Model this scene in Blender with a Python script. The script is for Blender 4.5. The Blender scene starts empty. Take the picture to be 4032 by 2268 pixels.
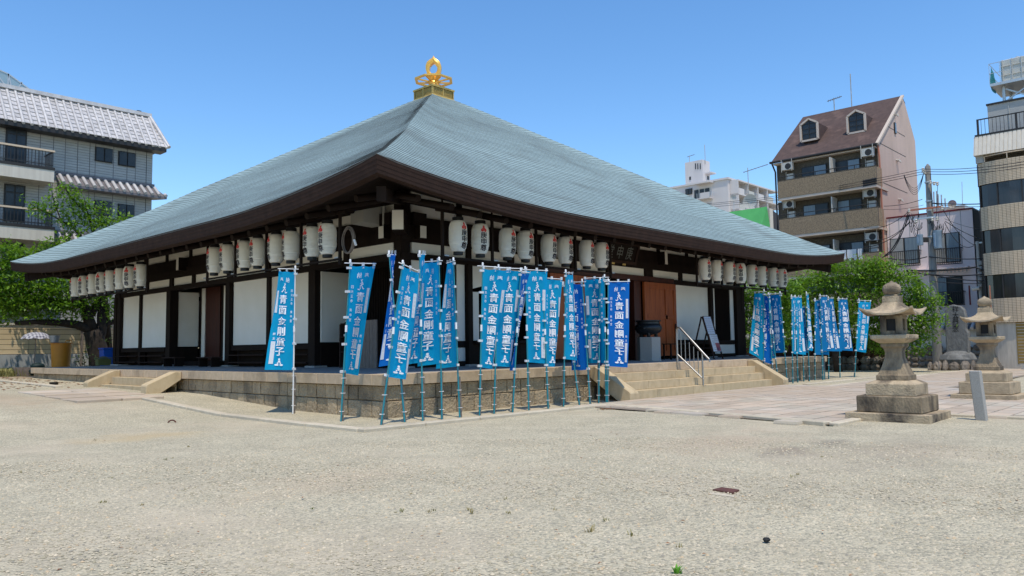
import bpy, math, random
import numpy as np
from mathutils import Vector, Matrix
random.seed(7); RNG = np.random.default_rng(11)
SC = bpy.context.scene; COL = SC.collection
# ------------------------------------------------------------------ camera
F_PX, IW, IH = 3078.39, 4032.0, 2268.0
YAW, PITCH, ROLL = 0.7519, 0.0776, -0.0141
CAM = np.array([-10.9283, -14.2234, 1.54])
FW = np.array([math.cos(YAW)*math.cos(PITCH), math.sin(YAW)*math.cos(PITCH), math.sin(PITCH)])
_r = np.array([math.sin(YAW), -math.cos(YAW), 0.0]); _u = np.cross(_r, FW)
RT = math.cos(ROLL)*_r + math.sin(ROLL)*_u
UP = -math.sin(ROLL)*_r + math.cos(ROLL)*_u
cd = bpy.data.cameras.new('camera'); cam = bpy.data.objects.new('camera', cd); COL.objects.link(cam)
cd.sensor_width = 36; cd.lens = F_PX/IW*36; cd.clip_start = 0.1; cd.clip_end = 3000
M = Matrix([[RT[0], UP[0], -FW[0], CAM[0]], [RT[1], UP[1], -FW[1], CAM[1]], [RT[2], UP[2], -FW[2], CAM[2]], [0, 0, 0, 1]])
cam.matrix_world = M; SC.camera = cam
# ------------------------------------------------------------------ sky and sun
SUN_EL, SUN_AZ_FROM = math.radians(68.5), (-0.515, -0.857)   # horizontal direction towards the sun
W = bpy.data.worlds.new('World'); SC.world = W; W.use_nodes = True
nt = W.node_tree; nt.nodes.clear()
sky = nt.nodes.new('ShaderNodeTexSky'); sky.sky_type = 'NISHITA'; sky.sun_disc = False
sky.sun_elevation = SUN_EL
# in Blender the sky's sun at rotation 0 stands towards +Y; positive rotation turns it clockwise seen from above
sky.sun_rotation = math.atan2(SUN_AZ_FROM[0], SUN_AZ_FROM[1])
sky.altitude = 0; sky.air_density = 1.0; sky.dust_density = 0.12; sky.ozone_density = 3.0
bg = nt.nodes.new('ShaderNodeBackground'); bg.inputs[1].default_value = 0.15
wo = nt.nodes.new('ShaderNodeOutputWorld')
hs = nt.nodes.new('ShaderNodeHueSaturation'); hs.inputs['Saturation'].default_value = 1.2; nt.links.new(sky.outputs[0], hs.inputs['Color']); nt.links.new(hs.outputs[0], bg.inputs[0]); nt.links.new(bg.outputs[0], wo.inputs[0])
sl = bpy.data.lights.new('sun', 'SUN'); sl.energy = 2.7; sl.angle = math.radians(0.53); sl.color = (1, .905, .765)
so = bpy.data.objects.new('sun', sl); COL.objects.link(so)
sd = Vector((SUN_AZ_FROM[0]*math.cos(SUN_EL), SUN_AZ_FROM[1]*math.cos(SUN_EL), math.sin(SUN_EL)))
so.rotation_euler = sd.to_track_quat('Z', 'Y').to_euler(); so.location = (0, 0, 40)
SC.view_settings.view_transform = 'Standard'; SC.view_settings.look = 'None'
SC.view_settings.exposure = 0.5; SC.view_settings.gamma = 1
SC.cycles.max_bounces = 8; SC.cycles.diffuse_bounces = 5

# ------------------------------------------------------------------ helpers
def ray(u, v): return FW + RT*(u-2016)/F_PX - UP*(v-1134)/F_PX
def at(u, v, ax, val):
    """the point of the plane axis=val seen at (u, v) of the photograph"""
    d = ray(u, v); t = (val-CAM[ax])/d[ax]; return CAM + d*t
def ss(x, a, b):
    t = min(1, max(0, (x-a)/(b-a))); return t*t*(3-2*t)
def tagp(o, label=None, cat=None, group=None, kind=None):
    if label: o['label'] = label
    if cat: o['category'] = cat
    if group: o['group'] = group
    if kind: o['kind'] = kind
    return o
ORG = {}
def thing(name, label, cat, loc=(0, 0, 0), rz=0, group=None):
    o = bpy.data.objects.new(name, None); o.empty_display_size = .2; COL.objects.link(o)
    o.location = loc; o.rotation_euler = (0, 0, rz)
    return tagp(o, label, cat, group)
class MB:
    def __init__(s): s.v = []; s.f = []
    def add(s, vs, fs):
        n = len(s.v); s.v += [tuple(map(float, p)) for p in vs]; s.f += [tuple(n+i for i in f) for f in fs]; return s
    def box(s, x0, x1, y0, y1, z0, z1):
        if x0 > x1: x0, x1 = x1, x0
        if y0 > y1: y0, y1 = y1, y0
        if z0 > z1: z0, z1 = z1, z0
        return s.add([(x0,y0,z0),(x1,y0,z0),(x1,y1,z0),(x0,y1,z0),(x0,y0,z1),(x1,y0,z1),(x1,y1,z1),(x0,y1,z1)],
                     [(0,3,2,1),(4,5,6,7),(0,1,5,4),(1,2,6,5),(2,3,7,6),(3,0,4,7)])
    def beam(s, a, b, w, h, up=(0, 0, 1)):
        a = np.array(a, float); b = np.array(b, float); d = b-a; L = np.linalg.norm(d); d = d/L
        up = np.array(up, float); r = np.cross(d, up); r = r/np.linalg.norm(r); u = np.cross(r, d)
        vs = [p + r*sx*w/2 + u*sz*h/2 for p in (a, b) for sx, sz in ((-1,-1),(1,-1),(1,1),(-1,1))]
        return s.add(vs, [(0,1,2,3),(7,6,5,4),(0,4,5,1),(1,5,6,2),(2,6,7,3),(3,7,4,0)])
    def tube(s, pts, r, n=8, cap=True):
        pts = [np.array(p, float) for p in pts]; rs = r if hasattr(r, '__len__') else [r]*len(pts)
        vs = []; prev = None
        for i, p in enumerate(pts):
            t = pts[min(i+1, len(pts)-1)]-pts[max(i-1, 0)]; t = t/(np.linalg.norm(t)+1e-9)
            if prev is None:
                a = np.array([0, 0, 1.]) if abs(t[2]) < .9 else np.array([1., 0, 0])
                x = np.cross(t, a)
            else: x = prev - t*(prev@t)
            x = x/(np.linalg.norm(x)+1e-9); prev = x; y = np.cross(t, x)
            for k in range(n):
                an = 2*math.pi*k/n; vs.append(p + (x*math.cos(an)+y*math.sin(an))*rs[i])
        fs = []
        for i in range(len(pts)-1):
            for k in range(n):
                a = i*n+k; b = i*n+(k+1) % n; fs.append((a, b, b+n, a+n))
        if cap: fs.append(tuple(range(n-1, -1, -1))); fs.append(tuple((len(pts)-1)*n+k for k in range(n)))
        return s.add(vs, fs)
    def lathe(s, prof, n=24, c=(0, 0, 0), cap=True, sq=None, rot=0):
        """prof: list of (r, z); sq: number of sides for a faceted solid"""
        n = sq or n; vs = []
        for r, z in prof:
            for k in range(n):
                an = 2*math.pi*(k+.5*(1 if sq else 0))/n+rot
                vs.append((c[0]+r*math.cos(an), c[1]+r*math.sin(an), c[2]+z))
        fs = []
        for i in range(len(prof)-1):
            for k in range(n):
                a = i*n+k; b = i*n+(k+1) % n; fs.append((a, b, b+n, a+n))
        if cap: fs.append(tuple(range(n-1, -1, -1))); fs.append(tuple((len(prof)-1)*n+k for k in range(n)))
        return s.add(vs, fs)
    def prism(s, poly, ext):
        n = len(poly); e = np.array(ext, float)
        vs = [np.array(p, float) for p in poly] + [np.array(p, float)+e for p in poly]
        fs = [tuple(range(n)), tuple(range(2*n-1, n-1, -1))] + [(i, i+n, (i+1) % n+n, (i+1) % n) for i in range(n)]
        return s.add(vs, fs)
    def quad(s, a, b, c, d): return s.add([a, b, c, d], [(0, 1, 2, 3)])
    def grid(s, G):
        n, m = len(G), len(G[0]); vs = [p for row in G for p in row]
        return s.add(vs, [(i*m+j, i*m+j+1, (i+1)*m+j+1, (i+1)*m+j) for i in range(n-1) for j in range(m-1)])
    def mesh(s, name, m, smooth=False, angle=None):
        me = bpy.data.meshes.new(name); me.from_pydata(s.v, [], s.f); me.validate()
        if m is not None: me.materials.append(m)
        if smooth: me.polygons.foreach_set('use_smooth', [True]*len(me.polygons))
        if smooth and angle: me.set_sharp_from_angle(angle=math.radians(angle))
        return me
    def build(s, name, m, parent=None, smooth=False, fix=True, bev=0, angle=None, recalc=False):
        me = s.mesh(name, m, smooth, angle)
        if bev or recalc:
            import bmesh
            bm = bmesh.new(); bm.from_mesh(me)
            bmesh.ops.recalc_face_normals(bm, faces=bm.faces)
            if bev: bmesh.ops.bevel(bm, geom=[e for e in bm.edges if len(e.link_faces) == 2 and e.calc_face_angle(0) > .5], offset=bev, segments=1, affect='EDGES')
            bm.to_mesh(me); bm.free()
        return link(name, me, parent, fix)
def link(name, me, parent=None, fix=True):
    o = bpy.data.objects.new(name, me); COL.objects.link(o)
    if parent is not None:
        o.parent = parent
        if fix and parent.type == 'EMPTY':   # mesh was written in world coordinates
            o.matrix_parent_inverse = (Matrix.Translation(parent.location) @ parent.rotation_euler.to_matrix().to_4x4()).inverted()
    return o
def copy_tree(o, parent=None):
    c = o.copy(); COL.objects.link(c)
    if parent is not None: c.parent = parent; c.matrix_parent_inverse = o.matrix_parent_inverse.copy()
    for ch in list(o.children): copy_tree(ch, c)
    return c

# ------------------------------------------------------------------ materials
def _n(nt, t, **k):
    n = nt.nodes.new(t)
    for a, b in k.items():
        if a.startswith('i_'): n.inputs[int(a[2:])].default_value = b
        else: setattr(n, a, b)
    return n
def mat(name, c, c2=None, rough=.8, scale=3.0, bump=0.0, bscale=30.0, metal=0.0, spec=.3, rand=0.0, stretch=(1, 1, 1), c3=None, s3=.6, t3=(.55, .7), bdist=.01, trans=0.0):
    m = bpy.data.materials.new(name); m.use_nodes = True; nt = m.node_tree; b = nt.nodes['Principled BSDF']
    L = nt.links.new
    b.inputs['Base Color'].default_value = (*c, 1); b.inputs['Roughness'].default_value = rough
    b.inputs['Metallic'].default_value = metal; b.inputs['Specular IOR Level'].default_value = spec
    g = _n(nt, 'ShaderNodeNewGeometry'); mp = _n(nt, 'ShaderNodeMapping'); mp.inputs['Scale'].default_value = stretch
    L(g.outputs['Position'], mp.inputs['Vector'])
    col = None
    if c2:
        nz = _n(nt, 'ShaderNodeTexNoise'); nz.inputs['Scale'].default_value = scale; nz.inputs['Detail'].default_value = 6; nz.inputs['Roughness'].default_value = .6
        L(mp.outputs[0], nz.inputs['Vector'])
        mr = _n(nt, 'ShaderNodeMapRange'); mr.inputs['From Min'].default_value = .3; mr.inputs['From Max'].default_value = .7
        L(nz.outputs[0], mr.inputs[0])
        mx = _n(nt, 'ShaderNodeMix', data_type='RGBA'); mx.inputs[6].default_value = (*c, 1); mx.inputs[7].default_value = (*c2, 1)
        L(mr.outputs[0], mx.inputs[0]); col = mx.outputs[2]
    if c3:
        nz = _n(nt, 'ShaderNodeTexNoise'); nz.inputs['Scale'].default_value = s3; nz.inputs['Detail'].default_value = 5
        L(mp.outputs[0], nz.inputs['Vector'])
        mr = _n(nt, 'ShaderNodeMapRange'); mr.inputs['From Min'].default_value = t3[0]; mr.inputs['From Max'].default_value = t3[1]
        L(nz.outputs[0], mr.inputs[0])
        mx = _n(nt, 'ShaderNodeMix', data_type='RGBA'); mx.inputs[7].default_value = (*c3, 1)
        if col: L(col, mx.inputs[6])
        else: mx.inputs[6].default_value = (*c, 1)
        L(mr.outputs[0], mx.inputs[0]); col = mx.outputs[2]
    if rand:
        oi = _n(nt, 'ShaderNodeObjectInfo'); mr = _n(nt, 'ShaderNodeMapRange'); mr.inputs['To Min'].default_value = 1-rand; mr.inputs['To Max'].default_value = 1+rand
        L(oi.outputs['Random'], mr.inputs[0])
        mx = _n(nt, 'ShaderNodeMix', data_type='RGBA', blend_type='MULTIPLY'); mx.inputs[0].default_value = 1
        if col: L(col, mx.inputs[6])
        else: mx.inputs[6].default_value = (*c, 1)
        cb = _n(nt, 'ShaderNodeCombineColor'); [L(mr.outputs[0], cb.inputs[i]) for i in range(3)]
        L(cb.outputs[0], mx.inputs[7]); col = mx.outputs[2]
    if col: L(col, b.inputs['Base Color'])
    if bump:
        nz = _n(nt, 'ShaderNodeTexNoise'); nz.inputs['Scale'].default_value = bscale; nz.inputs['Detail'].default_value = 5
        L(mp.outputs[0], nz.inputs['Vector'])
        bp = _n(nt, 'ShaderNodeBump'); bp.inputs['Strength'].default_value = bump; bp.inputs['Distance'].default_value = bdist
        L(nz.outputs[0], bp.inputs['Height']); L(bp.outputs[0], b.inputs['Normal'])
    if trans:
        o = nt.nodes['Material Output']; tr = _n(nt, 'ShaderNodeBsdfTranslucent'); ms = _n(nt, 'ShaderNodeMixShader')
        ms.inputs[0].default_value = trans
        if col: L(col, tr.inputs[0])
        else: tr.inputs[0].default_value = (*c, 1)
        L(b.outputs[0], ms.inputs[1]); L(tr.outputs[0], ms.inputs[2]); L(ms.outputs[0], o.inputs[0])
    return m
MT = dict(
 copper=mat('copper', (.27,.365,.372), (.205,.28,.28), .8, 4.5, rand=.07, c3=(.13,.155,.15), s3=.5, t3=(.50,.95), stretch=(1,1,1.6)),
 copper_dark=mat('copper_drip_edge', (.125,.125,.115), (.07,.068,.06), .8, 5),
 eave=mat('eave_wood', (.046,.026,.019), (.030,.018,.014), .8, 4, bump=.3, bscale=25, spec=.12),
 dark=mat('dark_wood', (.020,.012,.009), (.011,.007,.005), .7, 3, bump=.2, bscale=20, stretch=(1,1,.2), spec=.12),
 plaster=mat('plaster', (.84,.79,.69), (.78,.73,.62), .9, 1.2, bump=.05),
 door=mat('door_wood', (.34,.085,.02), (.20,.045,.012), .5, 3, stretch=(3,3,.4), bump=.1),
 doord=mat('door_wood_dark', (.07,.014,.006), (.035,.008,.004), .5, 3, stretch=(3,3,.4)),
 coping=mat('coping_stone', (.54,.42,.29), (.43,.33,.22), .9, 6, bump=.5, bscale=60, rand=.10, c3=(.20,.15,.10), s3=1.2, t3=(.55,.8)),
 block=mat('wall_stone', (.46,.355,.225), (.30,.235,.155), .95, 5, bump=1.0, bscale=16, bdist=.07, rand=.15, c3=(.10,.085,.065), s3=1.0, t3=(.50,.8)),
 step=mat('step_stone', (.55,.44,.28), (.45,.35,.21), .9, 5, bump=.3, bscale=50, rand=.07, stretch=(1,1,.6), c3=(.22,.18,.12), s3=2, t3=(.58,.85)),
 floor=mat('platform_paving', (.34,.33,.32), (.28,.27,.26), .85, 2, bump=.1),
 kerb=mat('kerb_stone', (.56,.49,.37), (.45,.39,.29), .9, 4, bump=.5, bscale=40, rand=.1),
 paver=mat('paver', (.52,.415,.31), (.45,.37,.28), .9, 3, bump=.3, bscale=40, rand=.14, c3=(.50,.45,.38), s3=.5, t3=(.5,.7)),
 paver2=mat('paver_pale', (.50,.43,.33), (.42,.37,.29), .9, 3, bump=.3, bscale=40, rand=.12),
 joint=mat('paver_joint', (.22,.18,.14), None, .95),
 gold=mat('gilding', (.90,.52,.10), (.78,.42,.08), .35, 6, metal=.45, spec=.6),
 golddull=mat('dull_gilding', (.60,.42,.13), (.42,.29,.09), .5, 6, metal=.25),
 paper=mat('lantern_paper', (.90,.88,.80), (.85,.82,.73), .7, 3, trans=.15, spec=.4),
 black=mat('black_lacquer', (.012,.012,.012), None, .45),
 ink=mat('ink', (.02,.018,.03), None, .7), red=mat('red_print', (.65,.03,.03), None, .7),
 white=mat('white_plastic', (.82,.82,.82), None, .5), tag=mat('white_cloth', (.78,.80,.82), None, .9, trans=.2),
 print=mat('white_print', (.88,.90,.92), None, .9),
 grey=mat('grey_ink', (.35,.35,.38), None, .9),
 teal=mat('teal_pole', (.0,.20,.26), (.01,.26,.32), .35, 4, spec=.6),
 polew=mat('white_pole', (.80,.79,.76), None, .35),
 blue0=mat('banner_blue', (.0,.45,.80), (.0,.39,.72), .8, 2, trans=.4),
 blue1=mat('banner_deep_blue', (.0,.19,.68), (.0,.16,.60), .8, 2, trans=.35),
 blue2=mat('banner_navy', (.01,.05,.25), None, .8, trans=.2),
 blue3=mat('banner_mid_blue', (.0,.21,.50), (.0,.18,.44), .8, 2, trans=.3),
 stake=mat('weathered_stake', (.24,.20,.17), (.15,.12,.10), .9, 8, stretch=(4,4,.6), bump=.3),
 steel=mat('stainless_steel', (.36,.36,.35), None, .45, metal=1.0, spec=.5),
 lantern=mat('lantern_stone', (.52,.41,.27), (.36,.285,.19), .95, 7, bump=.8, bscale=30, bdist=.03, c3=(.06,.05,.042), s3=1.7, t3=(.47,.66)),
 lantern2=mat('lantern_stone_pale', (.48,.38,.25), (.33,.26,.17), .95, 7, bump=.8, bscale=35, bdist=.02, c3=(.12,.10,.075), s3=1.8, t3=(.58,.8)),
 lanternd=mat('lantern_stone_dark', (.33,.255,.165), (.19,.15,.10), .95, 6, bump=.8, bscale=30, bdist=.03, c3=(.06,.05,.04), s3=2.6, t3=(.48,.68), stretch=(1,1,.45)),  # darker, browner stone with blotches drawn out vertically
 duct=mat('duct_paint', (.46,.44,.38), None, .6),
 granite=mat('grey_granite', (.40,.385,.35), (.28,.27,.25), .8, 60, bump=.2, bscale=80),
 slate=mat('slate_stele', (.20,.20,.19), (.11,.11,.105), .8, 4, bump=.7, bscale=12, bdist=.04, stretch=(1,1,.5)),
 rock=mat('rock', (.25,.21,.17), (.14,.12,.10), .9, 4, bump=.8, bscale=10, bdist=.04, rand=.35),
 bronze=mat('dark_bronze', (.035,.04,.045), (.02,.024,.028), .35, 8, metal=.5),
 iron=mat('rusty_plate', (.14,.055,.04), (.09,.04,.03), .8, 20),
 rubber=mat('black_rubber', (.015,.015,.015), None, .7),
 grayp=mat('grey_bin', (.12,.14,.14), (.09,.10,.10), .6, 4),
 pot=mat('orange_tub', (.50,.21,.02), (.42,.17,.02), .45, 2), bluep=mat('blue_plastic', (.01,.09,.45), None, .4),
 zinc=mat('galvanised', (.38,.40,.42), (.30,.32,.33), .45, 10, metal=.4),
 basket=mat('basket_green', (.14,.15,.05), None, .6), cloth=mat('dark_green_cloth', (.008,.03,.03), (.003,.012,.012), .6, 12, bump=.4),
)
# ------------------------------------------------------------------ ground
GY = ([1, 4, 6, 9, 12, 17, 22, 26, 40], [0, .03, .14, .30, .37, .45, .50, .55, .58])
def gz(x, y):
    return float(np.interp(y, *GY))*(1-ss(x, 9, 20))
def gravel_mat():
    m = bpy.data.materials.new('gravel'); m.use_nodes = True; nt = m.node_tree; b = nt.nodes['Principled BSDF']; L = nt.links.new
    b.inputs['Roughness'].default_value = .95; b.inputs['Specular IOR Level'].default_value = .15
    g = _n(nt, 'ShaderNodeNewGeometry')
    v = _n(nt, 'ShaderNodeTexVoronoi'); v.inputs['Scale'].default_value = 48; L(g.outputs['Position'], v.inputs['Vector'])
    v2 = _n(nt, 'ShaderNodeTexVoronoi'); v2.inputs['Scale'].default_value = 21; L(g.outputs['Position'], v2.inputs['Vector'])
    cr = _n(nt, 'ShaderNodeValToRGB'); sp = _n(nt, 'ShaderNodeSeparateColor'); L(v.outputs['Color'], sp.inputs[0]); L(sp.outputs[0], cr.inputs[0])
    e = cr.color_ramp.elements; e[0].color = (.26,.24,.18,1); e[1].color = (.54,.475,.34,1)
    for p, c in ((.2,(.33,.30,.22,1)),(.5,(.42,.38,.27,1)),(.8,(.48,.42,.295,1))):
        q = cr.color_ramp.elements.new(p); q.color = c
    # broad patches of sandier, barer ground
    n1 = _n(nt, 'ShaderNodeTexNoise'); n1.inputs['Scale'].default_value = .35; n1.inputs['Detail'].default_value = 6; L(g.outputs['Position'], n1.inputs['Vector'])
    r1 = _n(nt, 'ShaderNodeMapRange'); r1.inputs['From Min'].default_value = .5; r1.inputs['From Max'].default_value = .72; r1.inputs['To Max'].default_value = .75; L(n1.outputs[0], r1.inputs[0])
    m1 = _n(nt, 'ShaderNodeMix', data_type='RGBA'); m1.inputs[7].default_value = (.47,.40,.29,1); L(r1.outputs[0], m1.inputs[0]); L(cr.outputs[0], m1.inputs[6])
    n2 = _n(nt, 'ShaderNodeTexNoise'); n2.inputs['Scale'].default_value = 1.1; n2.inputs['Detail'].default_value = 8; n2.inputs['Roughness'].default_value = .7; L(g.outputs['Position'], n2.inputs['Vector'])
    r2_ = _n(nt, 'ShaderNodeMapRange'); r2_.inputs['From Min'].default_value = .3; r2_.inputs['From Max'].default_value = .7; r2_.inputs['To Min'].default_value = .94; r2_.inputs['To Max'].default_value = 1.24; L(n2.outputs[0], r2_.inputs[0])
    mv = _n(nt, 'ShaderNodeVectorMath', operation='SCALE'); L(m1.outputs[2], mv.inputs[0]); L(r2_.outputs[0], mv.inputs['Scale'])
    col = mv.outputs[0]
    # stains with a shape of their own: x, y, rx, ry, colour, strength
    for i, (cx, cy, rx, ry, c, st) in enumerate(((-4.9,.9,1.3,.8,(.50,.38,.21,1),.55),(.0,-9.2,.75,.35,(.17,.14,.12,1),.55),(1.35,-9.4,.7,.35,(.14,.12,.11,1),.5),(.5,-8.1,2.2,1.0,(.46,.35,.25,1),.5),(1.0,-10.4,2.4,.9,(.30,.25,.19,1),.45),(-4.9,11.0,1.6,3.4,(.40,.30,.20,1),.5),(-5.5,-6.2,1.4,.7,(.50,.38,.26,1),.35),(.4,28,4,4,(.30,.22,.14,1),.8))):
        mp = _n(nt, 'ShaderNodeMapping', vector_type='TEXTURE'); mp.inputs['Location'].default_value = (cx, cy, 0); mp.inputs['Scale'].default_value = (rx, ry, 1e3)
        L(g.outputs['Position'], mp.inputs['Vector'])
        ln = _n(nt, 'ShaderNodeVectorMath', operation='LENGTH'); L(mp.outputs[0], ln.inputs[0])
        nz = _n(nt, 'ShaderNodeTexNoise'); nz.inputs['Scale'].default_value = 1.3; nz.inputs['Detail'].default_value = 5; L(g.outputs['Position'], nz.inputs['Vector'])
        ad = _n(nt, 'ShaderNodeMath', operation='MULTIPLY_ADD'); ad.inputs[1].default_value = 2.2; L(nz.outputs[0], ad.inputs[0]); L(ln.outputs['Value'], ad.inputs[2])
        rr = _n(nt, 'ShaderNodeMapRange'); rr.inputs['From Min'].default_value = 1.35; rr.inputs['From Max'].default_value = 2.3; rr.inputs['To Min'].default_value = st; rr.inputs['To Max'].default_value = 0
        L(ad.outputs[0], rr.inputs[0])
        mm = _n(nt, 'ShaderNodeMix', data_type='RGBA'); mm.inputs[7].default_value = c; L(rr.outputs[0], mm.inputs[0]); L(col, mm.inputs[6]); col = mm.outputs[2]
    L(col, b.inputs['Base Color'])
    mh = _n(nt, 'ShaderNodeMath', operation='ADD'); L(v.outputs['Distance'], mh.inputs[0]); L(v2.outputs['Distance'], mh.inputs[1])
    bp = _n(nt, 'ShaderNodeBump', invert=True); bp.inputs['Strength'].default_value = .9; bp.inputs['Distance'].default_value = .012
    L(mh.outputs[0], bp.inputs['Height']); L(bp.outputs[0], b.inputs['Normal'])
    return m
GRAVEL = gravel_mat()
xs = [-900, -300, -100, -50, -30]+[-22+i for i in range(0, 60)]+[45, 60, 100, 300, 900]
ys = [-900, -300, -100, -50, -30]+[-22+i for i in range(0, 70)]+[55, 80, 150, 300, 900]
G = [[(x, y, gz(x, y)+(.012*math.sin(x*1.3+y*.7)+.01*math.sin(x*.6-y*1.1) if -22 < x < 38 and -22 < y < -2.2 else 0)) for x in xs] for y in ys]
tagp(MB().grid(G).build('ground', GRAVEL, smooth=True), 'pale grey gravel court around the hall', kind='structure')
# loose stones lying on the near gravel
def pebbles():
    N = 52000; d = 5.0+RNG.random(N)**.8*8.5; a = YAW+(RNG.random(N)-.5)*1.36
    x = CAM[0]+d*np.cos(a); y = CAM[1]+d*np.sin(a)
    s = .0055+RNG.random(N)**3*.012
    base = np.array([(1,0,0),(.3,.9,0),(-.8,.6,0),(-.9,-.5,0),(.2,-1,0),(.1,.05,.75),(0,0,-.3)])
    fs = np.array([(0,1,5),(1,2,5),(2,3,5),(3,4,5),(4,0,5)])
    th = RNG.random(N)*6.28; c, sn = np.cos(th), np.sin(th)
    B = base[None]*s[:, None, None]*(.8+.6*RNG.random((N, 7, 3)))
    X = B[..., 0]*c[:, None]-B[..., 1]*sn[:, None]+x[:, None]; Y = B[..., 0]*sn[:, None]+B[..., 1]*c[:, None]+y[:, None]
    gzv = .012*np.sin(x*1.3+y*.7)+.01*np.sin(x*.6-y*1.1)
    Z = B[..., 2]+gzv[:, None]+.001
    V = np.stack([X, Y, Z], -1).reshape(-1, 3); Fc = (fs[None]+7*np.arange(N)[:, None, None]).reshape(-1, 3)
    me = bpy.data.meshes.new('pebbles'); me.vertices.add(len(V)); me.vertices.foreach_set('co', V.ravel().astype('f'))
    me.loops.add(Fc.size); me.polygons.add(len(Fc)); me.loops.foreach_set('vertex_index', Fc.ravel())
    me.polygons.foreach_set('loop_start', np.arange(0, Fc.size, 3)); me.update(calc_edges=True)
    k = RNG.random(N); pal = np.array([(.30,.275,.20),(.36,.33,.245),(.42,.38,.285),(.46,.41,.31),(.50,.44,.335),(.45,.36,.24),(.25,.235,.195)])
    ci = RNG.choice(7, N, p=[.16,.23,.24,.16,.09,.06,.06]); cc = pal[ci]*(1.0+.2*k[:, None])*np.array([1.03, 1, .95])
    at_ = me.color_attributes.new('stone', 'FLOAT_COLOR', 'POINT'); C4 = np.ones((N*7, 4)); C4[:, :3] = np.repeat(cc, 7, 0); at_.data.foreach_set('color', C4.ravel())
    m = bpy.data.materials.new('pebble'); m.use_nodes = True; b = m.node_tree.nodes['Principled BSDF']; b.inputs['Roughness'].default_value = .9; b.inputs['Specular IOR Level'].default_value = .2
    vc = m.node_tree.nodes.new('ShaderNodeVertexColor'); vc.layer_name = 'stone'; m.node_tree.links.new(vc.outputs[0], b.inputs['Base Color'])
    me.materials.append(m); tagp(link('pebbles', me), 'loose pale gravel stones scattered over the near court', 'gravel', kind='stuff')
pebbles()
# ------------------------------------------------------------------ the hall
A = 25.58; S = 2.8; Ez = .758
hall = thing('temple_hall', 'square dark timber temple hall with a pale green copper pyramid roof', 'temple', (A/2, A/2, 0))
def fp(face, t, d, z):
    """point on a side of the hall: t along it, d out from the wall plane"""
    k = {'L': (S-d, t), 'R': (t, S-d), 'B': (t, A-S+d), 'E': (A-S+d, t)}[face]
    return (k[0], k[1], z)
def fbox(mb, face, t0, t1, d0, d1, z0, z1):
    a = fp(face, t0, d0, z0); b = fp(face, t1, d1, z1)
    return mb.box(a[0], b[0], a[1], b[1], z0, z1)
def part(name, mb, m, parent=hall, **k): return mb.build(name, m, parent, **k)
# --- platform
plat = part('platform', MB().box(.19, A-.19, .19, A-.19, -.3, .96), MT['joint'])
part('platform_floor', MB().add([(.3,.3,.97),(A-.3,.3,.97),(A-.3,A-.3,.97),(.3,A-.3,.97),(.42,.42,1.0),(A-.42,.42,1.0),(A-.42,A-.42,1.0),(.42,A-.42,1.0),(2.6,2.6,1.045),(A-2.6,2.6,1.045),(A-2.6,A-2.6,1.045),(2.6,A-2.6,1.045)],
   [(4,5,9,8),(5,6,10,9),(6,7,11,10),(7,4,8,11),(8,9,10,11),(0,1,5,4),(1,2,6,5),(2,3,7,6),(3,0,4,7)]), MT['floor'])
def stone_mesh(name, m, bev=.05, proud=.04):
    """unit stone with a chamfered outer face (face at y=0, body to y=1)"""
    b = bev; mb = MB()
    mb.add([(0,proud,0),(1,proud,0),(1,proud,1),(0,proud,1),(b,0,b),(1-b,0,b),(1-b,0,1-b),(b,0,1-b),(0,1,0),(1,1,0),(1,1,1),(0,1,1)],
           [(4,5,6,7),(0,1,5,4),(1,2,6,5),(2,3,7,6),(3,0,4,7),(0,8,9,1),(3,2,10,11),(0,3,11,8),(1,9,10,2)])
    return mb.mesh(name, m)
COPM = stone_mesh('coping_stone', MT['coping'], .02, .03); BLKM = stone_mesh('wall_block', MT['block'], .04, .10)
STPM = stone_mesh('step_block', MT['step'], .015, .03)
def place_block(me, name, parent, face, t0, t1, y_out, depth, z0, z1):
    o = bpy.data.objects.new(name, me); COL.objects.link(o); o.parent = parent
    g = .011 if name == 'wall_block' else .006
    if face == 'R': o.location = (t0+g, y_out, z0); o.scale = (t1-t0-2*g, depth, z1-z0-(.014 if name == 'wall_block' else .004))
    elif face == 'E': o.location = (A-y_out, t0+g, z0); o.rotation_euler = (0, 0, math.pi/2); o.scale = (t1-t0-2*g, depth, z1-z0-(.014 if name == 'wall_block' else .004))
    elif face == 'B': o.location = (t1-g, A-y_out, z0); o.rotation_euler = (0, 0, math.pi); o.scale = (t1-t0-2*g, depth, z1-z0-(.014 if name == 'wall_block' else .004))
    else: o.location = (y_out, t1-g, z0); o.rotation_euler = (0, 0, -math.pi/2); o.scale = (t1-t0-2*g, depth, z1-z0-(.014 if name == 'wall_block' else .004))
    return o
def cuts(t0, t1, lo, hi):
    out = [t0]
    while t1-out[-1] > hi*1.25: out.append(out[-1]+random.uniform(lo, hi))
    out.append(t1); return out
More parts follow.
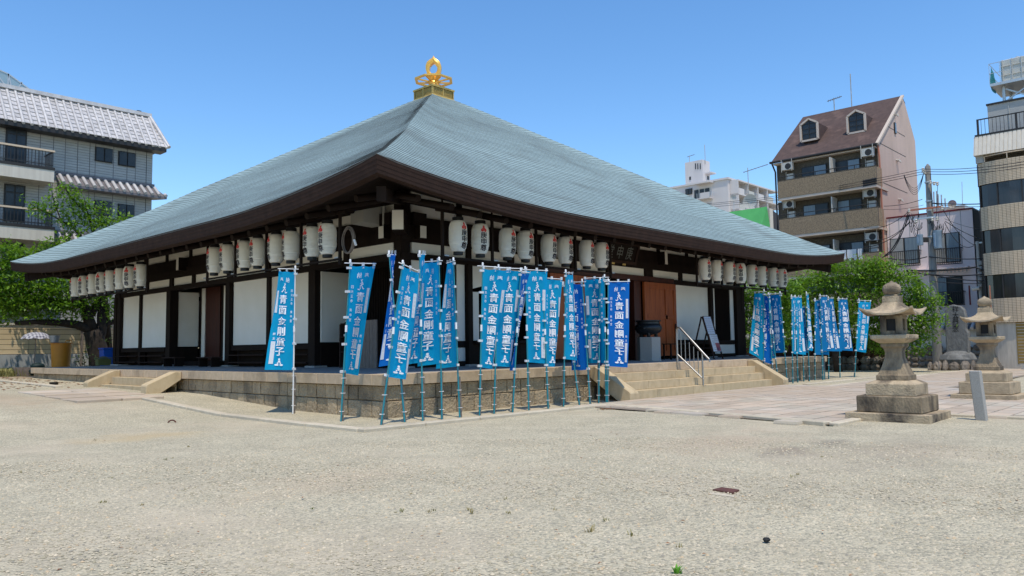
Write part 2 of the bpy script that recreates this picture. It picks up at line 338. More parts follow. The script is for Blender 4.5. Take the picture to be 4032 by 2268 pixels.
for face in 'LREB':
    if face in 'LR':
        c = cuts(.42 if face == 'L' else 1.0, A-.45, 1.0, 1.55)
        if face == 'L': c = [0.004]+c+[A-.004]
        else: c = [.42]+c+[A-.42] if False else [.425]+c+[A-.004]
        for a, b in zip(c, c[1:]): place_block(COPM, 'coping_stone', plat, face, a, b, 0.0, .42, .75, 1.0)
    else:
        for a, b in zip(*(lambda q: (q, q[1:]))(cuts(.43, A-.43, 1.5, 2.0))): place_block(COPM, 'coping_stone', plat, face, a, b, 0.0, .42, .75, 1.0)
    for z0, z1, lo, hi in ((.40, .745, .36, .58), (-.02, .395, .42, .66)):
        if face in 'LR':
            if face == 'L' and z0 < 0: c = cuts(.10, 13.0, lo, hi)
            else: c = cuts(.10, A-.12, lo, hi)
            for a, b in zip(c, c[1:]):
                if face == 'R' and 7.8 < a and b < 17.8: continue
                place_block(BLKM, 'wall_block', plat, face, a, b, .105+random.uniform(-.012, .012), .12, z0, z1)
# --- front steps and side steps
def steps(name, face, t0, t1, tread, n, zb, sw=.42):
    top = 1.0; rise = .25
    st = part(name, MB().box(*( (t0+sw, t1-sw, -.02, .02) if face == 'R' else (-.02, .02, t0+sw, t1-sw)), zb-.1, .70), MT['step'])
    for k in range(1, n):
        z1 = top-rise*k; yo = -tread*k
        c = cuts(t0+sw, t1-sw, 1.3, 2.3)
        for a, b in zip(c, c[1:]): place_block(STPM, 'step_block', st, face, a, b, yo, tread+.02, (z1-rise if k < n-1 else zb-.1), z1)
    run = tread*n-.02
    for ta in (t0, t1-sw):
        zt = .965; zf = zb+.25
        prof = [(-.02, .97), (-.22, .97), (-run-.08, zf+.03), (-run-.12, zf-.02), (-run-.12, zb-.05), (-run+.25, zb-.05), (-.02, .66 if n == 4 else .72)]
        if face == 'R': poly = [(ta, y, z) for y, z in prof]; ext = (sw-.004, 0, 0)
        else: poly = [(x, ta, z) for x, z in prof]; ext = (0, sw-.004, 0)
        MB().prism(poly, ext).build('stringer', MT['step'], st, bev=.015)
    return st
steps('front_steps', 'R', 7.58, 18.05, .335, 4, 0.0)
steps('side_steps', 'L', 10.25, 15.62, .33, 3, .33)
# --- roof
HU = np.array([.6,.73,1.64,2.7,3.8,5.03,6.28,7.74,9.12,10.5,11.83,12.34,12.72,13.1,13.54])
HZ = np.array([13.22,13.14,12.62,11.98,11.32,10.6,9.85,8.98,8.10,7.33,6.63,6.35,6.16,5.98,5.79])
def eave_lift(t): return .53*max(0, (abs(t)-6.0)/7.56)**2       # t: distance along the eave from its middle
def roof_z(u, t):
    H = float(np.interp(u, HU, HZ)); q = abs(t)/u
    k = max(0, (q-.44)/.56); drop = .53*(u/13.56)**1.5*(1-k*k)
    d = u-abs(t); roll = .07*(1-ss(d, 0, .7))*ss(u, 0, 2)*(1-.55*ss(u, 10, 13.5))
    return H-.07*ss(u, 0, 2)*(1-.55*ss(u, 10, 13.5))-drop*1.0+roll
UO = A/2+Ez
# eave edge values follow the measured line
def ring_pts(u, dz, nseg=44):
    ts = np.linspace(-1, 1, nseg+1); ts = np.sign(ts)*(1-(1-np.abs(ts))**1.35); return [(float(t*u), roof_z(u, t*u)+dz) for t in ts]
def ring_side(k, u, pts):
    c = A/2; out = []
    for t, z in pts:
        x, y = ((t, -u), (u, t), (-t, u), (-u, -t))[k]
        out.append((c+x, c+y, z))
    return out
roof = part('roof', MB().box(A/2-.6, A/2+.6, A/2-.6, A/2+.6, 12.2, 13.3), MT['copper_dark'])
NC = 68; us = np.linspace(.70, UO, NC+1)
LIP = .013
for i in range(NC):
    u0, u1 = us[i], us[i+1]; mb = MB(); lipf = []
    nseg = 12 if u1 < 3 else 44
    for k in range(4):
        a = ring_side(k, u0, ring_pts(u0, 0, nseg)); b = ring_side(k, u1, ring_pts(u1, LIP, nseg))
        mb.grid([a, b])
    nup = len(mb.f)
    for k in range(4):
        b = ring_side(k, u1, ring_pts(u1, LIP, nseg)); c = ring_side(k, u1-.004, ring_pts(u1, -.008, nseg))
        mb.grid([b, c])
    me = mb.mesh('roof_course', MT['copper']); me.materials.append(MT['copper_dark'])
    mi = np.zeros(len(me.polygons), int); mi[nup:] = 1; me.polygons.foreach_set('material_index', mi)
    sm = np.zeros(len(me.polygons), bool); sm[:nup] = True; me.polygons.foreach_set('use_smooth', sm)
    link('roof_course', me, roof)
def ez(t): return 5.25+eave_lift(t)
def eave_strip(u_a, za, u_b, zb, n=48):
    """four sided strip between two square rings, heights given relative to the eave line"""
    mb = MB(); ts = np.linspace(-1, 1, n+1)
    for k in range(4):
        a = ring_side(k, u_a, [(float(t*u_a), ez(t*UO)+za) for t in ts]); b = ring_side(k, u_b, [(float(t*u_b), ez(t*UO)+zb) for t in ts])
        mb.grid([a, b])
    return mb
# fascia built of layered boards, each a board ring
for i, (ua, ub, z0, z1) in enumerate(((UO-.005, UO-.02, .0, -.10), (UO-.02, UO-.035, -.10, -.20), (UO-.035, UO-.05, -.20, -.30), (UO-.05, UO-.065, -.30, -.385))):
    mb = eave_strip(ua, z0+.02 if i == 0 else z0, ub+.006, z1)
    for q in (eave_strip(ub+.006, z1, ub-.30, z1),): mb.add(q.v, q.f)
    part('fascia_board', mb, MT['eave'])
# soffit boards rising to the wall
def soffit():
    mb = MB(); ts = np.linspace(-1, 1, 25)
    for k in range(4):
        rows = []
        for u, zz in ((UO-.05, -.384), (UO-.76, -.24), (UO-2.5, .25), (UO-4.6, .84)):
            f = .35+.65*(u-(UO-4.6))/4.6
            rows.append(ring_side(k, u, [(float(t*u), 5.25+eave_lift(t*UO)*f+zz) for t in ts]))
        mb.grid(rows)
    return mb
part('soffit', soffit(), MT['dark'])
# round log rafters
def rafter_z(t, d):   # t along from corner 0..A, d distance in from the platform edge
    lift = eave_lift(t-A/2)*(1-.65*(d+.758)/4.6)
    return 4.89+lift+.285*d
tsr = [1.05+.975*i for i in range(25)]
for face in 'RLEB':
    for i, t in enumerate(tsr):
        if t > A-1: continue
        d0 = -.12 if 1.5 < t < A-1.5 else .0; d1 = 4.0
        if min(t, A-t) < 3.6: d1 = min(4.0, max(min(t, A-t)+.1, .9))
        a = fp(face, t, S-d0, rafter_z(t, d0)); b = fp(face, t, S-d1, rafter_z(t, d1))
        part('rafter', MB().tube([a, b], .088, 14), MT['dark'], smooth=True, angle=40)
# hip rafter at the four corners with a white painted end
for sx, sy in ((0, 0), (1, 0), (0, 1), (1, 1)):
    X = lambda q: A-q if sx else q
    Y = lambda q: A-q if sy else q
    hb = part('hip_rafter', MB().beam((X(-.16), Y(-.16), 5.07), (X(3.0), Y(3.0), 5.80), .18, .30), MT['dark'])
    MB().beam((X(-.24), Y(-.24), 5.06), (X(-.13), Y(-.13), 5.085), .21, .34).build('rafter_cap', MT['dark'], hb)
    part('bracket_arm', MB().beam((X(2.12), Y(2.12), 5.02), (X(3.2), Y(3.2), 5.02), .34, .56), MT['dark'])
    part('bracket_end', MB().beam((X(2.09), Y(2.09), 5.02), (X(2.118), Y(2.118), 5.02), .30, .52), MT['plaster'])
# --- walls
POSTS = {'L': [(2.65,3.1),(6.92,7.30),(12.45,12.76),(17.40,17.78),(23.05,23.35)], 'R': [(3.11,3.12),(5.22,5.40),(8.55,8.80),(14.80,15.33),(19.78,20.0),(22.12,22.62)],
         'B': [(2.65,3.1),(7.1,7.4),(12.6,12.9),(17.6,17.9)], 'E': [(2.66,3.1),(7.1,7.4),(12.6,12.9),(17.6,17.9)]}
for face in 'LREB':
    for a, b in POSTS[face]:
        if b-a < .1: continue
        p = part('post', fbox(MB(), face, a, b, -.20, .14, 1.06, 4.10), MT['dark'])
        fbox(MB(), face, a-.08, b+.08, -.28, .22, .99, 1.10).build('base_stone', MT['granite'], p, bev=.02)
    part('lintel', fbox(MB(), face, S-.16, A-S+.16 if face != 'L' else 23.36, -.12, .12, 4.08, 4.26), MT['dark'])
    part('tie_beam', fbox(MB(), face, S-.14, A-S+.14, -.12, .10, 4.58, 4.92), MT['dark'])
    part('wall_plate', fbox(MB(), face, S-.14, A-S+.14, -.10, .06, 4.925, 5.32), MT['dark'])
    cutl = [S+.3]+[p for ab in POSTS[face][1:-1] for p in ab]+[A-S-.1]
    # small plaster panels above the lintel
    mids = {'L': [(5.24,5.46),(9.78,9.98),(15.1,15.4)], 'R': [(7.05,7.3),(10.2,10.4),(12.3,12.45),(17.33,17.56)], 'B': [], 'E': []}[face]
    cuts_ = sorted([(S-.1, 3.14)]+[p for p in POSTS[face] if .1 < p[1]-p[0] and p[0] > 3.2]+mids+[(22.4, 22.6)] if face != 'L' else [(S-.1, 3.16),(5.24,5.46),(6.92,7.30),(9.78,9.98),(12.4,12.76),(15.40,15.60),(17.34,17.62),(19.78,20.0),(22.4,23.3)])
    for (a0, a1), (b0, b1) in zip(cuts_, cuts_[1:]):
        if b0-a1 > .2: part('plaster_panel', fbox(MB(), face, a1+.003, b0-.003, -.10, .02, 4.262, 4.578), MT['plaster'])
        part('short_post', fbox(MB(), face, b0, b1, -.10, .10, 4.262, 4.578), MT['dark'])
    # upper plaster between studs, up to the soffit
    st = [2.85+.2]+[4.97+2.18*i for i in range(9)]
    st = [s for s in st if s < 22.4]+[22.45]
    for a, b in zip(st, st[1:]):
        part('upper_panel', fbox(MB(), face, a+.10, b-.10, -.12, .0, 5.322, 6.2), MT['plaster'])
        part('stud', fbox(MB(), face, b-.10, b+.10, -.12, .05, 5.322, 6.2), MT['dark'])
    # beam ends painted white
    for t in {'L': (16.2, 9.3), 'R': (15.84, 9.74), 'B': (), 'E': ()}[face]:
        nb = part('nosing_beam', fbox(MB(), face, t-.09, t+.09, .06, .40, 4.80, 5.30), MT['dark'])
        fbox(MB(), face, t-.09, t+.09, .402, .415, 4.80, 5.30).build('painted_end', MT['plaster'], nb)
# white block ends at the corner
for face in 'LR':
    nb = part('nosing_beam', fbox(MB(), face, 3.28-.10, 3.28+.12, .10, .34, 4.68, 5.02), MT['dark'])
    fbox(MB(), face, 3.28-.10, 3.28+.12, .342, .352, 4.68, 5.02).build('painted_end', MT['plaster'], nb)
    part('bracket_block', fbox(MB(), face, 3.02, 3.5, -.05, .25, 5.05, 5.40), MT['dark'])
part('corner_post', MB().box(S-.12, S+.20, S-.12, S+.20, 4.26, 6.0), MT['dark'])
def bay(face, a, b, z0=1.81, z1=4.075, d0=-.1, d1=.0, name='plaster_panel', m='plaster'):
    return part(name, fbox(MB(), face, a, b, d0, d1, z0, z1), MT[m])
def low_rails(face, a, b):
    part('sill_beam', fbox(MB(), face, a, b, -.1, .08, 1.62, 1.807), MT['dark'])
    part('lower_board', fbox(MB(), face, a, b, -.3, -.22, 1.06, 1.61), MT['dark'])
    part('bench_board', fbox(MB(), face, a, b, -.20, .16, 1.43, 1.47), MT['eave'])
    part('bench_board', fbox(MB(), face, a, b, -.20, .20, 1.17, 1.21), MT['eave'])
# left face: two closed bays, recess with the side door, two closed bays, open porch at the corner
for a, b in ((20.69,23.02),(18.0,20.45),(9.98,12.40),(7.33,9.76)):
    bay('L', a, b); low_rails('L', a, b)
for t in (20.57, 9.87): part('thin_post', fbox(MB(), 'L', t-.10, t+.10, -.1, .08, 1.06, 4.078), MT['dark'])
# side door recess
part('return_wall', MB().box(2.86, 3.86, 17.43, 17.62, 1.82, 4.04), MT['plaster'])
part('return_base', MB().box(2.86, 3.86, 17.44, 17.60, 1.04, 1.81), MT['dark'])
dw = part('recess_wall', MB().box(3.9, 4.1, 12.5, 17.43, 1.04, 4.4), MT['dark'])
for a, b in ((16.87, 17.16), (14.92, 15.27)): MB().box(3.86, 3.9, a, b, 1.24, 4.2).build('plaster_strip', MT['plaster'], dw)
dr = MB().box(3.85, 3.895, 15.55, 16.78, 1.25, 4.2).build('side_door', MT['doord'], dw)
part('recess_step', MB().box(3.2, 3.84, 14.6, 17.3, 1.04, 1.22), MT['dark'])
# corner porch: recessed walls of dark lattice
part('return_wall', MB().box(2.86, 3.95, 6.86, 7.02, 1.83, 4.05), MT['plaster'])
part('return_base', MB().box(2.86, 3.95, 6.87, 7.01, 1.04, 1.82), MT['dark'])
lw = part('lattice_wall', MB().box(3.98, 4.15, 3.2, 6.86, 1.04, 4.5), MT['dark'])
for i in range(22): MB().box(3.93, 3.975, 4.95+i*.085, 4.98+i*.085, 1.3, 4.1).build('lattice_bar', MT['dark'], lw)
MB().box(3.93, 3.975, 4.35, 4.72, 1.80, 4.2).build('plaster_strip', MT['plaster'], lw)
MB().box(3.93, 3.975, 3.7, 6.75, 1.18, 1.58).build('low_panel', MT['plaster'], lw)
# right face
for a, b in ((3.13, 5.20), (20.02, 22.10)):
    part('lattice_wall', fbox(MB(), 'R', a+.36, b-.34, -.12, -.06, 1.75, 4.075), MT['dark'])
    lw = part('lattice_frame', fbox(MB(), 'R', a, b, -.10, .03, 1.60, 1.79), MT['dark'])
    for i in range(15): fbox(MB(), 'R', a+.40+i*.092, a+.43+i*.092, -.055, -.01, 1.80, 4.07).build('lattice_bar', MT['dark'], lw)
    bay('R', a+.01, a+.34, 1.795); bay('R', b-.32, b-.01, 1.795)
    bay('R', a+.01, b-.01, 1.20, 1.595, name='low_panel')
    part('ground_sill', fbox(MB(), 'R', a, b, -.1, .05, 1.05, 1.19), MT['dark'])
bay('R', 16.80, 19.76); low_rails('R', 16.80, 19.76)
# ticket bay with a half lowered shutter
bay('R', 5.41, 5.78, 1.81, 3.28); part('plaster_panel', MB().prism([(5.42, S-.0, 3.35),(8.5, S-.0, 4.07),(5.42, S-.0, 4.07)], (0, .1, 0)), MT['plaster'])
part('counter_board', fbox(MB(), 'R', 5.42, 8.5, -.1, .22, 1.72, 1.80), MT['dark']); bay('R', 5.95, 6.2, 1.81, 2.2)
part('counter_front', fbox(MB(), 'R', 5.42, 8.5, -.1, .02, 1.05, 1.715), MT['dark'])
part('plaster_panel', MB().box(8.15, 9.2, 5.5, 5.6, 1.3, 1.9), MT['plaster'])
# dark interior
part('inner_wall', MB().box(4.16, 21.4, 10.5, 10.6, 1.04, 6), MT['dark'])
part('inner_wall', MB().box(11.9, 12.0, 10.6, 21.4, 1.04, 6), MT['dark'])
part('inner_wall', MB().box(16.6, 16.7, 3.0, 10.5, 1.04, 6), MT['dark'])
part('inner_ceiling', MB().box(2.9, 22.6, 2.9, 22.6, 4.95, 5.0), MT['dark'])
for face in 'EB':
    part('plaster_wall', fbox(MB(), face, 3.1, 22.5, -.1, .0, 1.8, 4.075), MT['plaster']); part('base_wall', fbox(MB(), face, 3.1, 22.5, -.1, .02, 1.04, 1.79), MT['dark'])
# central doors folded open against the wall
def door_leaf(t0, t1, m, dark=False):
    d = part('door_leaf', fbox(MB(), 'R', t0, t1, .16, .22, 1.18, 4.05), MT[m])
    w = t1-t0
    for a, b, c, e in ((0, w, 2.63, 2.87), (0, w, 0, .2), (0, .2, .2, 2.63), (w-.2, w, .2, 2.63), (w*.64, w*.64+.16, .2, 2.63), (.2, w-.2, 1.45, 1.6)):
        fbox(MB(), 'R', t0+a+.01, t0+b-.01, .222, .25, 1.18+c, 1.18+e).build('door_rail', MT[m], d)
    for s_ in (.2, w-.16): fbox(MB(), 'R', t0+s_, t0+s_+.05, .25, .29, 2.15, 2.45).build('door_handle', MT['black'], d)
    return d
door_leaf(14.46, 16.76, 'door'); door_leaf(8.85, 11.15, 'door')
for a, b in ((13.95, 14.42), (11.2, 11.6)): part('door_post', fbox(MB(), 'R', a, b, -.15, .12, 1.06, 4.07), MT['doord'])
part('head_board', fbox(MB(), 'R', 8.8, 16.78, .12, .16, 4.08, 4.28), MT['doord'])
# --- gilded finial
c = A/2
fin = part('finial', MB().lathe([(.98*1.03,0),(.98*1.03,.07),(.93,.12),(.93,.16)], sq=4, c=(c, c, 13.08), rot=0), MT['golddull'])
def sqring(r0, r1, z0, z1): return MB().lathe([(r0*1.4142, z0), (r1*1.4142, z1)], sq=4, c=(c, c, 0))
MB().lathe([(.60*1.414,13.24),(.60*1.414,13.57)], sq=4, c=(c, c, 0)).build('box_core', MT['copper_dark'], fin)
for k in range(4):
    for s0, s1 in ((-.66, -.60), (-.03, .03), (.60, .66)):
        x0, x1, y0, y1 = {0: (c+s0, c+s1, c-.665, c-.60), 1: (c+.60, c+.665, c+s0, c+s1), 2: (c+s0, c+s1, c+.60, c+.665), 3: (c-.665, c-.60, c+s0, c+s1)}[k]
        MB().box(x0, x1, y0, y1, 13.24, 13.57).build('box_post', MT['golddull'], fin)
    for i in range(6):
        z = 13.265+i*.050; q = .64
        x0, x1, y0, y1 = {0: (c-.6, c+.6, c-q, c-q+.05), 1: (c+q-.05, c+q, c-.6, c+.6), 2: (c-.6, c+.6, c+q-.05, c+q), 3: (c-q, c-q+.05, c-.6, c+.6)}[k]
        MB().box(x0, x1, y0, y1, z, z+.026).build('box_slat', MT['golddull'], fin)
MB().lathe([(.69*1.414,13.57),(.69*1.414,13.65),(.6*1.414,13.68)], sq=4, c=(c, c, 0)).build('box_lid', MT['golddull'], fin)
MB().lathe([(.34,13.68),(.34,13.78),(.27,13.83),(.24,13.92),(.27,14.0),(.22,14.10),(.26,14.2),(.34,14.28),(.34,14.36),(.1,14.38)], 20, c=(c, c, 0)).build('finial_hub', MT['gold'], fin, smooth=True, angle=40)
def ring8(r0, r1, z0, z1):
    mb = MB(); P = []
    for k in range(8):
        an = math.pi*(k+.5)/4+math.pi/4*0; P.append((math.cos(an), math.sin(an)))
    vs = [(c+p[0]*r, c+p[1]*r, z) for r, z in ((r1, z0), (r1, z1), (r0, z1), (r0, z0)) for p in P]
    fs = [(a*8+k, a*8+(k+1) % 8, ((a+1) % 4)*8+(k+1) % 8, ((a+1) % 4)*8+k) for a in range(4) for k in range(8)]
    return mb.add(vs, fs)
ring8(.80, .93, 14.08, 14.15).build('wheel_rim', MT['gold'], fin)
for k in range(8):
    an = math.pi*(k+.5)/4; MB().beam((c+.2*math.cos(an), c+.2*math.sin(an), 14.04), (c+.84*math.cos(an), c+.84*math.sin(an), 14.11), .085, .06).build('wheel_spoke', MT['gold'], fin)
# open flaming jewel: a leaf shaped loop standing on the hub
def jewel(ang, sc=1.0, th=.15):
    out = [(0,.99),(.03,.90),(.08,.83),(.18,.75),(.30,.63),(.36,.46),(.36,.28),(.31,.10),(.24,0)]
    inn = [(0,.60),(.03,.585),(.08,.54),(.15,.45),(.185,.34),(.18,.22),(.13,.11),(.06,.05),(0,.03)]
    mb = MB(); cs, sn = math.cos(ang), math.sin(ang)
    for sg in (1, -1):
        G = []
        for (xo, zo), (xi, zi) in zip(out, inn):
            row = []
            for (x, z, w) in ((xo*sg, zo, -1), ((xo+xi)/2*sg, (zo+zi)/2, -1.35), (xi*sg, zi, -1), (xi*sg, zi, 1), ((xo+xi)/2*sg, (zo+zi)/2, 1.35), (xo*sg, zo, 1), (xo*sg, zo, -1)):
                t_ = th*(1-.9*max(0, (z-.72)/.27)) if z > .72 else th
                row.append((c+x*cs*sc-w*t_*sn*.9, c+x*sn*sc+w*t_*cs*.9, 14.36+z*.98))
            G.append(row)
        mb.grid(G)
    return mb
jewel(-math.pi/4-.06).build('jewel', MT['gold'], fin, recalc=True, smooth=True, angle=35)
# duct by the corner and drain pipe
dct = part('air_duct', MB().prism([(S-.02, 3.50, 5.10),(S-.02, 3.50, 5.84),(S-.35, 3.50, 5.84),(S-.58, 3.50, 5.78),(S-.74, 3.50, 5.64),(S-.80, 3.50, 5.45),(S-.80, 3.50, 5.13)], (0, .60, 0)), MT['duct'])
part('drain_pipe', MB().tube([(S-.22, 3.32, 5.05), (S-.22, 3.32, 5.85)], .05, 10), MT['duct'])
# name board under the front eave
def glyph_cache():
    cache = {}
    for ch in '庚申尊青面金剛童子奉納四天王寺願主堂祥大典記念':
        cu = bpy.data.curves.new('g', 'FONT'); cu.body = ch; cu.resolution_u = 2; cu.align_x = 'CENTER'; cu.align_y = 'CENTER'
        cu.offset = .004
        ob = bpy.data.objects.new('g', cu); COL.objects.link(ob)
        dg = bpy.context.evaluated_depsgraph_get(); ev = ob.evaluated_get(dg); me = ev.to_mesh(); me.calc_loop_triangles()
        V = np.array([v.co[:2] for v in me.vertices]); T = [tuple(t.vertices) for t in me.loop_triangles]
        ctr = (V.min(0)+V.max(0))/2; V = V-ctr; V = V/max(V.max(0)-V.min(0)); ev.to_mesh_clear()
        bpy.data.objects.remove(ob); bpy.data.curves.remove(cu); cache[ch] = (V, T)
    return cache
GL = glyph_cache()
JIT = np.array([-.5, -.5, .1])
def text_to(mb, ch, cx, cy, size, fn, wd=1.0, bold=True):
    V, T = GL[ch]
    for dx, dy in (((-.022, 0), (.022, 0), (0, .016)) if bold else ((0, 0),)):
        dd = dx*.02+dy*.013   # copies never share a plane
        vs = [fn(cx+(x+dx)*size*wd, cy+(y+dy)*size) for x, y in V]
        mb.add([tuple(np.array(v)+JIT*dd*8) for v in vs], T)
    return mb
def ribbon(pts, w):
    out = []; pts = [np.array(p, float) for p in pts]
    for i, p in enumerate(pts):
        t = pts[min(i+1, len(pts)-1)]-pts[max(i-1, 0)]; t = t/(np.linalg.norm(t)+1e-9); n = np.array([-t[1], t[0]])
        k = w*(.6 if i in (0, len(pts)-1) else 1); out.append((p+n*k/2, p-n*k/2))
    return out
def ribbon_to(mb, pts, w, fn, flip=False):
    R = ribbon(pts, w); vs = [fn(*a) for ab in R for a in ab]
    fs = [(2*i, 2*i+1, 2*i+3, 2*i+2) for i in range(len(R)-1)]
    mb.add(vs, [f[::-1] if flip else f for f in fs]); return mb
gk = thing('name_board', 'dark wooden plaque with three grey characters hung under the front eave', 'plaque', (12.8, 2.5, 5.1))
tilt = .30
def gkf(x, z, off=0): return (12.8+x, 2.52-math.sin(tilt)*(z)*1.0-off*math.cos(tilt), 5.07+z*math.cos(tilt)-off*math.sin(tilt))
def gbox(x0, x1, z0, z1, o0, o1): return MB().add([gkf(x, z, o) for o in (o0, o1) for x, z in ((x0, z0), (x1, z0), (x1, z1), (x0, z1))], [(0,1,2,3),(7,6,5,4),(0,4,5,1),(1,5,6,2),(2,6,7,3),(3,7,4,0)])
gbox(-1.02, 1.02, -.30, .30, .0, .05).build('board', MT['dark'], gk, recalc=True)
for a in ((-1.14,1.14,.30,.42), (-1.14,1.14,-.42,-.30)): gbox(*a, -.02, .10).build('frame_rail', MT['eave'], gk, recalc=True)
for a in ((-1.14,-1.02,-.298,.298), (1.02,1.14,-.298,.298)): gbox(*a, -.02, .10).build('frame_stile', MT['eave'], gk, recalc=True)
GGP = mat('grey_green_paint', (.13,.14,.125), None, .6)
for ch, x in (('庚', .60), ('申', 0), ('堂', -.60)): text_to(MB(), ch, x, 0, .50, lambda a, b: gkf(a, b, .062), .80, bold=False).build('character', GGP, gk)
for x in (.35, -.35): gbox(x-.09, x+.09, -.47, -.40, .09, .12).build('gilt_fitting', MT['golddull'], gk, recalc=True)
for x in (-.8, .8): MB().tube([gkf(x, .40), (12.8+x, 2.68, 5.6)], .012, 6).build('hanging_wire', MT['black'], gk)
# ------------------------------------------------------------------ kerbs and paving
def kerb_run(root, pts, w=.22, h0=-.1, h1=.07, step=1.7, name='kerb_stone'):
    for (x0, y0), (x1, y1) in zip(pts, pts[1:]):
        L = math.hypot(x1-x0, y1-y0); n = max(1, round(L/step)); dx, dy = (x1-x0)/L, (y1-y0)/L
        for i in range(n):
            a = L*i/n+.006; b = L*(i+1)/n-.006; j = random.uniform(-.004, .004)
            p = (x0+dx*a, y0+dy*a); q = (x0+dx*b, y0+dy*b)
            za, zb = gz(*p), gz(*q)
            mb = MB(); nx, ny = -dy*w/2, dx*w/2
            top = [(p[0]+nx+j, p[1]+ny, za+h1+j), (q[0]+nx, q[1]+ny, zb+h1), (q[0]-nx, q[1]-ny, zb+h1), (p[0]-nx+j, p[1]-ny, za+h1+j)]
            mb.prism([(a_, b_, c_+h0-h1) for a_, b_, c_ in top], (0, 0, .01)) if False else mb.add(top+[(a_, b_, c_-h1+h0) for a_, b_, c_ in top], [(3,2,1,0),(4,5,6,7),(0,1,5,4),(1,2,6,5),(2,3,7,6),(3,0,4,7)])
            mb.build(name, MT['kerb'], root, bev=.018)
kb = tagp(MB().box(-1.80, -1.76, -1.8, -1.7, -.2, -.02).build('kerb', MT['kerb']), 'pale stone kerb edging the gravel strip round the hall platform', kind='structure')
kerb_run(kb, [(-1.86, -1.75), (-1.86, 9.2)]); kerb_run(kb, [(-1.97, -1.86), (5.75, -1.86)])
kerb_run(kb, [(-1.86, 15.6), (-1.86, 26.5)]); kerb_run(kb, [(18.7, -1.80), (28.5, -1.84)], h1=.05)
# main paved court in front of the steps
paving = tagp(MB().box(5.3, 17.6, -8.2, -1.5, -.2, .0).build('paving', MT['joint']), 'pinkish stone paving laid in front of the hall steps', kind='structure')
def in_main(x, y):
    xl = 5.35+(y+1.9)*.20
    if -8.42 < y < -1.45 and xl+.0 < x < 17.9: return True
    if -7.0 < y < -3.05 and x < 60: return x > 17.9
    if y <= -8.42 and 7.45 < x < 14.8: return y > -24
    return False
cells = []
row = 0; y = -1.46
while y > -24:
    h = random.choice((.42, .46, .50)); x = 3.4+random.uniform(0, .5)
    while x < 60:
        w = random.choice((.75, .9, 1.05, .6)); cx, cy = x+w/2, y-h/2
        if in_main(cx, cy):
            if not (9.6+100 < cx): cells.append((x, y-h, w, h, cx, cy))
        x += w
    y -= h
cells.sort(key=lambda q: (q[4]-CAM[0])**2+(q[5]-CAM[1])**2)
# keep what the camera can see
def vis(cx, cy):
    d = np.array([cx, cy, .05])-CAM; z = d@FW
    return z > 1 and abs(d@RT/z) < .68
seen = [q for q in cells if q[0] < 46]
PV = [stone_mesh('p', MT['paver'], .012, .02)]
def paver_unit(m, name):
    b = .012; mb = MB(); mb.add([(0,0,.75),(1,0,.75),(1,1,.75),(0,1,.75),(b,b,1),(1-b,b,1),(1-b,1-b,1),(b,1-b,1),(0,0,0),(1,0,0),(1,1,0),(0,1,0)],
      [(4,5,6,7),(0,1,5,4),(1,2,6,5),(2,3,7,6),(3,0,4,7),(8,9,1,0),(9,10,2,1),(10,11,3,2),(11,8,0,3)]); return mb.mesh(name, m)
PU = [paver_unit(MT['paver'], 'paver'), paver_unit(MT['paver'], 'paver'), paver_unit(MT['paver2'], 'paver')]
rest = MB()
for i, (x, y0, w, h, cx, cy) in enumerate(seen):
    g = .012; zt = .055+random.uniform(-.004, .004)
    if i < 290:
        o = bpy.data.objects.new('paver', random.choice(PU)); COL.objects.link(o); o.parent = paving
        o.location = (x+g, y0+g, zt-.16); o.scale = (w-2*g, h-2*g, .16)
    else: rest.box(x+g, x+w-g, y0+g, y0+h-g, -.1, zt)
tagp(rest.build('paver_field', MT['paver'], paving), kind='stuff')
for poly in ([(17.6,-7.0),(46,-7.0),(46,-3.05),(17.6,-3.05)], [(7.45,-24),(14.8,-24),(14.8,-8.2),(7.45,-8.2)], [(4.1,-8.42),(5.5,-8.42),(5.5,-1.6),(5.3,-1.6)]):
    MB().add([(a, b, .022) for a, b in poly], [(0,1,2,3)]).build('paving_bed', MT['joint'], paving)
kerb_run(kb, [(5.85, -1.95), (4.2, -8.3)], h1=.075, w=.26, step=3.2); kerb_run(kb, [(4.15, -8.42), (7.45, -8.42)], h1=.06, w=.2); kerb_run(kb, [(7.38, -8.6), (7.38, -13)], h1=.06, w=.2)
kerb_run(kb, [(17.9, -2.98), (45, -3.0)], h1=.05, w=.16, step=3)
# small paved landing below the side steps
land = tagp(MB().box(-3.3, -1.5, 8.9, 13.0, .1, .28).build('landing', MT['joint']), 'small pinkish stone landing at the foot of the side steps', kind='structure')
for i in range(4):
    for j in range(2):
        x0 = -3.62+j*1.15; y0 = 8.35+i*1.33; zt = gz(-2.5, y0+.6)+.05
        MB().box(x0+.01, x0+1.13, y0+.01, y0+1.32, zt-.2, zt).build('paver', MT['paver'], land, bev=.02)
# ------------------------------------------------------------------ lantern racks and paper lanterns
def rack(face, t0, t1, label, group):
    r = thing('lantern_rack', label, 'rack', fp(face, (t0+t1)/2, S-.75, 5.1), 0, group)
    D = S-.75; n = 4; ts = [t0+(t1-t0)*i/n for i in range(n+1)]
    fbox(MB(), face, t0-.22, t1+.22, D-.03, D+.03, 5.10, 5.16).build('top_rail', MT['dark'], r)
    fbox(MB(), face, t0-.05, t1+.05, D-.03, D+.03, 3.90, 3.95).build('bottom_rail', MT['dark'], r)
    for t in ts:
        fbox(MB(), face, t-.035, t+.035, D-.032, D+.032, 3.78 if t in (ts[0], ts[-1]) else 3.86, 5.098).build('rack_post', MT['dark'], r)
        fbox(MB(), face, t-.02, t+.02, D-.015, D+.015, 5.162, 5.45).build('hanger_rod', MT['dark'], r)
        fbox(MB(), face, t+.04, t+.20, D-.04, D+.04, 3.952, 3.985).build('rail_clip', MT['zinc'], r)
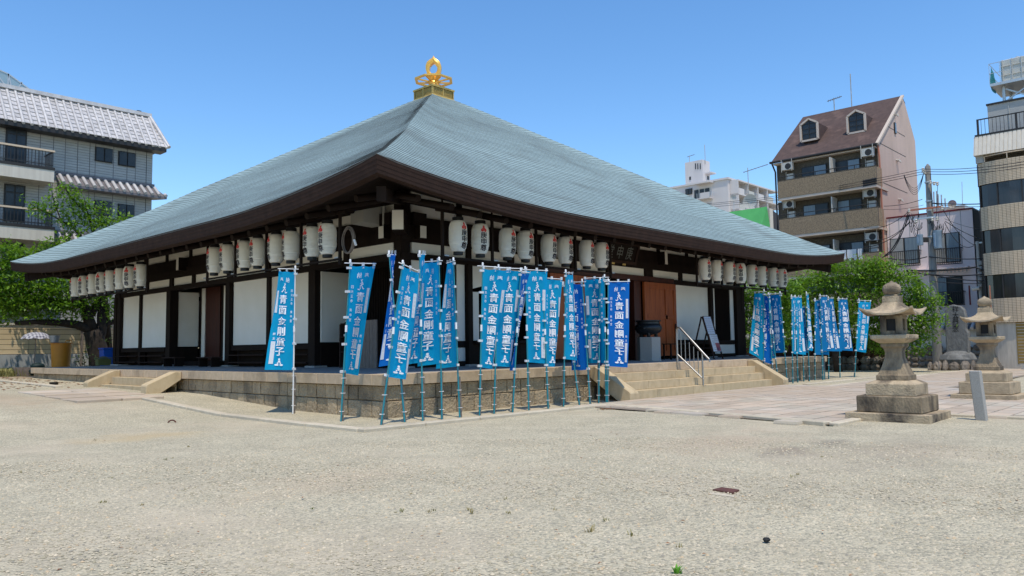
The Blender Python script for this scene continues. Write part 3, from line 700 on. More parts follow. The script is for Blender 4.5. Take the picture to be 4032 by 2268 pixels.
rack('R', 2.48, 9.80, 'black lantern rack hung under the front eave, near the corner', 'lantern racks under the eaves')
rack('R', 15.3, 23.05, 'black lantern rack hung under the front eave, at the far right end', 'lantern racks under the eaves')
rack('L', 2.79, 10.2, 'black lantern rack hung under the left eave, near the corner', 'lantern racks under the eaves')
rack('L', 14.95, 22.8, 'black lantern rack hung under the left eave, at the far left end', 'lantern racks under the eaves')
def lantern_R(z):   # profile radius at height z (0 bottom .. .82)
    q = abs(z/.82*2-1); return .245*(1-.30*q**4.5)-.012*(z < .2)
def make_lantern():
    r = thing('paper_lantern', 'white ribbed paper lantern', 'lantern', (0, 0, 0))
    prof = []; n = 23
    for i in range(n):
        z0 = .82*i/n; z1 = .82*(i+.5)/n
        prof.append((lantern_R(z0)-.014, z0)); prof.append((lantern_R(z1)+.004, z1))
    prof.append((lantern_R(.82)-.01, .82))
    MB().lathe(prof, 28, c=(0, 0, -.41), cap=True).build('paper_body', MT['paper'], r, smooth=True, fix=False, angle=80)
    MB().lathe([(.145,.40),(.15,.405),(.15,.50),(.145,.505)], 20).build('top_ring', MT['black'], r, smooth=True, fix=False, angle=40)
    MB().lathe([(.125,-.49),(.13,-.485),(.13,-.40),(.12,-.395)], 20).build('bottom_ring', MT['black'], r, smooth=True, fix=False, angle=40)
    MB().tube([(.13*math.cos(a), 0, .50+.10*math.sin(a)) for a in np.linspace(0, math.pi, 9)]+[(-.13,0,.5)], .004, 5).build('handle', MT['black'], r, fix=False)
    MB().tube([(0,0,.598),(0,0,.63),(.01,0,.66)], .005, 5).build('hook', MT['black'], r, fix=False)
    def fn(x, z):
        R = lantern_R(z+.41)+.006; a = x/R; return (R*math.sin(a), -R*math.cos(a), z)
    for ch, z in (('庚', .085), ('申', -.085), ('尊', -.255)): text_to(MB(), ch, 0, z, .17, fn, 1.05).build('character', MT['ink'], r, fix=False)
    mb = MB()
    for cx, cz, rr in ((0,.32,.030),(0,.268,.036),(-.043,.215,.040),(.043,.215,.040),(-.05,.245,.018),(.05,.245,.018)):
        ring = [fn(cx+rr*math.cos(2*math.pi*k/12), cz+rr*1.05*math.sin(2*math.pi*k/12)) for k in range(12)]
        mb.add([fn(cx, cz)]+ring, [(0, 1+k, 1+(k+1) % 12) for k in range(12)])
    em = mb.build('emblem', MT['red'], r, fix=False)
    mb = MB()
    for cx, cz, w, h in ((0,.300,.02,.006),(-.043,.222,.028,.006),(.043,.222,.028,.006),(0,.262,.005,.03)):
        mb.add([tuple(np.array(fn(cx+a*w/2, cz+b*h/2))*np.array([1.012,1.012,1])) for a, b in ((-1,-1),(1,-1),(1,1),(-1,1))], [(0,1,2,3)])
    mb.build('emblem_line', MT['paper'], em, fix=False)
    return r
lan0 = make_lantern(); first = [True]
def put_lantern(x, y, rz, label, dz=0):
    o = lan0 if first[0] else copy_tree(lan0); first[0] = False
    o.location = (x, y, 4.50+dz); o.rotation_euler = (random.uniform(-.015,.015), random.uniform(-.015,.015), rz); o['label'] = label; o['group'] = 'paper lanterns under the eaves'
ordn = ['nearest to the hall corner', 'second from the hall corner', 'third from the hall corner', 'fourth from the hall corner', 'fourth from its outer end', 'third from its outer end', 'second from its outer end', 'outermost of its rack']
rotR = [.02, -.35, .0, .0, .0, .02, .05, .05]
for i, x in enumerate((3.03,3.85,4.92,5.67,6.71,7.47,8.54,9.32)):
    put_lantern(x, .75, rotR[i], f'white lettered paper lantern on the near front rack, {ordn[i] if i < 4 else ["fourth from the name board","third from the name board","second from the name board","next to the name board"][i-4]}', .01-.002*i)
for i, (x, r) in enumerate(zip((15.92,16.84,17.88,18.80,19.84,20.78,21.86,22.74), (-.25,.0,-.1,-1.0,-.2,-.05,-.2,-.45))):
    put_lantern(x, .75, r, f'white lettered lantern on the far front rack, {["leftmost of the row","second from the left end","third from the left end","fourth from the left end","fourth from the right end","third from the right end","second from the right end","rightmost, beside the green tree"][i]}', -.03+.006*i)
for i, (y, r) in enumerate(zip((3.37,4.10,5.16,5.96,7.00,7.77,8.86,9.73), (.10,.05,-.2,-.12,.12,-.02,.05,.0))):
    put_lantern(.75, y, -math.pi/2+r, f'white lettered paper lantern on the near left rack, {["nearest the coiled cable","second from the hall corner","third from the hall corner","fourth from the hall corner","fourth from the rack end","third from the rack end","second from the rack end","farthest from the hall corner"][i]}', .0)
for i, (y, r) in enumerate(zip((15.55,16.57,17.48,18.47,19.42,20.41,21.44,22.42), (.2,.65,.0,.0,.5,.1,.5,.1))):
    put_lantern(.75, y, -math.pi/2+r, f'white lettered paper lantern on the far left rack, {["rightmost of the row","second from the right","third from the right","fourth from the right","fourth from the left","third from the left","second from the left","leftmost in front of the dark tree"][i]}', -.05)
# coiled cable hanging on the rack post
cc = thing('coiled_cable', 'coil of grey cable hanging beside the near left lantern rack', 'cable', (.75, 2.5, 4.35))
for k in range(7):
    rr = .27+.012*(k % 4); ox = .012*k-.04; oz = random.uniform(-.03, .03)
    MB().tube([(.75+ox, 2.42+rr*.85*math.cos(a), 4.36+oz+rr*1.15*math.sin(a)) for a in np.linspace(0, 2*math.pi, 25)], .011, 6, cap=False).build('cable_loop', MT['stake'], cc, smooth=True)
MB().tube([(.70, 2.10, 4.35), (.70, 2.02, 4.20)], .03, 10).build('plug', MT['white'], cc)
# ------------------------------------------------------------------ banners
BANNERS = [
([-0.43, 3.06, 0.0], [-0.56, 2.78, 3.62], [-0.55, 2.79, 3.51], [-0.54, 3.6, 3.59], [-0.47, 2.98, 1.09], [-0.91, 3.55, 1.11], 'N', 0, 'w', 'blue banner with its cloth left of a white pole, leftmost of all'),
([-0.85, 0.42, 0.0], [-0.87, 0.04, 3.51], [-0.87, 0.05, 3.41], [-0.23, -0.01, 3.44], [-0.86, 0.31, 1.06], [-0.27, 0.61, 0.99], 'M', 0, 't', 'blue banner on a teal pole right of the white pole, cloth swung to the right'),
([-0.12, -0.92, 0.0], [-0.53, -0.89, 3.64], [-0.53, -0.89, 3.62], [-0.09, -0.56, 3.68], [-0.26, -0.91, 1.27], [-0.27, -0.24, 1.19], 'X', 1, 't', 'darker narrow twisted banner behind the tilted one at the hall corner'),
([-0.82, -0.96, 0.0], [-0.66, -1.52, 3.37], [-0.66, -1.5, 3.3], [-0.04, -1.29, 3.2], [-0.77, -1.12, 0.99], [-0.13, -0.96, 0.92], 'M', 0, 't', 'tilted banner at the hall corner whose pole leans right and hem hangs lowest'),
([0.31, -0.99, 0.0], [0.09, -1.17, 3.67], [0.09, -1.17, 3.64], [0.54, -0.85, 3.7], [0.23, -1.05, 1.28], [0.36, -0.44, 1.22], 'X', 0, 't', 'narrow edge-on banner rising highest just right of the tilted banner'),
([0.77, -1.1, 0.0], [0.56, -1.28, 3.55], [0.56, -1.27, 3.49], [0.72, -0.56, 3.54], [0.7, -1.16, 1.24], [0.63, -0.42, 1.17], 'N', 0, 't', 'wide banner with a dark fold at its hem, left of the slim turned one'),
([1.35, -1.06, 0.0], [1.08, -1.18, 3.59], [1.09, -1.18, 3.54], [1.44, -0.56, 3.57], [1.26, -1.1, 1.16], [1.31, -0.36, 1.1], 'N', 0, 't', 'slim turned banner with its pole on the right, before the big gap'),
([1.95, -1.08, 0.0], [1.84, -1.36, 3.51], [1.84, -1.35, 3.41], [2.52, -1.53, 3.4], [1.91, -1.17, 1.12], [2.58, -0.96, 1.06], 'M', 0, 't', 'blue first banner after the gap, left one of the overlapping pair'),
([2.5, -1.01, 0.0], [2.41, -1.32, 3.51], [2.41, -1.31, 3.42], [3.11, -1.43, 3.44], [2.47, -1.11, 1.13], [3.16, -0.99, 1.1], 'M', 0, 't', 'blue second banner after the gap, partly covered by its left neighbour'),
([3.05, -1.1, 0.0], [3.03, -1.47, 3.45], [3.03, -1.46, 3.38], [3.68, -1.18, 3.41], [3.04, -1.21, 1.01], [3.46, -0.64, 1.0], 'M', 1, 't', 'thin deep blue banner hanging edge-on right of the overlapping pair'),
([3.73, -1.03, 0.0], [3.5, -1.19, 3.55], [3.5, -1.19, 3.49], [4.21, -1.31, 3.5], [3.65, -1.08, 1.2], [4.37, -1.04, 1.15], 'M', 0, 't', 'broad flat banner in the middle of the front row on a wooden stake'),
([4.4, -1.1, 0.0], [4.14, -1.21, 3.38], [4.15, -1.21, 3.32], [4.87, -1.24, 3.32], [4.32, -1.14, 1.08], [4.99, -0.88, 1.05], 'M', 0, 't', 'blue banner half hidden behind the broad flat one, just to its right'),
([5.13, -1.0, 0.0], [5.0, -1.27, 3.56], [5.01, -1.26, 3.48], [5.66, -0.97, 3.53], [5.09, -1.1, 1.25], [5.81, -0.98, 1.2], 'M', 0, 't', 'bright folded banner with a dented hem, left of the steps'),
([5.87, -0.97, 0.0], [5.4, -0.84, 3.29], [5.41, -0.85, 3.26], [6.07, -0.58, 3.27], [5.71, -0.93, 1.14], [6.31, -0.54, 1.05], 'M', 0, 't', 'blue banner hidden behind the bright folded one, its hem showing below'),
([6.18, -1.08, 0.0], [5.87, -1.13, 3.37], [5.88, -1.13, 3.28], [6.0, -0.46, 3.32], [6.09, -1.09, 0.94], [6.2, -0.42, 0.92], 'N', 1, 't', 'deep blue banner with its pole on the right, between folded and teal ones'),
([6.8, -1.16, 0.0], [6.6, -1.35, 3.52], [6.61, -1.34, 3.45], [6.55, -0.68, 3.47], [6.74, -1.22, 1.11], [6.85, -0.56, 1.11], 'N', 0, 't', 'blue banner with two pale name strips left of the handrail steps, next to the last'),
([6.69, -0.98, 0.0], [6.55, -1.23, 3.44], [6.56, -1.22, 3.4], [7.21, -0.92, 3.46], [6.65, -1.06, 1.12], [7.24, -0.68, 0.94], 'M', 2, 't', 'dark edge-on banner slung before the last but one'),
([6.82, -1.19, 0.0], [6.67, -1.42, 3.4], [6.67, -1.41, 3.35], [7.39, -1.62, 3.38], [6.78, -1.26, 1.02], [7.51, -1.43, 0.97], 'M', 1, 't', 'deep blue banner at the foot of the stair wall, rightmost of the front row'),
([27.58, 5.44, 0.0], [27.43, 5.2, 3.53], [27.43, 5.2, 3.47], [28.22, 5.31, 3.52], [27.53, 5.36, 1.13], [28.32, 5.46, 1.15], 'M', 3, 't', 'far navy banner seen under the eave just right of the hall wall'),
([18.25, -0.33, 0.0], [18.09, -0.58, 3.68], [18.09, -0.57, 3.58], [18.38, -0.02, 3.61], [18.21, -0.39, 0.9], [18.07, 0.11, 1.25], 'N', 0, 't', 'blue leftmost banner of the right row, flat, above the right stair wall'),
([18.45, -0.63, 0.0], [18.17, -0.73, 3.55], [18.18, -0.73, 3.46], [18.64, -0.26, 3.5], [18.39, -0.65, 0.77], [18.26, -0.12, 1.06], 'N', 1, 't', 'deep blue banner between the first two wide ones of the right row'),
([18.7, -0.75, 0.0], [18.25, -0.67, 3.55], [18.26, -0.67, 3.47], [18.96, -0.4, 3.52], [18.57, -0.73, 0.98], [19.12, -0.32, 1.05], 'N', 0, 't', 'narrow crumpled banner behind the second wide one of the right row'),
([19.14, -0.91, 0.0], [18.77, -0.92, 3.61], [18.78, -0.92, 3.54], [19.07, -0.38, 3.56], [19.01, -0.92, 1.25], [19.24, -0.35, 1.23], 'N', 3, 't', 'blue second wide banner of the right row, its pole leaning over the platform end'),
([19.71, -0.88, 0.0], [19.5, -1.06, 3.5], [19.51, -1.06, 3.45], [20.29, -0.9, 3.48], [19.64, -0.94, 1.21], [20.42, -0.77, 1.16], 'M', 0, 't', 'bright banner right of the foliage gap, left one of a close pair'),
([20.58, -0.72, -0.0], [20.33, -0.85, 3.53], [20.33, -0.85, 3.5], [21.15, -0.78, 3.53], [20.5, -0.76, 1.18], [21.33, -0.72, 1.12], 'M', 0, 't', 'bright banner right of the foliage gap, right one of a close pair'),
([21.5, -0.58, 0.0], [21.28, -0.7, 3.15], [21.28, -0.7, 3.09], [22.06, -0.54, 3.13], [21.41, -0.63, 1.22], [22.21, -0.49, 1.19], 'M', 3, 't', 'short navy banner hanging lower behind the bright pair'),
([21.81, -0.69, 0.0], [21.54, -0.83, 3.73], [21.55, -0.83, 3.67], [22.28, -0.59, 3.69], [21.72, -0.74, 1.32], [22.51, -0.59, 1.26], 'M', 0, 't', 'nearly edge-on banner whose white strip runs down beside the short navy one'),
([22.78, -0.53, 0.0], [22.61, -0.75, 3.5], [22.61, -0.75, 3.47], [23.46, -0.75, 3.47], [22.73, -0.6, 1.1], [23.52, -0.87, 1.09], 'M', 3, 't', 'dark blue banner hanging over the far corner of the platform'),
([23.14, -0.73, 0.0], [22.88, -0.87, 3.68], [22.88, -0.87, 3.6], [23.73, -0.85, 3.64], [23.05, -0.78, 1.25], [23.84, -1.06, 1.24], 'M', 3, 't', 'dark blue banner with the tallest pole just past the platform corner'),
([24.18, -0.58, -0.0], [23.99, -0.79, 3.63], [23.99, -0.79, 3.57], [24.82, -0.71, 3.61], [24.12, -0.65, 1.24], [24.91, -0.93, 1.22], 'M', 3, 't', 'dark blue flared banner third from the right end of the right row'),
([25.89, -0.44, 0.0], [25.66, -0.62, 3.68], [25.67, -0.61, 3.62], [26.53, -0.68, 3.63], [25.81, -0.5, 1.26], [26.51, -0.89, 1.22], 'M', 3, 't', 'dark blue banner second from the right end, standing clear of its neighbours'),
([26.66, -0.81, -0.0], [26.63, -1.19, 3.61], [26.63, -1.18, 3.52], [27.45, -1.45, 3.51], [26.65, -0.94, 1.21], [27.52, -1.06, 1.13], 'M', 0, 't', 'blue rightmost banner, curling, next to the larger stone lantern')]
CW = .7
def emblem_polys():
    out = []
    for cx, cy, rr, ry in ((.5,-.012,.036,.011),(.5,.008,.052,.008),(.44,.026,.026,.008),(.56,.026,.026,.008),(.40,.044,.075,.009),(.60,.044,.075,.009),(.5,.020,.022,.006)): out.append((cx, cy, rr, ry))
    return out
def make_banner(i, rec):
    B, T, PT, FT, PB, FB, side, col, pc, label = rec
    B = np.array(B); T = np.array(T)
    r = thing('prayer_banner', label, 'banner', tuple(B), 0, 'blue prayer banners on poles')
    pm = MT['polew'] if pc == 'w' else MT['teal']; rng = np.random.default_rng(100+i)
    MB().tube([B-(0,0,.15), B*.42+T*.58], .019, 8).build('pole', pm, r, smooth=True, angle=50)
    MB().tube([B*.42+T*.58, T+(T-B)*.012], .014, 8).build('upper_pole', pm, r, smooth=True, angle=50)
    MB().tube([B*.43+T*.57-(0,0,.04), B*.41+T*.59+(0,0,.04)], .027, 8).build('joint_sleeve', MT['white'], r, smooth=True, angle=50)
    PT, FT, PB, FB = [np.array(q) for q in (PT, FT, PB, FB)]
    # stake with wires
    d = PT-FT; d[2] = 0; d = d/(np.linalg.norm(d)+1e-9); off = np.array([rng.uniform(.02,.05), rng.uniform(.015,.04), 0]); hs = rng.uniform(.9, 1.15)
    q = (T-B)/(T-B)[2]
    MB().beam(B+off-(0,0,.1), B+off+q*hs, .05, .05, up=(1, .2, 0)).build('stake', MT['stake'], r, bev=.008)
    for h in (.22, .62, .95):
        if h < hs: c_ = B+q*h+off/2; MB().tube([c_+np.array([.055*math.cos(a), .05*math.sin(a), 0]) for a in np.linspace(0, 2*math.pi, 9)], .005, 4, cap=False).build('wire_tie', MT['white'], r)
    # top bar
    e = (FT-PT); hor = e/np.linalg.norm(e)
    top0 = T-(T-B)*.012-hor*.14; top1 = T-(T-B)*.012+e*1.03
    MB().tube([top0, top1], .010, 6).build('cross_bar', MT['white'], r)
    MB().lathe([(.022,-.03),(.024,.03),(.012,.045)], 10, c=tuple(T)).build('pole_cap', MT['white'], r)
    # cloth
    nrm = np.cross(e, PB-PT); nrm = nrm/np.linalg.norm(nrm)
    if nrm@(CAM-PT) < 0: nrm = -nrm
    a1, a2, ph, ph2 = rng.uniform(.03, .07), rng.uniform(.004, .010), rng.uniform(0, 6), rng.uniform(0, 6); fr = rng.uniform(.8, 1.4)
    gather = .05*rng.uniform(.3, 1)
    def cl(s, v, off=0.0):
        p = (PT*(1-s)+FT*s)*(1-v)+(PB*(1-s)+FB*s)*v
        w = a1*math.sin(ph+2*math.pi*(fr*s*.9+.35*v))*min(1, s*2.2)*(.35+.65*v)+a2*math.sin(ph2+2*math.pi*(2.3*s-1.1*v))*min(1, s*3)
        w += .012*math.exp(-v*9)*math.sin(s*6*math.pi)
        # curve towards the hem between the ties on the pole
        sway = .02*math.sin(v*math.pi*5)**2*(1-s)*(1 if s < .5 else .6)
        p = p+nrm*(w+off)+e*sway*.25
        p[2] -= .018*math.sin(math.pi*s*2)**2*math.exp(-v*14)+gather*.1*s*v
        return p
    NX, NY = 12, 34
    cm = MT['blue%d' % {0: 0, 1: 1, 2: 2, 3: 3}[col]]
    MB().grid([[cl(x/NX, y/NY) for x in range(NX+1)] for y in range(NY+1)]).build('cloth', cm, r, smooth=True)
    # loops along the top and the pole side
    for s in (.03, .5, .97):
        p = cl(s, 0); t_ = PT*(1-s)+FT*s; up = (T-B)/np.linalg.norm(T-B)*.075
        MB().add([p-hor*.03+nrm*.006, p+hor*.03+nrm*.006, p+hor*.03+nrm*.014+up, p-hor*.03+nrm*.014+up, p+hor*.03-nrm*.016+up, p-hor*.03-nrm*.016+up, p+hor*.03-nrm*.006-(0,0,.05), p-hor*.03-nrm*.006-(0,0,.05)], [(0,1,2,3),(3,2,4,5),(5,4,6,7)]).build('hanging_loop', MT['tag'], r)
    for v in (.02, .24, .48, .73, .985):
        p = cl(0, v); d_ = -hor*.075
        MB().beam(p+hor*.035, p+d_, .05, .046, up=nrm).build('side_tie', MT['tag'], r)
    # print, on both faces of the cloth
    H = np.linalg.norm(PB-PT)
    for sg in (1, -1):
        fn = lambda x, y: cl(1-x/CW, -y/H, sg*.016)   # design in metres, origin at its top left
        mirr = side == 'M'
        K = H/2.35
        mb = MB()
        for ch, x, y, s_ in (('奉',.30,.085,.085),('納',.62,.085,.085)): text_to(MB(), ch, x*CW, -y*H, s_*1.5, fn, bold=False).build('character', MT['print'], r)
        for ch, y in (('青',.285),('面',.395),('金',.505),('剛',.61),('童',.715),('子',.815)): text_to(MB(), ch, .47*CW, -y*H, .205*K, fn, 1.3).build('character', MT['print'], r)
        for ch, y in (('四',.195),('天',.24),('王',.282),('寺',.325),('庚',.41),('申',.455),('堂',.50)): text_to(mb, ch, .86*CW, -y*H, .068, fn, bold=False)
        for ch, y in (('願',.64),('主',.685)): text_to(mb, ch, .16*CW, -y*H, .06, fn, bold=False)
        # seed syllable
        S0 = lambda x, y: ((.30+x*.34)*CW, -(.125+y*.10)*H)
        for st in ([(.45,.0),(.60,.06),(.72,.03)], [(.62,.10),(.42,.30),(.30,.42),(.60,.40),(.72,.34)], [(.62,.38),(.40,.66),(.22,.86),(.12,.80)], [(.50,.52),(.72,.58),(.66,.80),(.78,.95),(.95,.90),(1.02,.86)], [(.55,.22),(.62,.30)]):
            ribbon_to(mb, [S0(*q_) for q_ in st], .024, fn)
        for cx, cy, rx, ry in emblem_polys():
            ring = [fn((cx-.02+rx*1.15*math.cos(2*math.pi*k/10))*CW, -(cy+.905+ry*math.sin(2*math.pi*k/10))*H) for k in range(10)]
            mb.add([fn((cx-.02)*CW, -(cy+.905)*H)]+ring, [(0, 1+k, 1+(k+1) % 10) for k in range(10)])
        tagp(mb.build('small_lettering', MT['print'], r), kind='stuff')
        for y0, y1, x0, x1 in ((.20,.425,.07,.19),(.715,.94,.09,.23)):
            lb = MB().grid([[fn((x0+(x1-x0)*a/2)*CW, -(y0+(y1-y0)*b/8)*H) for a in range(3)] for b in range(9)]).build('name_strip', MT['tag'], r, smooth=True)
            mk = MB(); fm = lambda x, y: cl(1-x/CW, -y/H, sg*.017)
            for k in range(5):
                xc = (x0+x1)/2*CW; yc = -(y0+(y1-y0)*(.16+.17*k))*H
                for _ in range(3):
                    a = rng.uniform(-1, 1, 4)*.018; ribbon_to(mk, [(xc+a[0], yc+a[1]), (xc+a[2], yc+a[3]*1.3)], .005, fm)
            tagp(mk.build('brush_writing', MT['grey'], lb), kind='stuff')
    return r
for i, rec in enumerate(BANNERS): make_banner(i, rec)
# bare pole without a cloth
def bare_pole(x, y, x1, y1, h):
    r = thing('bare_pole', 'bare teal banner pole without a cloth between the far banners', 'pole', (x, y, 0))
    MB().tube([(x, y, -.1), (x1, y1, h)], .018, 8).build('shaft', MT['teal'], r, smooth=True, angle=50); MB().beam((x+.04, y, -.1), (x+.04, y, .95), .05, .05, up=(1,0,0)).build('stake', MT['stake'], r)
bare_pole(23.6, -.62, 23.55, -.6, 2.3)
# ------------------------------------------------------------------ objects on the platform
hr = thing('handrail', 'polished steel handrail in the middle of the front steps', 'railing', (12.5, -.6, 1))
X0 = 12.42
def tb(pts, r, n=10): return MB().tube(pts, r, n)
top = [(X0, -.05, 1.98), (X0, -.05, 2.12), (X0, -.10, 2.18), (X0, -.20, 2.17), (X0, -1.05, 1.30), (X0, -1.25, 1.10)]
tb([(X0, -.05, 1.0), (X0, -.05, 1.98)]+top[1:], .036, 12).build('top_tube', MT['steel'], hr, smooth=True, angle=60)
tb([(X0, -1.25, 1.12), (X0, -1.27, 1.02)], .03).build('end_cap', MT['steel'], hr)
tb([(X0, -.05, 1.28), (X0, -1.02, .44)], .028).build('lower_tube', MT['steel'], hr, smooth=True, angle=60)
tb([(X0, -1.0, .25), (X0, -1.0, 1.32)], .030).build('end_post', MT['steel'], hr, smooth=True, angle=60)
for k in range(1, 6):
    y_ = -.05-.95*k/6; tb([(X0, y_, 1.26-.86*k/6+.0), (X0, y_, 2.14-.92*k/6)], .014, 8).build('baluster', MT['steel'], hr, smooth=True, angle=60)
# incense burner on its granite pedestal
bc = (13.75, 1.95)
pd = thing('stone_pedestal', 'grey octagonal granite pedestal under the incense burner', 'pedestal', (*bc, 1.03))
MB().lathe([(.44, 1.02), (.44, 1.88), (.42, 1.90)], sq=6, c=(*bc, 0), rot=.3).build('pedestal_block', MT['granite'], pd)
bn = thing('incense_burner', 'dark bronze incense burner standing on the granite pedestal', 'incense burner', (*bc, 1.9))
MB().lathe([(.10,1.98),(.29,2.01),(.42,2.07),(.485,2.17),(.50,2.26),(.46,2.35),(.41,2.39),(.41,2.46),(.47,2.49),(.47,2.52),(.41,2.52),(.38,2.42),(.10,2.35)], 32, c=(*bc, 0)).build('bowl', MT['bronze'], bn, smooth=True, angle=45)
for k in range(4):
    an = k*math.pi/2+.6; MB().lathe([(.05,1.902),(.075,1.93),(.06,2.0),(.11,2.08)], 10, c=(bc[0]+.27*math.cos(an), bc[1]+.27*math.sin(an), 0)).build('foot', MT['bronze'], bn, smooth=True)
MB().lathe([(.0,-.05),(.06,-.04),(.085,0),(.06,.04),(0,.05)], 12, c=(bc[0]-.47, bc[1]-.10, 2.22)).build('knob', MT['bronze'], bn, smooth=True)
# sign board
sg = thing('sandwich_board', 'dark wooden sandwich board with two notices near the right end of the hall', 'sign', (17.7, 1.55, 1.03))
for x in (17.15, 17.85):
    MB().beam((x, 1.15, 1.02), (x, 1.62, 2.72), .05, .04, up=(1,0,0)).build('front_leg', MT['eave'], sg); MB().beam((x, 2.15, 1.02), (x, 1.66, 2.72), .05, .04, up=(1,0,0)).build('back_leg', MT['eave'], sg)
def sgq(x0, x1, h0, h1, o):
    f = lambda x, h: (x, 1.15+.47*(h-1.02)/1.70-.03-o*.95, h)
    return MB().add([f(x0,h0),f(x1,h0),f(x1,h1),f(x0,h1)]+[tuple(np.array(f(a,b))+(0,.012,0)) for a, b in ((x0,h0),(x1,h0),(x1,h1),(x0,h1))], [(0,1,2,3),(7,6,5,4),(0,4,5,1),(1,5,6,2),(2,6,7,3),(3,7,4,0)])
sgq(17.15, 17.85, 1.30, 2.74, 0).build('board', MT['eave'], sg)
posters = [((17.18,17.72,2.02,2.72), (.62,.66,.72), (.45,.55,.68)), ((17.22,17.82,1.32,2.0), (.68,.70,.72), (.5,.55,.6))]
for (a, b, c_, d_), m1, m2 in posters:
    pn = sgq(a, b, c_, d_, .016).build('notice', mat('notice_paper', m1, m2, .6, 7), sg)
    mk = MB()
    for k in range(9):
        xx = b-.06-.055*k
        if xx < a+.04: break
        f = lambda x, h: (x, 1.15+.47*(h-1.02)/1.70-.03-.019*.95-.003, h)
        for j in range(7):
            h0 = d_-.05-j*(d_-c_)/8-.02*random.random(); mk.add([f(xx-.012,h0-.05),f(xx+.012,h0-.05),f(xx+.012,h0),f(xx-.012,h0)], [(0,1,2,3)])
    tagp(mk.build('print_lines', MT['grey'], pn), kind='stuff')
sgq(17.50, 17.80, 1.34, 1.66, .024).build('photo_print', mat('photo_print', (.06,.05,.10), (.45,.10,.08), .5, 8), sg)
# trestle table behind the rail
tt = thing('side_table', 'low dark bench standing under the white wall behind the rail', 'bench', (15.9, 2.1, 1.03))
MB().box(15.2, 16.9, 1.9, 2.3, 1.62, 1.66).build('table_top', MT['eave'], tt)
for x, y in ((15.25,1.93),(16.8,1.93),(15.25,2.24),(16.8,2.24)): MB().box(x, x+.05, y, y+.05, 1.03, 1.618).build('leg', MT['dark'], tt)
# bins and cabinets in the corner porch
def bin_(x, y, label, r=.24, h=.62):
    t = thing('waste_bin', label, 'bin', (x, y, 1.03)); t_ = MB().lathe([(r*.78,.0),(r,h),(r+.03,h),(r+.03,h+.03),(r-.02,h+.03),(r*.74,.03)], 20, c=(x, y, 1.035), cap=True).build('bin_body', MT['grayp'], t, smooth=True, angle=40)
    MB().lathe([(r+.035,h-.05),(r+.04,h-.02)], 20, c=(x, y, 1.035), cap=False).build('bin_rim', MT['zinc'], t)
p_ = at(1305, 1438, 2, 1.04); bin_(p_[0]+.1, p_[1]+.2, 'grey plastic waste bin left of the dark cabinet in the corner porch', .30, .78)
p_ = at(1876, 1440, 2, 1.04); bin_(p_[0], p_[1]+.2, 'grey waste bin standing behind the banners below the ticket window', .24, .66)
cb = thing('cabinet', 'old dark wooden cabinet with shelves in the corner porch', 'cabinet', (2.0, 5.7, 1.04))
p1 = at(1325, 1430, 2, 1.04); p2 = at(1432, 1430, 2, 1.04)
cx, cy = 3.3, 5.35
mbx = MB().box(cx-.5, cx+.0, cy-.5, cy+.45, 1.045, 1.08).box(cx-.5, cx, cy-.5, cy-.45, 1.08, 2.35).box(cx-.5, cx, cy+.40, cy+.45, 1.08, 2.35).box(cx-.05, cx, cy-.45, cy+.40, 1.08, 2.35)
mbx.build('carcass', MT['eave'], cb)
for z in (1.5, 1.95, 2.35): MB().box(cx-.5, cx-.052, cy-.448, cy+.398, z, z+.03).build('shelf', MT['eave'], cb)
MB().box(cx-.48, cx-.1, cy-.3, cy+.25, 1.985, 2.05).build('paper_stack', MT['tag'], cb)
pf = thing('paper_pile', 'crumpled white paper pile lying on top of the dark cabinet', 'papers', (cx-.25, cy, 2.38))
MB().box(cx-.42, cx-.05, cy-.3, cy+.3, 2.385, 2.42).build('tray', MT['black'], pf); MB().box(cx-.40, cx-.08, cy-.28, cy+.28, 2.425, 2.47).build('sheet_stack', MT['tag'], pf)
rr_ = random.Random(4); MB().grid([[(cx-.40+.32*i/6, cy-.22+.4*j/6, 2.475+.10*rr_.random()*(1-abs(i/3-1))) for i in range(7)] for j in range(7)]).build('crumpled_bag', MT['tag'], pf)
wp = thing('plank_box', 'tall dark plank box standing beside the corner cabinet', 'box', (3.1, 4.1, 1.04))
for k in range(5): MB().box(2.62, 2.66, 3.72+k*.17, 3.88+k*.17, 1.045, 2.42).build('plank', MT['stake'], wp)
MB().box(2.66, 3.1, 3.72, 4.56, 1.045, 2.40).build('box_core', MT['dark'], wp)
# stools and long low benches in the far bays of the left side
for y in (13.2, 16.2):
    st_ = thing('low_bench', 'low dark wooden bench beside the side door' if y > 15 else 'low dark wooden bench right of the side door', 'bench', (2.3, y, 1.04))
    MB().box(2.1, 2.5, y-.6, y+.6, 1.36, 1.40).build('seat', MT['eave'], st_)
    for dy in (-.5, .45): MB().box(2.14, 2.46, y+dy, y+dy+.05, 1.045, 1.358).build('leg', MT['dark'], st_)
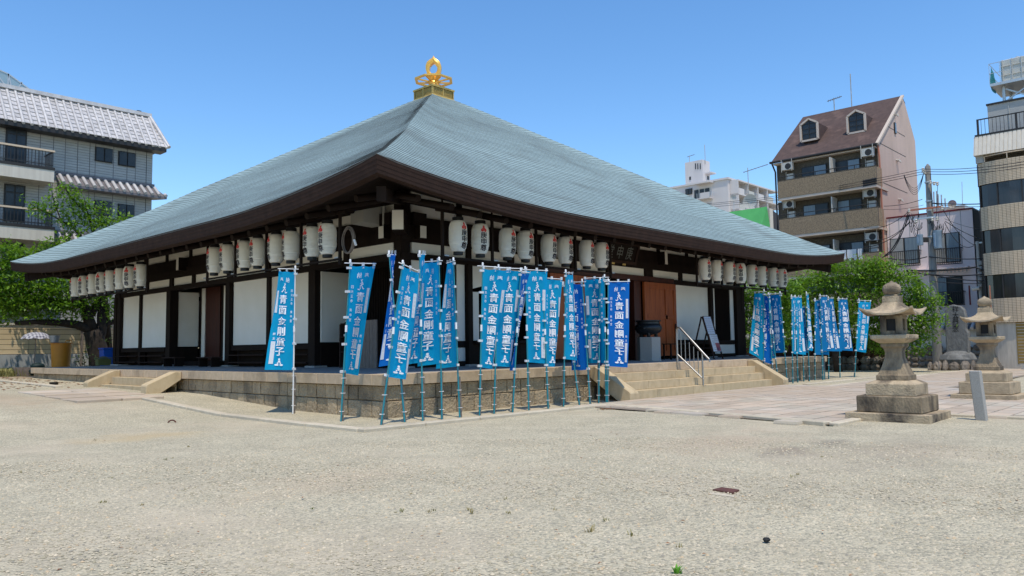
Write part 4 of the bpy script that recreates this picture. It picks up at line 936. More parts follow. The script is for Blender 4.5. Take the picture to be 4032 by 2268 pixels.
# ------------------------------------------------------------------ left corner behind the platform: tub, bucket, umbrella, bins
Yt = 27.5
def at_y(u, v, y=Yt): return at(u, v, 1, y)
tl, tr, tb_ = at_y(190, 1352), at_y(293, 1352), at_y(238, 1446)
tx, tz = (tl[0]+tr[0])/2, tl[2]; tr_ = (tr[0]-tl[0])*.80/2
tub = thing('plastic_tub', 'big orange plastic tub standing behind the end of the platform', 'tub', (tx, Yt, .55))
hb_ = tz-.62
MB().lathe([(tr_*.80,0),(tr_,hb_),(tr_*1.10,hb_+.005),(tr_*1.10,hb_+.04),(tr_*.96,hb_+.04),(tr_*.76,.06)], 40, c=(tx, Yt, .60), cap=True).build('tub_body', MT['pot'], tub, smooth=True, angle=40)
MB().tube([(tx+.02, Yt-tr_-.02, tz+.01), (tx+.05, Yt-tr_-.03, tz+.12), (tx+.30, Yt-tr_+.0, tz+.12), (tx+.33, Yt-tr_+.02, tz+.01)], .025, 8).build('tub_handle', MT['pot'], tub, smooth=True)
bk = thing('metal_bucket', 'small galvanised bucket set on top of the orange tub', 'bucket', (tx-.4, Yt, tz))
MB().lathe([(.155,.0),(.24,.32),(.255,.325),(.225,.33),(.14,.03)], 24, c=(tx-.38, Yt-.25, tz+.045)).build('bucket_body', MT['zinc'], bk, smooth=True, angle=40)
# plank under the bucket so that it stands on something
MB().box(tx-tr_*1.05, tx+.1, Yt-.5, Yt+.0, tz+.015, tz+.04).build('board', MT['stake'], tub)
# umbrella over a dark bundle
Yu = 29.0
uc = at(143, 1325, 1, Yu); ub_ = at(136, 1440, 1, Yu)
um = thing('umbrella', 'open grey plaid umbrella tied to a post near the orange tub', 'umbrella', (uc[0], Yu, .6))
def plaid():
    m = mat('plaid_cloth', (.50,.50,.56), None, .8, trans=.3); nt = m.node_tree; b = nt.nodes['Principled BSDF']; L = nt.links.new
    g = _n(nt, 'ShaderNodeNewGeometry'); outs = []
    for ax in ('X', 'Y'):
        w = _n(nt, 'ShaderNodeTexWave', bands_direction=ax); w.inputs['Scale'].default_value = 2.2; L(g.outputs['Position'], w.inputs[0]); outs.append(w.outputs['Fac'])
    a = _n(nt, 'ShaderNodeMath', operation='ADD'); L(outs[0], a.inputs[0]); L(outs[1], a.inputs[1])
    cr = _n(nt, 'ShaderNodeValToRGB'); cr.color_ramp.elements[0].color = (.08,.08,.14,1); cr.color_ramp.elements[1].color = (.62,.61,.64,1); cr.color_ramp.elements[1].position = .8
    q = _n(nt, 'ShaderNodeMath', operation='MULTIPLY'); q.inputs[1].default_value = .5; L(a.outputs[0], q.inputs[0]); L(q.outputs[0], cr.inputs[0]); L(cr.outputs[0], b.inputs['Base Color']); return m
R_ = .68
mb = MB(); G = []
for i in range(6):
    a = i/5*1.0; row = []
    for k in range(33):
        th = 2*math.pi*k/32; rr2 = R_*math.sin(a*1.25)/math.sin(1.25)*(1-.05*a*abs(math.sin(th*4))); z = .42*(math.cos(a*1.25)-math.cos(1.25))/(1-math.cos(1.25))*.85+.05*a*abs(math.sin(th*4))
        row.append((uc[0]+rr2*math.cos(th), Yu+rr2*math.sin(th), uc[2]-.14+z))
    G.append(row)
mb.grid(G).build('canopy', plaid(), um, smooth=True)
MB().tube([(uc[0]-.08, Yu, .5), (uc[0], Yu, uc[2]+.26)], .022, 8).build('shaft', MT['stake'], um)
for k in range(8):
    th = 2*math.pi*k/8; MB().tube([(uc[0], Yu, uc[2]+.10), (uc[0]+R_*.95*math.cos(th), Yu+R_*.95*math.sin(th), uc[2]-.13)], .006, 4).build('rib', MT['steel'], um)
bu = thing('wrapped_bundle', 'dark green wrapped bundle at the foot of the umbrella', 'bundle', (ub_[0], Yu-.4, .6))
rr_ = random.Random(9)
for j, (cx_, cy_, cz_, s_) in enumerate(((0,0,.16,.36),(.02,0,.42,.30))):
    G = []
    for i in range(9):
        ph_ = math.pi*i/8; G.append([(ub_[0]+cx_+s_*math.sin(ph_)*math.cos(t)*(1+.12*rr_.random()), Yu-.4+s_*.8*math.sin(ph_)*math.sin(t), .6+cz_+s_*.5*math.cos(ph_)*(1+.15*rr_.random())) for t in np.linspace(0, 2*math.pi, 15)])
    for g_ in G: g_[-1] = g_[0]
    MB().grid(G).build('bundle_cloth', MT['cloth'], bu, smooth=True)
bx = thing('wooden_crate', 'small open wooden crate lying on the weedy ground', 'crate', (-1.0, 28.5, .6))
pp = at(92, 1440, 1, 28.6)
for a in ((-.33,.33,-.02,.02),(-.33,-.29,.02,.4),(.29,.33,.02,.4),(-.33,.33,.4,.44)): MB().box(pp[0]+a[0], pp[0]+a[1], 28.6+a[2], 28.6+a[3], .58, .98).build('crate_board', MT['stake'], bx)
bb = thing('blue_bin', 'bright blue lidded plastic bin against the hall behind the tree', 'bin', (3.9, 27.2, .9))
bp0, bp1 = at(408, 1372, 1, 26.3), at(447, 1372, 1, 26.3)
bw = (bp1[0]-bp0[0])+.25; b0 = bp0[0]
MB().add([(b0+.06, 26.35, .9),(b0+bw-.06, 26.35, .9),(b0+bw-.06, 26.85, .9),(b0+.06, 26.85, .9),(b0, 26.3, bp0[2]-.05),(b0+bw, 26.3, bp0[2]-.05),(b0+bw, 26.9, bp0[2]-.05),(b0, 26.9, bp0[2]-.05)], [(0,3,2,1),(4,5,6,7),(0,1,5,4),(1,2,6,5),(2,3,7,6),(3,0,4,7)]).build('bin_body', MT['bluep'], bb, bev=.02)
MB().box(b0-.04, b0+bw+.04, 26.26, 26.94, bp0[2]-.045, bp0[2]+.03).build('lid', MT['bluep'], bb, bev=.02)
bs = thing('plastic_basket', 'olive green plastic basket on the platform beside the hall', 'basket', (2.6, 24.2, 1.04))
b1, b2 = at(381, 1438, 2, 1.04), at(418, 1438, 2, 1.04)
x0_, y0_ = 2.25, 24.1
for dz in (0, .09, .18, .27, .33):
    k_ = .85+.15*dz/.33
    for (xa, xb, ya, yb) in ((-.32*k_, .32*k_, -.24*k_, -.235*k_+.008), (-.32*k_, .32*k_, .235*k_, .24*k_), (-.32*k_, -.31*k_, -.24*k_, .24*k_), (.31*k_, .32*k_, -.24*k_, .24*k_)):
        MB().box(x0_+.35+xa, x0_+.35+xb, y0_+.2+ya, y0_+.2+yb, 1.045+dz, 1.075+dz).build('basket_band', MT['basket'], bs)
MB().box(x0_+.08, x0_+.62, y0_+.0, y0_+.4, 1.045, 1.33).build('basket_liner', MT['basket'], bs)
G = [[(x0_+.35+.24*math.cos(t)*math.sin(p__), y0_+.2+.18*math.sin(t)*math.sin(p__), 1.33+.14*math.cos(p__)) for t in np.linspace(0, 2*math.pi, 13)] for p__ in np.linspace(0, math.pi/2, 5)]
sk = tagp(MB().grid(G).build('sack', MT['grayp'], None, smooth=True), 'grey rounded sack filling the olive plastic basket', 'sack')
# ------------------------------------------------------------------ objects on the gravel
mp0 = at(2860, 1940, 2, .0)
ip = thing('drain_cover', 'rusty red iron plate lying on the gravel at lower right', 'plate', (mp0[0], mp0[1], 0))
def pq(pts, z0, z1): 
    w = [at(u, v, 2, 0) for u, v in pts]; return MB().add([(p[0], p[1], z) for z in (z0, z1) for p in w], [(0,1,2,3),(7,6,5,4),(0,4,5,1),(1,5,6,2),(2,6,7,3),(3,7,4,0)])
pq([(2806,1937),(2842,1928),(2911,1938),(2886,1950)], -.02, .028).build('cover_plate', MT['iron'], ip, recalc=True)
pq([(2790,1950),(2800,1943),(2893,1957),(2890,1963)], -.02, .016).build('concrete_rim', MT['kerb'], ip, recalc=True)
rg = at(677, 1668, 2, 0); 
tagp(MB().tube([(rg[0]+.07*math.cos(a), rg[1]-.07*math.cos(a)*.6, .0+.075*math.sin(a)) for a in np.linspace(-.1, math.pi+.1, 13)], .017, 8).build('iron_ring', MT['iron'], smooth=True), 'rusty iron ring standing half buried in the left gravel', 'ring')
cp = at(212, 1516, 2, .45); tagp(MB().lathe([(.13,0),(.15,.07),(.15,.10),(.12,.11)], 16, c=(cp[0], cp[1], gz(cp[0], cp[1])-.01)).build('drain_disc', MT['black'], smooth=True, angle=40), 'small black round drain cap left of the side steps', 'cap')
lp = at(3019, 2132, 2, 0); rr_ = random.Random(2)
G = [[(lp[0]+(.026+.012*rr_.random())*math.sin(p__)*math.cos(t), lp[1]+(.024+.012*rr_.random())*math.sin(p__)*math.sin(t), .012+.018*math.cos(p__)*(.7+.6*rr_.random())) for t in np.linspace(0, 2*math.pi, 10)] for p__ in np.linspace(0, math.pi, 6)]
for g_ in G: g_[-1] = g_[0]
tagp(MB().grid(G).build('black_clump', MT['rubber']), 'small black crumpled clump lying on the bare gravel', 'clump')
gp0 = at(3866, 1657, 2, 0)
gpst = thing('granite_marker', 'leaning grey granite marker post before the right stone lantern', 'post', (gp0[0], gp0[1], 0))
bL, bR = at(3850, 1655, 2, 0), at(3890, 1662, 2, 0); dl = CAM[0]-gp0[0]
hh = 1.46*(at(3850, 1462, 0, gp0[0])[2]/1.46)
MB().prism([(gp0[0]-.08, gp0[1]+.09, -.05), (gp0[0]-.09, gp0[1]-.10, -.05), (gp0[0]+.09, gp0[1]-.10, -.05), (gp0[0]+.09, gp0[1]+.09, -.05)], (-.05, .06, 1.03)).build('marker_shaft', MT['granite'], gpst, recalc=True, bev=.012)
# ------------------------------------------------------------------ stone lanterns
def stone_lantern(name, cx, cy, k, rz, label, m, dark=True):
    r = thing('stone_lantern', label, 'stone lantern', (cx, cy, 0), rz, 'stone lanterns on the paving')
    q = math.sqrt(2); kx = .91*k
    def zm(z): return float(np.interp(z, (-.06,.18,.56,.87,.95,1.08,1.66,1.86,1.93,2.17,2.62,2.90,2.99,3.04,3.435), (-.06,.17,.50,.73,.80,.90,1.36,1.48,1.54,1.71,2.11,2.39,2.50,2.53,2.83)))*k
    def sqp(prof, nm, bev=0, tw=0.0, sides=4, mm=None, smooth=False):
        rot = 0 if sides == 4 else tw
        return MB().lathe([((a*q if sides == 4 else a)*kx, zm(z)) for a, z in prof], sq=sides, rot=rot).build(nm, MT[mm or m], r, fix=False, bev=bev, smooth=smooth, angle=50)
    sqp([(.86, -.06), (.86, .18)], 'plinth', .012)
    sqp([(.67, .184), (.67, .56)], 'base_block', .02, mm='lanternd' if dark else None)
    sqp([(.51, .564), (.51, .87), (.49, .885), (.37, .945), (.35, .95)], 'upper_base', .008)
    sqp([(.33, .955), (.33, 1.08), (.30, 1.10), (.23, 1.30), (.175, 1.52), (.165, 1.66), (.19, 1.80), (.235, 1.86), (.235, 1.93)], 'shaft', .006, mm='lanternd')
    sqp([(.24, 1.935), (.28, 1.96), (.385, 2.05), (.40, 2.07), (.40, 2.17), (.36, 2.18)], 'platform_bowl', .008)
    # fire box with openings: four corner pieces
    fb = sqp([(.17, 2.19), (.17, 2.60)], 'fire_box', 0, mm='rubber')
    for sx in (-1, 1):
        for sy in (-1, 1):
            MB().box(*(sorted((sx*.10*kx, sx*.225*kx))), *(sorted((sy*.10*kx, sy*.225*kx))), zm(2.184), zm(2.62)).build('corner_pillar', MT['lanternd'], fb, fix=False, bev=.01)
    for a in range(4):
        cs, sn = round(math.cos(a*math.pi/2)), round(math.sin(a*math.pi/2))
        for z0, z1 in ((2.186, 2.27), (2.54, 2.618)):
            x0, x1, y0, y1 = -.098, .098, .12, .222
            pts = [(x*cs-y*sn, x*sn+y*cs) for x, y in ((x0,y0),(x1,y1))]
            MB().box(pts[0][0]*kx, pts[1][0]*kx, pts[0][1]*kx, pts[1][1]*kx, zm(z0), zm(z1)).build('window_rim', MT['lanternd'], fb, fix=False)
    # roof with upswept corners
    mb = MB(); n = 10
    def rf(s, t, layer):   # s radius fraction 0..1, t side param
        ang = 2*math.pi*t; cxs = math.cos(ang); sns = math.sin(ang); mx = max(abs(cxs), abs(sns)); ux, uy = cxs/mx, sns/mx
        cor = (min(abs(ux), abs(uy)))**2.6
        half = (.16+.36*s)*kx
        z = 2.90-.235*s**.55*.9-.03*s+ cor*.135*s**3
        if layer: z = 2.66+cor*.10*s**3-.02*(1-s) -.04*s*(1-cor)
        rad = half*(1+.07*cor*s)
        return (ux*rad, uy*rad, zm(2.62)+(z-2.62)*k)
    tt_ = [i/40 for i in range(41)]
    top_ = [[rf(s, t, 0) for t in tt_] for s in np.linspace(0, 1, 9)]; bot_ = [[rf(s, t, 1) for t in tt_] for s in np.linspace(1, 0, 5)]
    mb.grid(top_+bot_); mb.build('lantern_roof', MT[m], r, fix=False, smooth=True, angle=50)
    sqp([(.165, 2.86), (.17, 2.90), (.17, 2.985), (.15, 2.99)], 'finial_base', .006)
    sqp([(.14, 2.992), (.14, 3.03), (.12, 3.05)], 'finial_neck', .006)
    MB().lathe([(a*kx, zm(z)) for a, z in ((.10,3.04),(.155,3.075),(.19,3.15),(.195,3.22),(.17,3.30),(.11,3.355),(.05,3.385),(.02,3.42),(0.001,3.435))], 28).build('jewel', MT[m], r, fix=False, smooth=True)
    return r
L1 = (at(3648, 1680, 2, 0)+at(3728, 1647, 2, 0))/2
e1 = at(3648,1680.6,2,0); e2 = at(3348,1656,2,0); e3 = at(3728,1647,2,0)
c1 = (e2+e3)/2
stone_lantern('a', c1[0]-.02, c1[1]+.0, 1.0, .02, 'larger tan stone lantern on a stepped base, nearest on the right paving', 'lantern')
f1 = at(3993,1584,2,0); f2 = at(3757,1577,2,0); f3 = at(4032,1572,2,0)
c2 = np.array([13.25, -9.12, 0])
stone_lantern('b', c2[0], c2[1], .985, -.01, 'farther stone lantern behind the leaning granite marker', 'lantern2', dark=False)
# ------------------------------------------------------------------ background materials
BM = dict(
 siding=mat('grey_siding', (.42,.41,.38), (.36,.35,.325), .7, 2, stretch=(1,1,3), rand=.05), tile=mat('roof_tile_grey', (.58,.555,.535), (.42,.40,.385), .32, 3, spec=.6, rand=.12),
 tiled=mat('roof_tile_dark', (.17,.155,.155), (.11,.10,.10), .5, 4, rand=.15), frame=mat('dark_frame', (.03,.028,.027), None, .5),
 glass=mat('window_glass', (.02,.024,.028), (.045,.05,.055), .2, 1.5, spec=.3), curtain=mat('curtained_glass', (.20,.25,.28), (.12,.16,.19), .25, 5, stretch=(6,6,.2), spec=.6),
 cream=mat('cream_panel', (.62,.57,.48), (.52,.47,.39), .7, 2, stretch=(3,3,.3)), creamlow=mat('cream_dirty', (.55,.50,.42), (.40,.36,.30), .8, 3, stretch=(2,2,.3)),
 railb=mat('beige_rail', (.58,.46,.33), None, .6), fence=mat('beige_fence_board', (.64,.50,.31), (.58,.45,.27), .8, 1.5, rand=.05), conc=mat('concrete', (.40,.40,.38), (.30,.30,.28), .9, 3, bump=.2),
 brick=mat('tan_brick', (.40,.30,.19), (.28,.205,.13), .85, 6, c3=(.22,.165,.115), s3=13, t3=(.5,.62)), mortar=mat('mortar', (.13,.11,.09), None, .95),
 brickd=mat('brown_brick', (.12,.095,.065), (.07,.055,.04), .85, 7, c3=(.16,.13,.09), s3=14, t3=(.52,.62)), pink=mat('pink_render', (.58,.44,.37), (.50,.38,.31), .9, .8, stretch=(1,1,.25), c3=(.38,.29,.25), s3=.4, t3=(.6,.8)),
 broof=mat('brown_roof', (.105,.068,.058), (.072,.048,.042), .9, 3, bump=.4, bscale=30, c3=(.17,.11,.09), s3=1, t3=(.55,.8)), trim=mat('beige_trim', (.55,.46,.38), None, .8), ac=mat('ac_white', (.50,.48,.43), None, .5),
 lilac=mat('lilac_render', (.86,.73,.70), (.78,.66,.64), .9, .6), darkwall=mat('dark_grey_wall', (.05,.048,.05), None, .8), rust=mat('rust_red_pipe', (.42,.16,.10), None, .6),
 tbrick=mat('tan_tile', (.62,.49,.34), (.54,.42,.29), .6, 2), dglass=mat('dark_window', (.02,.018,.017), (.045,.04,.038), .12, 1.2, stretch=(3,3,.3), spec=.6),
 apart=mat('white_concrete', (.62,.59,.58), (.54,.51,.50), .9, .3, stretch=(1,1,.3)), green=mat('green_sheet', (.10,.42,.13), (.08,.36,.11), .8, 1), pole=mat('concrete_pole', (.24,.235,.22), (.16,.155,.145), .85, 4, stretch=(3,3,.5)),
 wire=mat('wire', (.02,.02,.022), None, .6), trans=mat('transformer_grey', (.30,.38,.45), (.24,.31,.38), .5, 4), galv=mat('galvanised_steel', (.50,.52,.52), None, .4, metal=.5), net=mat('teal_net', (.05,.28,.30), None, .8, trans=.4),
 tank=mat('tank_panel', (.55,.55,.50), (.45,.45,.40), .7, 3), maroon=mat('maroon_sign', (.16,.015,.02), None, .5), shutter=mat('ochre_shutter', (.26,.17,.05), None, .6), whitew=mat('white_wall', (.66,.66,.62), (.58,.58,.54), .9, 1),
 greenm=mat('meadow', (.16,.20,.05), (.26,.22,.09), .95, 2))
PCACHE = {}
def zoomf(ox, oy, s): return lambda x, y: (ox+x*s, oy+y*s)
def rx(X, tl, br, d0, d1, mb=None):
    """box on a wall facing -x: corners seen at tl (top left) and br (bottom right); d0..d1 outwards"""
    p = at(*tl, 0, X); q = at(*br, 0, X); return (mb or MB()).box(X-d1, X-d0, q[1], p[1], q[2], p[2])
def ry(Y, tl, br, d0, d1, mb=None):
    p = at(*tl, 1, Y); q = at(*br, 1, Y); return (mb or MB()).box(p[0], q[0], Y-d1, Y-d0, q[2], p[2])
def windowf(fn, P, tl, br, root, panes=2, frame='frame', glass='glass', d=.05, f=5, second=None):
    fr = fn(P, tl, br, .0, d*.5).build('window', BM[frame], root)
    (x0, y0), (x1, y1) = tl, br
    n = panes; w = (x1-x0)/n
    for i in range(n):
        g = glass if not second or i == 0 else second
        a = (x0+w*i+f*.5, y0+f*.6+(0)); b = (x0+w*(i+1)-f*.5, y1-f*.6)
        # keep the pane edges parallel to the frame: work in the wall plane
        ax = 0 if fn is rx else 1
        p = at(*tl, ax, P); q = at(*br, ax, P); hi = 1 if fn is rx else 0
        t0, t1 = p[hi], q[hi]; m = (t1-t0)/n; e = abs(t1-t0)*.03+.02; sg = 1 if t1 > t0 else -1
        u0 = t0+m*i+sg*e*.8; u1 = t0+m*(i+1)-sg*e*.8; z0, z1 = q[2]+.05, p[2]-.05
        if fn is rx: MB().box(P-d, P-d*.5-.003, u0, u1, z0, z1).build('pane', BM[g], fr)
        else: MB().box(u0, u1, P-d, P-d*.5-.003, z0, z1).build('pane', BM[g], fr)
    return fr
# ------------------------------------------------------------------ left fence wall
YF = 33.0
fw_ = thing('board_fence', 'long beige horizontal board fence with grey concrete foot behind the left tree', 'fence', (-2, YF, .6))
vs_ = [1395, 1377, 1357, 1337, 1317, 1298, 1290]
zs_ = [at(120, v, 1, YF)[2] for v in vs_]
for z0, z1 in zip(zs_, zs_[1:]):
    for x0, x1 in ((-14, -9.0), (-9.0, -3.6), (-3.6, 1.9), (1.9, 8.5)): MB().box(x0+.01, x1-.01, YF-.04+random.uniform(0, .01), YF+.05, z0+.022, z1).build('fence_board', BM['fence'], fw_)
MB().box(-14, 8.5, YF+.0, YF+.12, .3, zs_[-1]-.02).build('fence_back', BM['frame'], fw_)
MB().box(-14, 8.5, YF-.03, YF+.18, zs_[-1]+.005, zs_[-1]+.13).build('top_band', BM['creamlow'], fw_)
MB().box(-14, 8.5, YF-.09, YF+.22, zs_[-1]+.135, zs_[-1]+.24).build('cap_rail', BM['cream'], fw_)
for i in range(16):
    x0 = -14+i*1.4; MB().box(x0+.01, x0+1.39, YF-.10, YF+.06, .4, zs_[0]+.0).build('concrete_block', BM['conc'], fw_)
for x in (-8.9, -2.2, 4.4): MB().box(x, x+.12, YF-.16, YF-.105, .5, zs_[-1]+.1).build('fence_post', MT['stake'], fw_)
# ------------------------------------------------------------------ left building with tiled mansard
YB = 36.0; za = zoomf(0, 250, .5868)
lb = thing('office_building', 'grey sided building with silver tiled mansard roof and balconies at left', 'building', (2, YB, 0))
corner = at(*za(1022, 575), 1, YB); xr = corner[0]; ze = corner[2]
MB().box(-16, xr, YB, YB+12, 0, ze+.4).build('wall', BM['frame'], lb)
z = .8; zst = (zs_[0])
zz = 1.0
while zz < ze-.02:
    for x0, x1 in ((-15.9, -1.2), (-1.2, xr+.02)):
        MB().box(x0+.005, x1-.005, YB-.035-.012*((x0 > -2)), YB-.002, zz, zz+.145).build('siding_board', BM['siding'], lb)
    zz += .16
for u in (265, 355, 435, 518, 600, 638, 760, 852, 908, 981):
    p = at(*za(u, 640), 1, YB); MB().box(p[0]-.015, p[0]+.015, YB-.058, YB-.048, 1.0, ze).build('seam_strip', BM['tiled'] if u != 981 else BM['frame'], lb)
# mansard roof: surface, ribs and pan tiles
eL, eR = at(*za(0, 362), 1, YB-.9), at(*za(1128, 568), 1, YB-.9)
tR = at(*za(1000, 362), 1, YB+1.0); zt_ = tR[2]; zb_ = eR[2]; Ye, Yt_ = YB-.9, YB+1.0
xe = eR[0]; xt = tR[0]
rf_ = MB().add([(-16,Ye,zb_),(xe,Ye,zb_),(xt,Yt_,zt_),(-16,Yt_,zt_),(xe,YB+12,zb_),(xt,YB+11,zt_)], [(0,1,2,3),(1,4,5,2),(3,2,5)]).build('mansard', BM['tile'], lb)
MB().box(-16, xe-.1, Ye-.02, YB+.02, zb_-.28, zb_-.05).build('eave_board', BM['frame'], lb)
MB().box(-16, xt+.1, Yt_-.2, Yt_+.2, zt_, zt_+.22).build('ridge_cap', BM['tile'], lb)
slope = np.array([0, Yt_-Ye, zt_-zb_]); sn_ = np.array([0, -(zt_-zb_), (Yt_-Ye)]); sn_ = sn_/np.linalg.norm(sn_)
pitch = .42; nr = int((xe+9)/pitch)
ribm = MB(); pts = [np.array([0, Ye-.06, zb_-.06])+slope*0+sn_*.03, np.array([0, Ye, zb_])+slope*1.0+sn_*.03]
ribm.tube(pts, .085, 8); ribme = ribm.mesh('tile_rib', BM['tile'], True, 50)
L_ = np.linalg.norm(slope); NP_ = 8
panme = MB().add([tuple(np.array([x, Ye, zb_])+slope*t+sn_*o) for t, o in ((0,.055),(1/NP_,.012)) for x in (.09, .33)]+[tuple(np.array([x, Ye, zb_])+sn_*.0) for x in (.09,.33)], [(0,1,3,2),(4,5,1,0)]).mesh('pan_tile', BM['tile'])
for i in range(nr):
    x = xe-.12-i*pitch
    o = bpy.data.objects.new('tile_rib', ribme); COL.objects.link(o); o.parent = rf_; o.location = (x, 0, 0)
    if x > xt: o.scale = (1, 1, 1); o.location = (x, 0, 0)
    if x > xt:
        k = (xe-x)/(xe-xt); COL.objects.unlink(o); bpy.data.objects.remove(o)
        MB().tube([np.array([x, 0, 0])+pts[0], np.array([x, Ye, zb_])+slope*max(.08, k)+sn_*.03], .085, 8).build('tile_rib', BM['tile'], rf_, smooth=True, angle=50)
    for j in range(NP_):
        if x-.42 > xt and (j+1)/NP_ > (xe-x+.2)/(xe-xt): continue
        if i*NP_+j > 290: continue
        o = bpy.data.objects.new('pan_tile', panme); COL.objects.link(o); o.parent = rf_; o.location = np.array([x-.42, 0, 0])+slope*(j/NP_)
MB().tube([np.array([xe+.02, Ye-.05, zb_])+sn_*.06, np.array([xt+.02, Yt_, zt_])+sn_*.08], .12, 8).build('verge_tile', BM['tile'], rf_, smooth=True, angle=50)
# pent roofs
for (a, b, c_, d_, e_) in (((370,740),(1020,828),(1120,895),.95,0), ((365,1115),(1020,1215),(1120,1280),.95,0)):
    p0 = at(*za(*a), 1, YB); p1 = at(*za(*b), 1, YB); q1 = at(*za(*c_), 1, YB-.85)
    zt2, zb2 = (p0[2]+p1[2])/2, q1[2]; x0 = p0[0]; x1 = q1[0]
    pr = MB().add([(x0,YB-.85,zb2),(x1,YB-.85,zb2),(p1[0]+.1,YB,zt2),(x0,YB,zt2),(x0,YB-.85,zb2-.16),(x1,YB-.85,zb2-.16),(p1[0]+.1,YB,zb2-.16),(x0,YB,zb2-.16)], [(0,1,2,3),(4,5,1,0),(5,6,2,1),(7,6,5,4)]).build('pent_roof', BM['tiled'], lb)
    x = x0+.2
    while x < x1:
        k = 1 if x < p1[0] else max(.15, 1-(x-p1[0])/(x1-p1[0]))
        MB().tube([(x, YB-.92, zb2+.04), (x, YB-.85+.85*k, zb2+(zt2-zb2)*k+.05)], .10, 8).build('tile_rib', BM['tile'], pr, smooth=True, angle=50); x += .42
    MB().box(x0, p1[0]+.1, YB-.14, YB-.05, zt2, zt2+.16).build('ridge_tile', BM['tiled'], pr)
# windows, doors
for tl, br in (((638,557),(752,672)), ((793,587),(905,700)), ((632,915),(745,1030)), ((790,940),(895,1055))):
    windowf(ry, YB-.05, za(*tl), za(*br), lb, 2, glass='glass', d=.14)
for tl, br in (((40,415),(172,672)), ((28,805),(160,1068)), ((15,1200),(150,1440))):
    dd = ry(YB-.046, za(*tl), za(*br), 0, .08).build('balcony_door', BM['frame'], lb)
    p = at(*za(*tl), 1, YB-.05); q = at(*za(*br), 1, YB-.05); hx = (p[0]+q[0])/2; H_ = p[2]-q[2]
    for xa, xb in ((p[0]+.08, hx-.04), (hx+.04, q[0]-.08)):
        for z0, z1 in ((q[2]+.05, q[2]+H_*.40), (q[2]+H_*.43, q[2]+H_*.76), (q[2]+H_*.80, p[2]-.06)): MB().box(xa, xb, YB-.14, YB-.127, z0, z1).build('pane', BM['glass'], dd)
# balconies
for v0 in (0, 402, 804):
    Yb = YB-1.5
    rr = at(*za(360, 585+v0), 1, Yb); br_ = at(*za(355, 700+v0*.99), 1, Yb); bb_ = at(*za(368, 800+v0*.99), 1, Yb); x1 = rr[0]
    zt3, zm_, zb3 = rr[2], br_[2], bb_[2]
    bl = MB().box(-16, x1+.08, Yb-.08, YB-.05, zm_-.16, zm_).build('balcony', BM['frame'], lb)
    MB().box(-16, x1+.05, Yb-.05, Yb+.05, zb3, zm_-.165).build('slab_face', BM['cream'], bl); MB().box(x1-.05, x1+.05, Yb+.052, YB-.05, zb3, zm_-.165).build('slab_side', BM['cream'], bl)
    MB().box(-16, x1-.052, Yb+.052, YB-.05, zb3+.02, zb3+.10).build('slab_soffit', BM['creamlow'], bl)
    MB().box(-16, x1+.06, Yb-.07, Yb+.07, zt3-.10, zt3).build('hand_rail', BM['railb'], bl)
    MB().box(-16, x1, Yb-.02, Yb+.02, zm_+.12, zm_+.16).build('low_rail', BM['frame'], bl)
    n = 46
    for i in range(n):
        x = x1-.06-i*.17; MB().box(x-.015, x+.015, Yb-.015, Yb+.015, zm_, zt3-.102).build('baluster', BM['frame'], bl)
    for i in range(7):
        y_ = Yb+.2+i*.19; MB().box(x1-.03, x1, y_-.015, y_+.015, zm_, zt3-.12).build('baluster', BM['frame'], bl)
    MB().box(x1-.05, x1+.02, Yb+.07, YB-.05, zt3-.10, zt3-.03).build('side_rail', BM['frame'], bl)
# glass roof structure on top
gA, gB, gC, gD = at(*za(-60, 20), 1, YB+2), at(*za(55, 70), 1, YB+2), at(*za(240, 178), 1, YB+2), at(*za(180, 190), 1, YB+2)
gr = thing('glass_canopy', 'translucent glass canopy on top of the grey sided building', 'canopy', tuple(gD))
zb4 = zt_+.1
MB().add([tuple(gA), tuple(gB), (gC[0], YB+2, zb4+.25), (gC[0]-1.2, YB+2, zb4), (gA[0], YB+2, zb4)], [(0,1,2,3,4)]).build('glazing', mat('pale_glass', (.35,.48,.52), None, .1, trans=.5), gr)
for a, b in ((gA, gB), (gB, (gC[0], YB+2, zb4+.25)), ((gB[0], YB+2, gB[2]), (gB[0], YB+2, zb4)), ((gC[0]+.1, YB+1.9, zb4+.3), (gC[0]-1.2, YB+2, zb4)), (gB*.5+gC*.5, (gB[0]*.5+gC[0]*.5-.4, YB+2, zb4)), (gA, (gB[0], YB+2, zb4+.2)), (gB, (gC[0]-1.2, YB+2, zb4))):
    MB().beam(a, b, .07, .07, up=(0,1,0)).build('canopy_bar', BM['galv'], gr)
p = at(*za(945, 320), 1, YB+1); MB().box(p[0]-.25, p[0], YB+.9, YB+1.1, zt_+.1, p[2]).build('roof_vent', BM['frame'], lb)
# ------------------------------------------------------------------ brick apartment house
XB = 44.0; zb = zoomf(3000, 250, .5868)
bh = thing('brick_apartments', 'narrow brick apartment house with brown roof, two dormers and pink side wall', 'building', (XB, 6.5, 0))
y0 = at(*zb(772, 515), 0, XB)[1]; y1 = at(*zb(92, 628), 0, XB)[1]; zev = .5*(at(*zb(772, 515), 0, XB)[2]+at(*zb(92, 628), 0, XB)[2])
pR = at(*zb(910, 232), 1, y0); pBk = at(*zb(950, 268), 1, y0); xrg, zrg = pR[0], pR[2]; xbk, zbk = pBk[0], pBk[2]
zrgL = at(*zb(305, 345), 1, y1); xrg = .5*(xrg+zrgL[0]); zrg = .5*(zrg+zrgL[2])
MB().prism([(XB+.02, y0+.02, 0), (xbk+2, y0+.02, 0), (xbk+2, y0+.02, zbk-2.5), (xbk, y0+.02, zbk-.05), (xrg, y0+.02, zrg-.05), (XB+.02, y0+.02, zev-.02)], (0, -.12, 0)).build('side_wall', BM['pink'], bh)
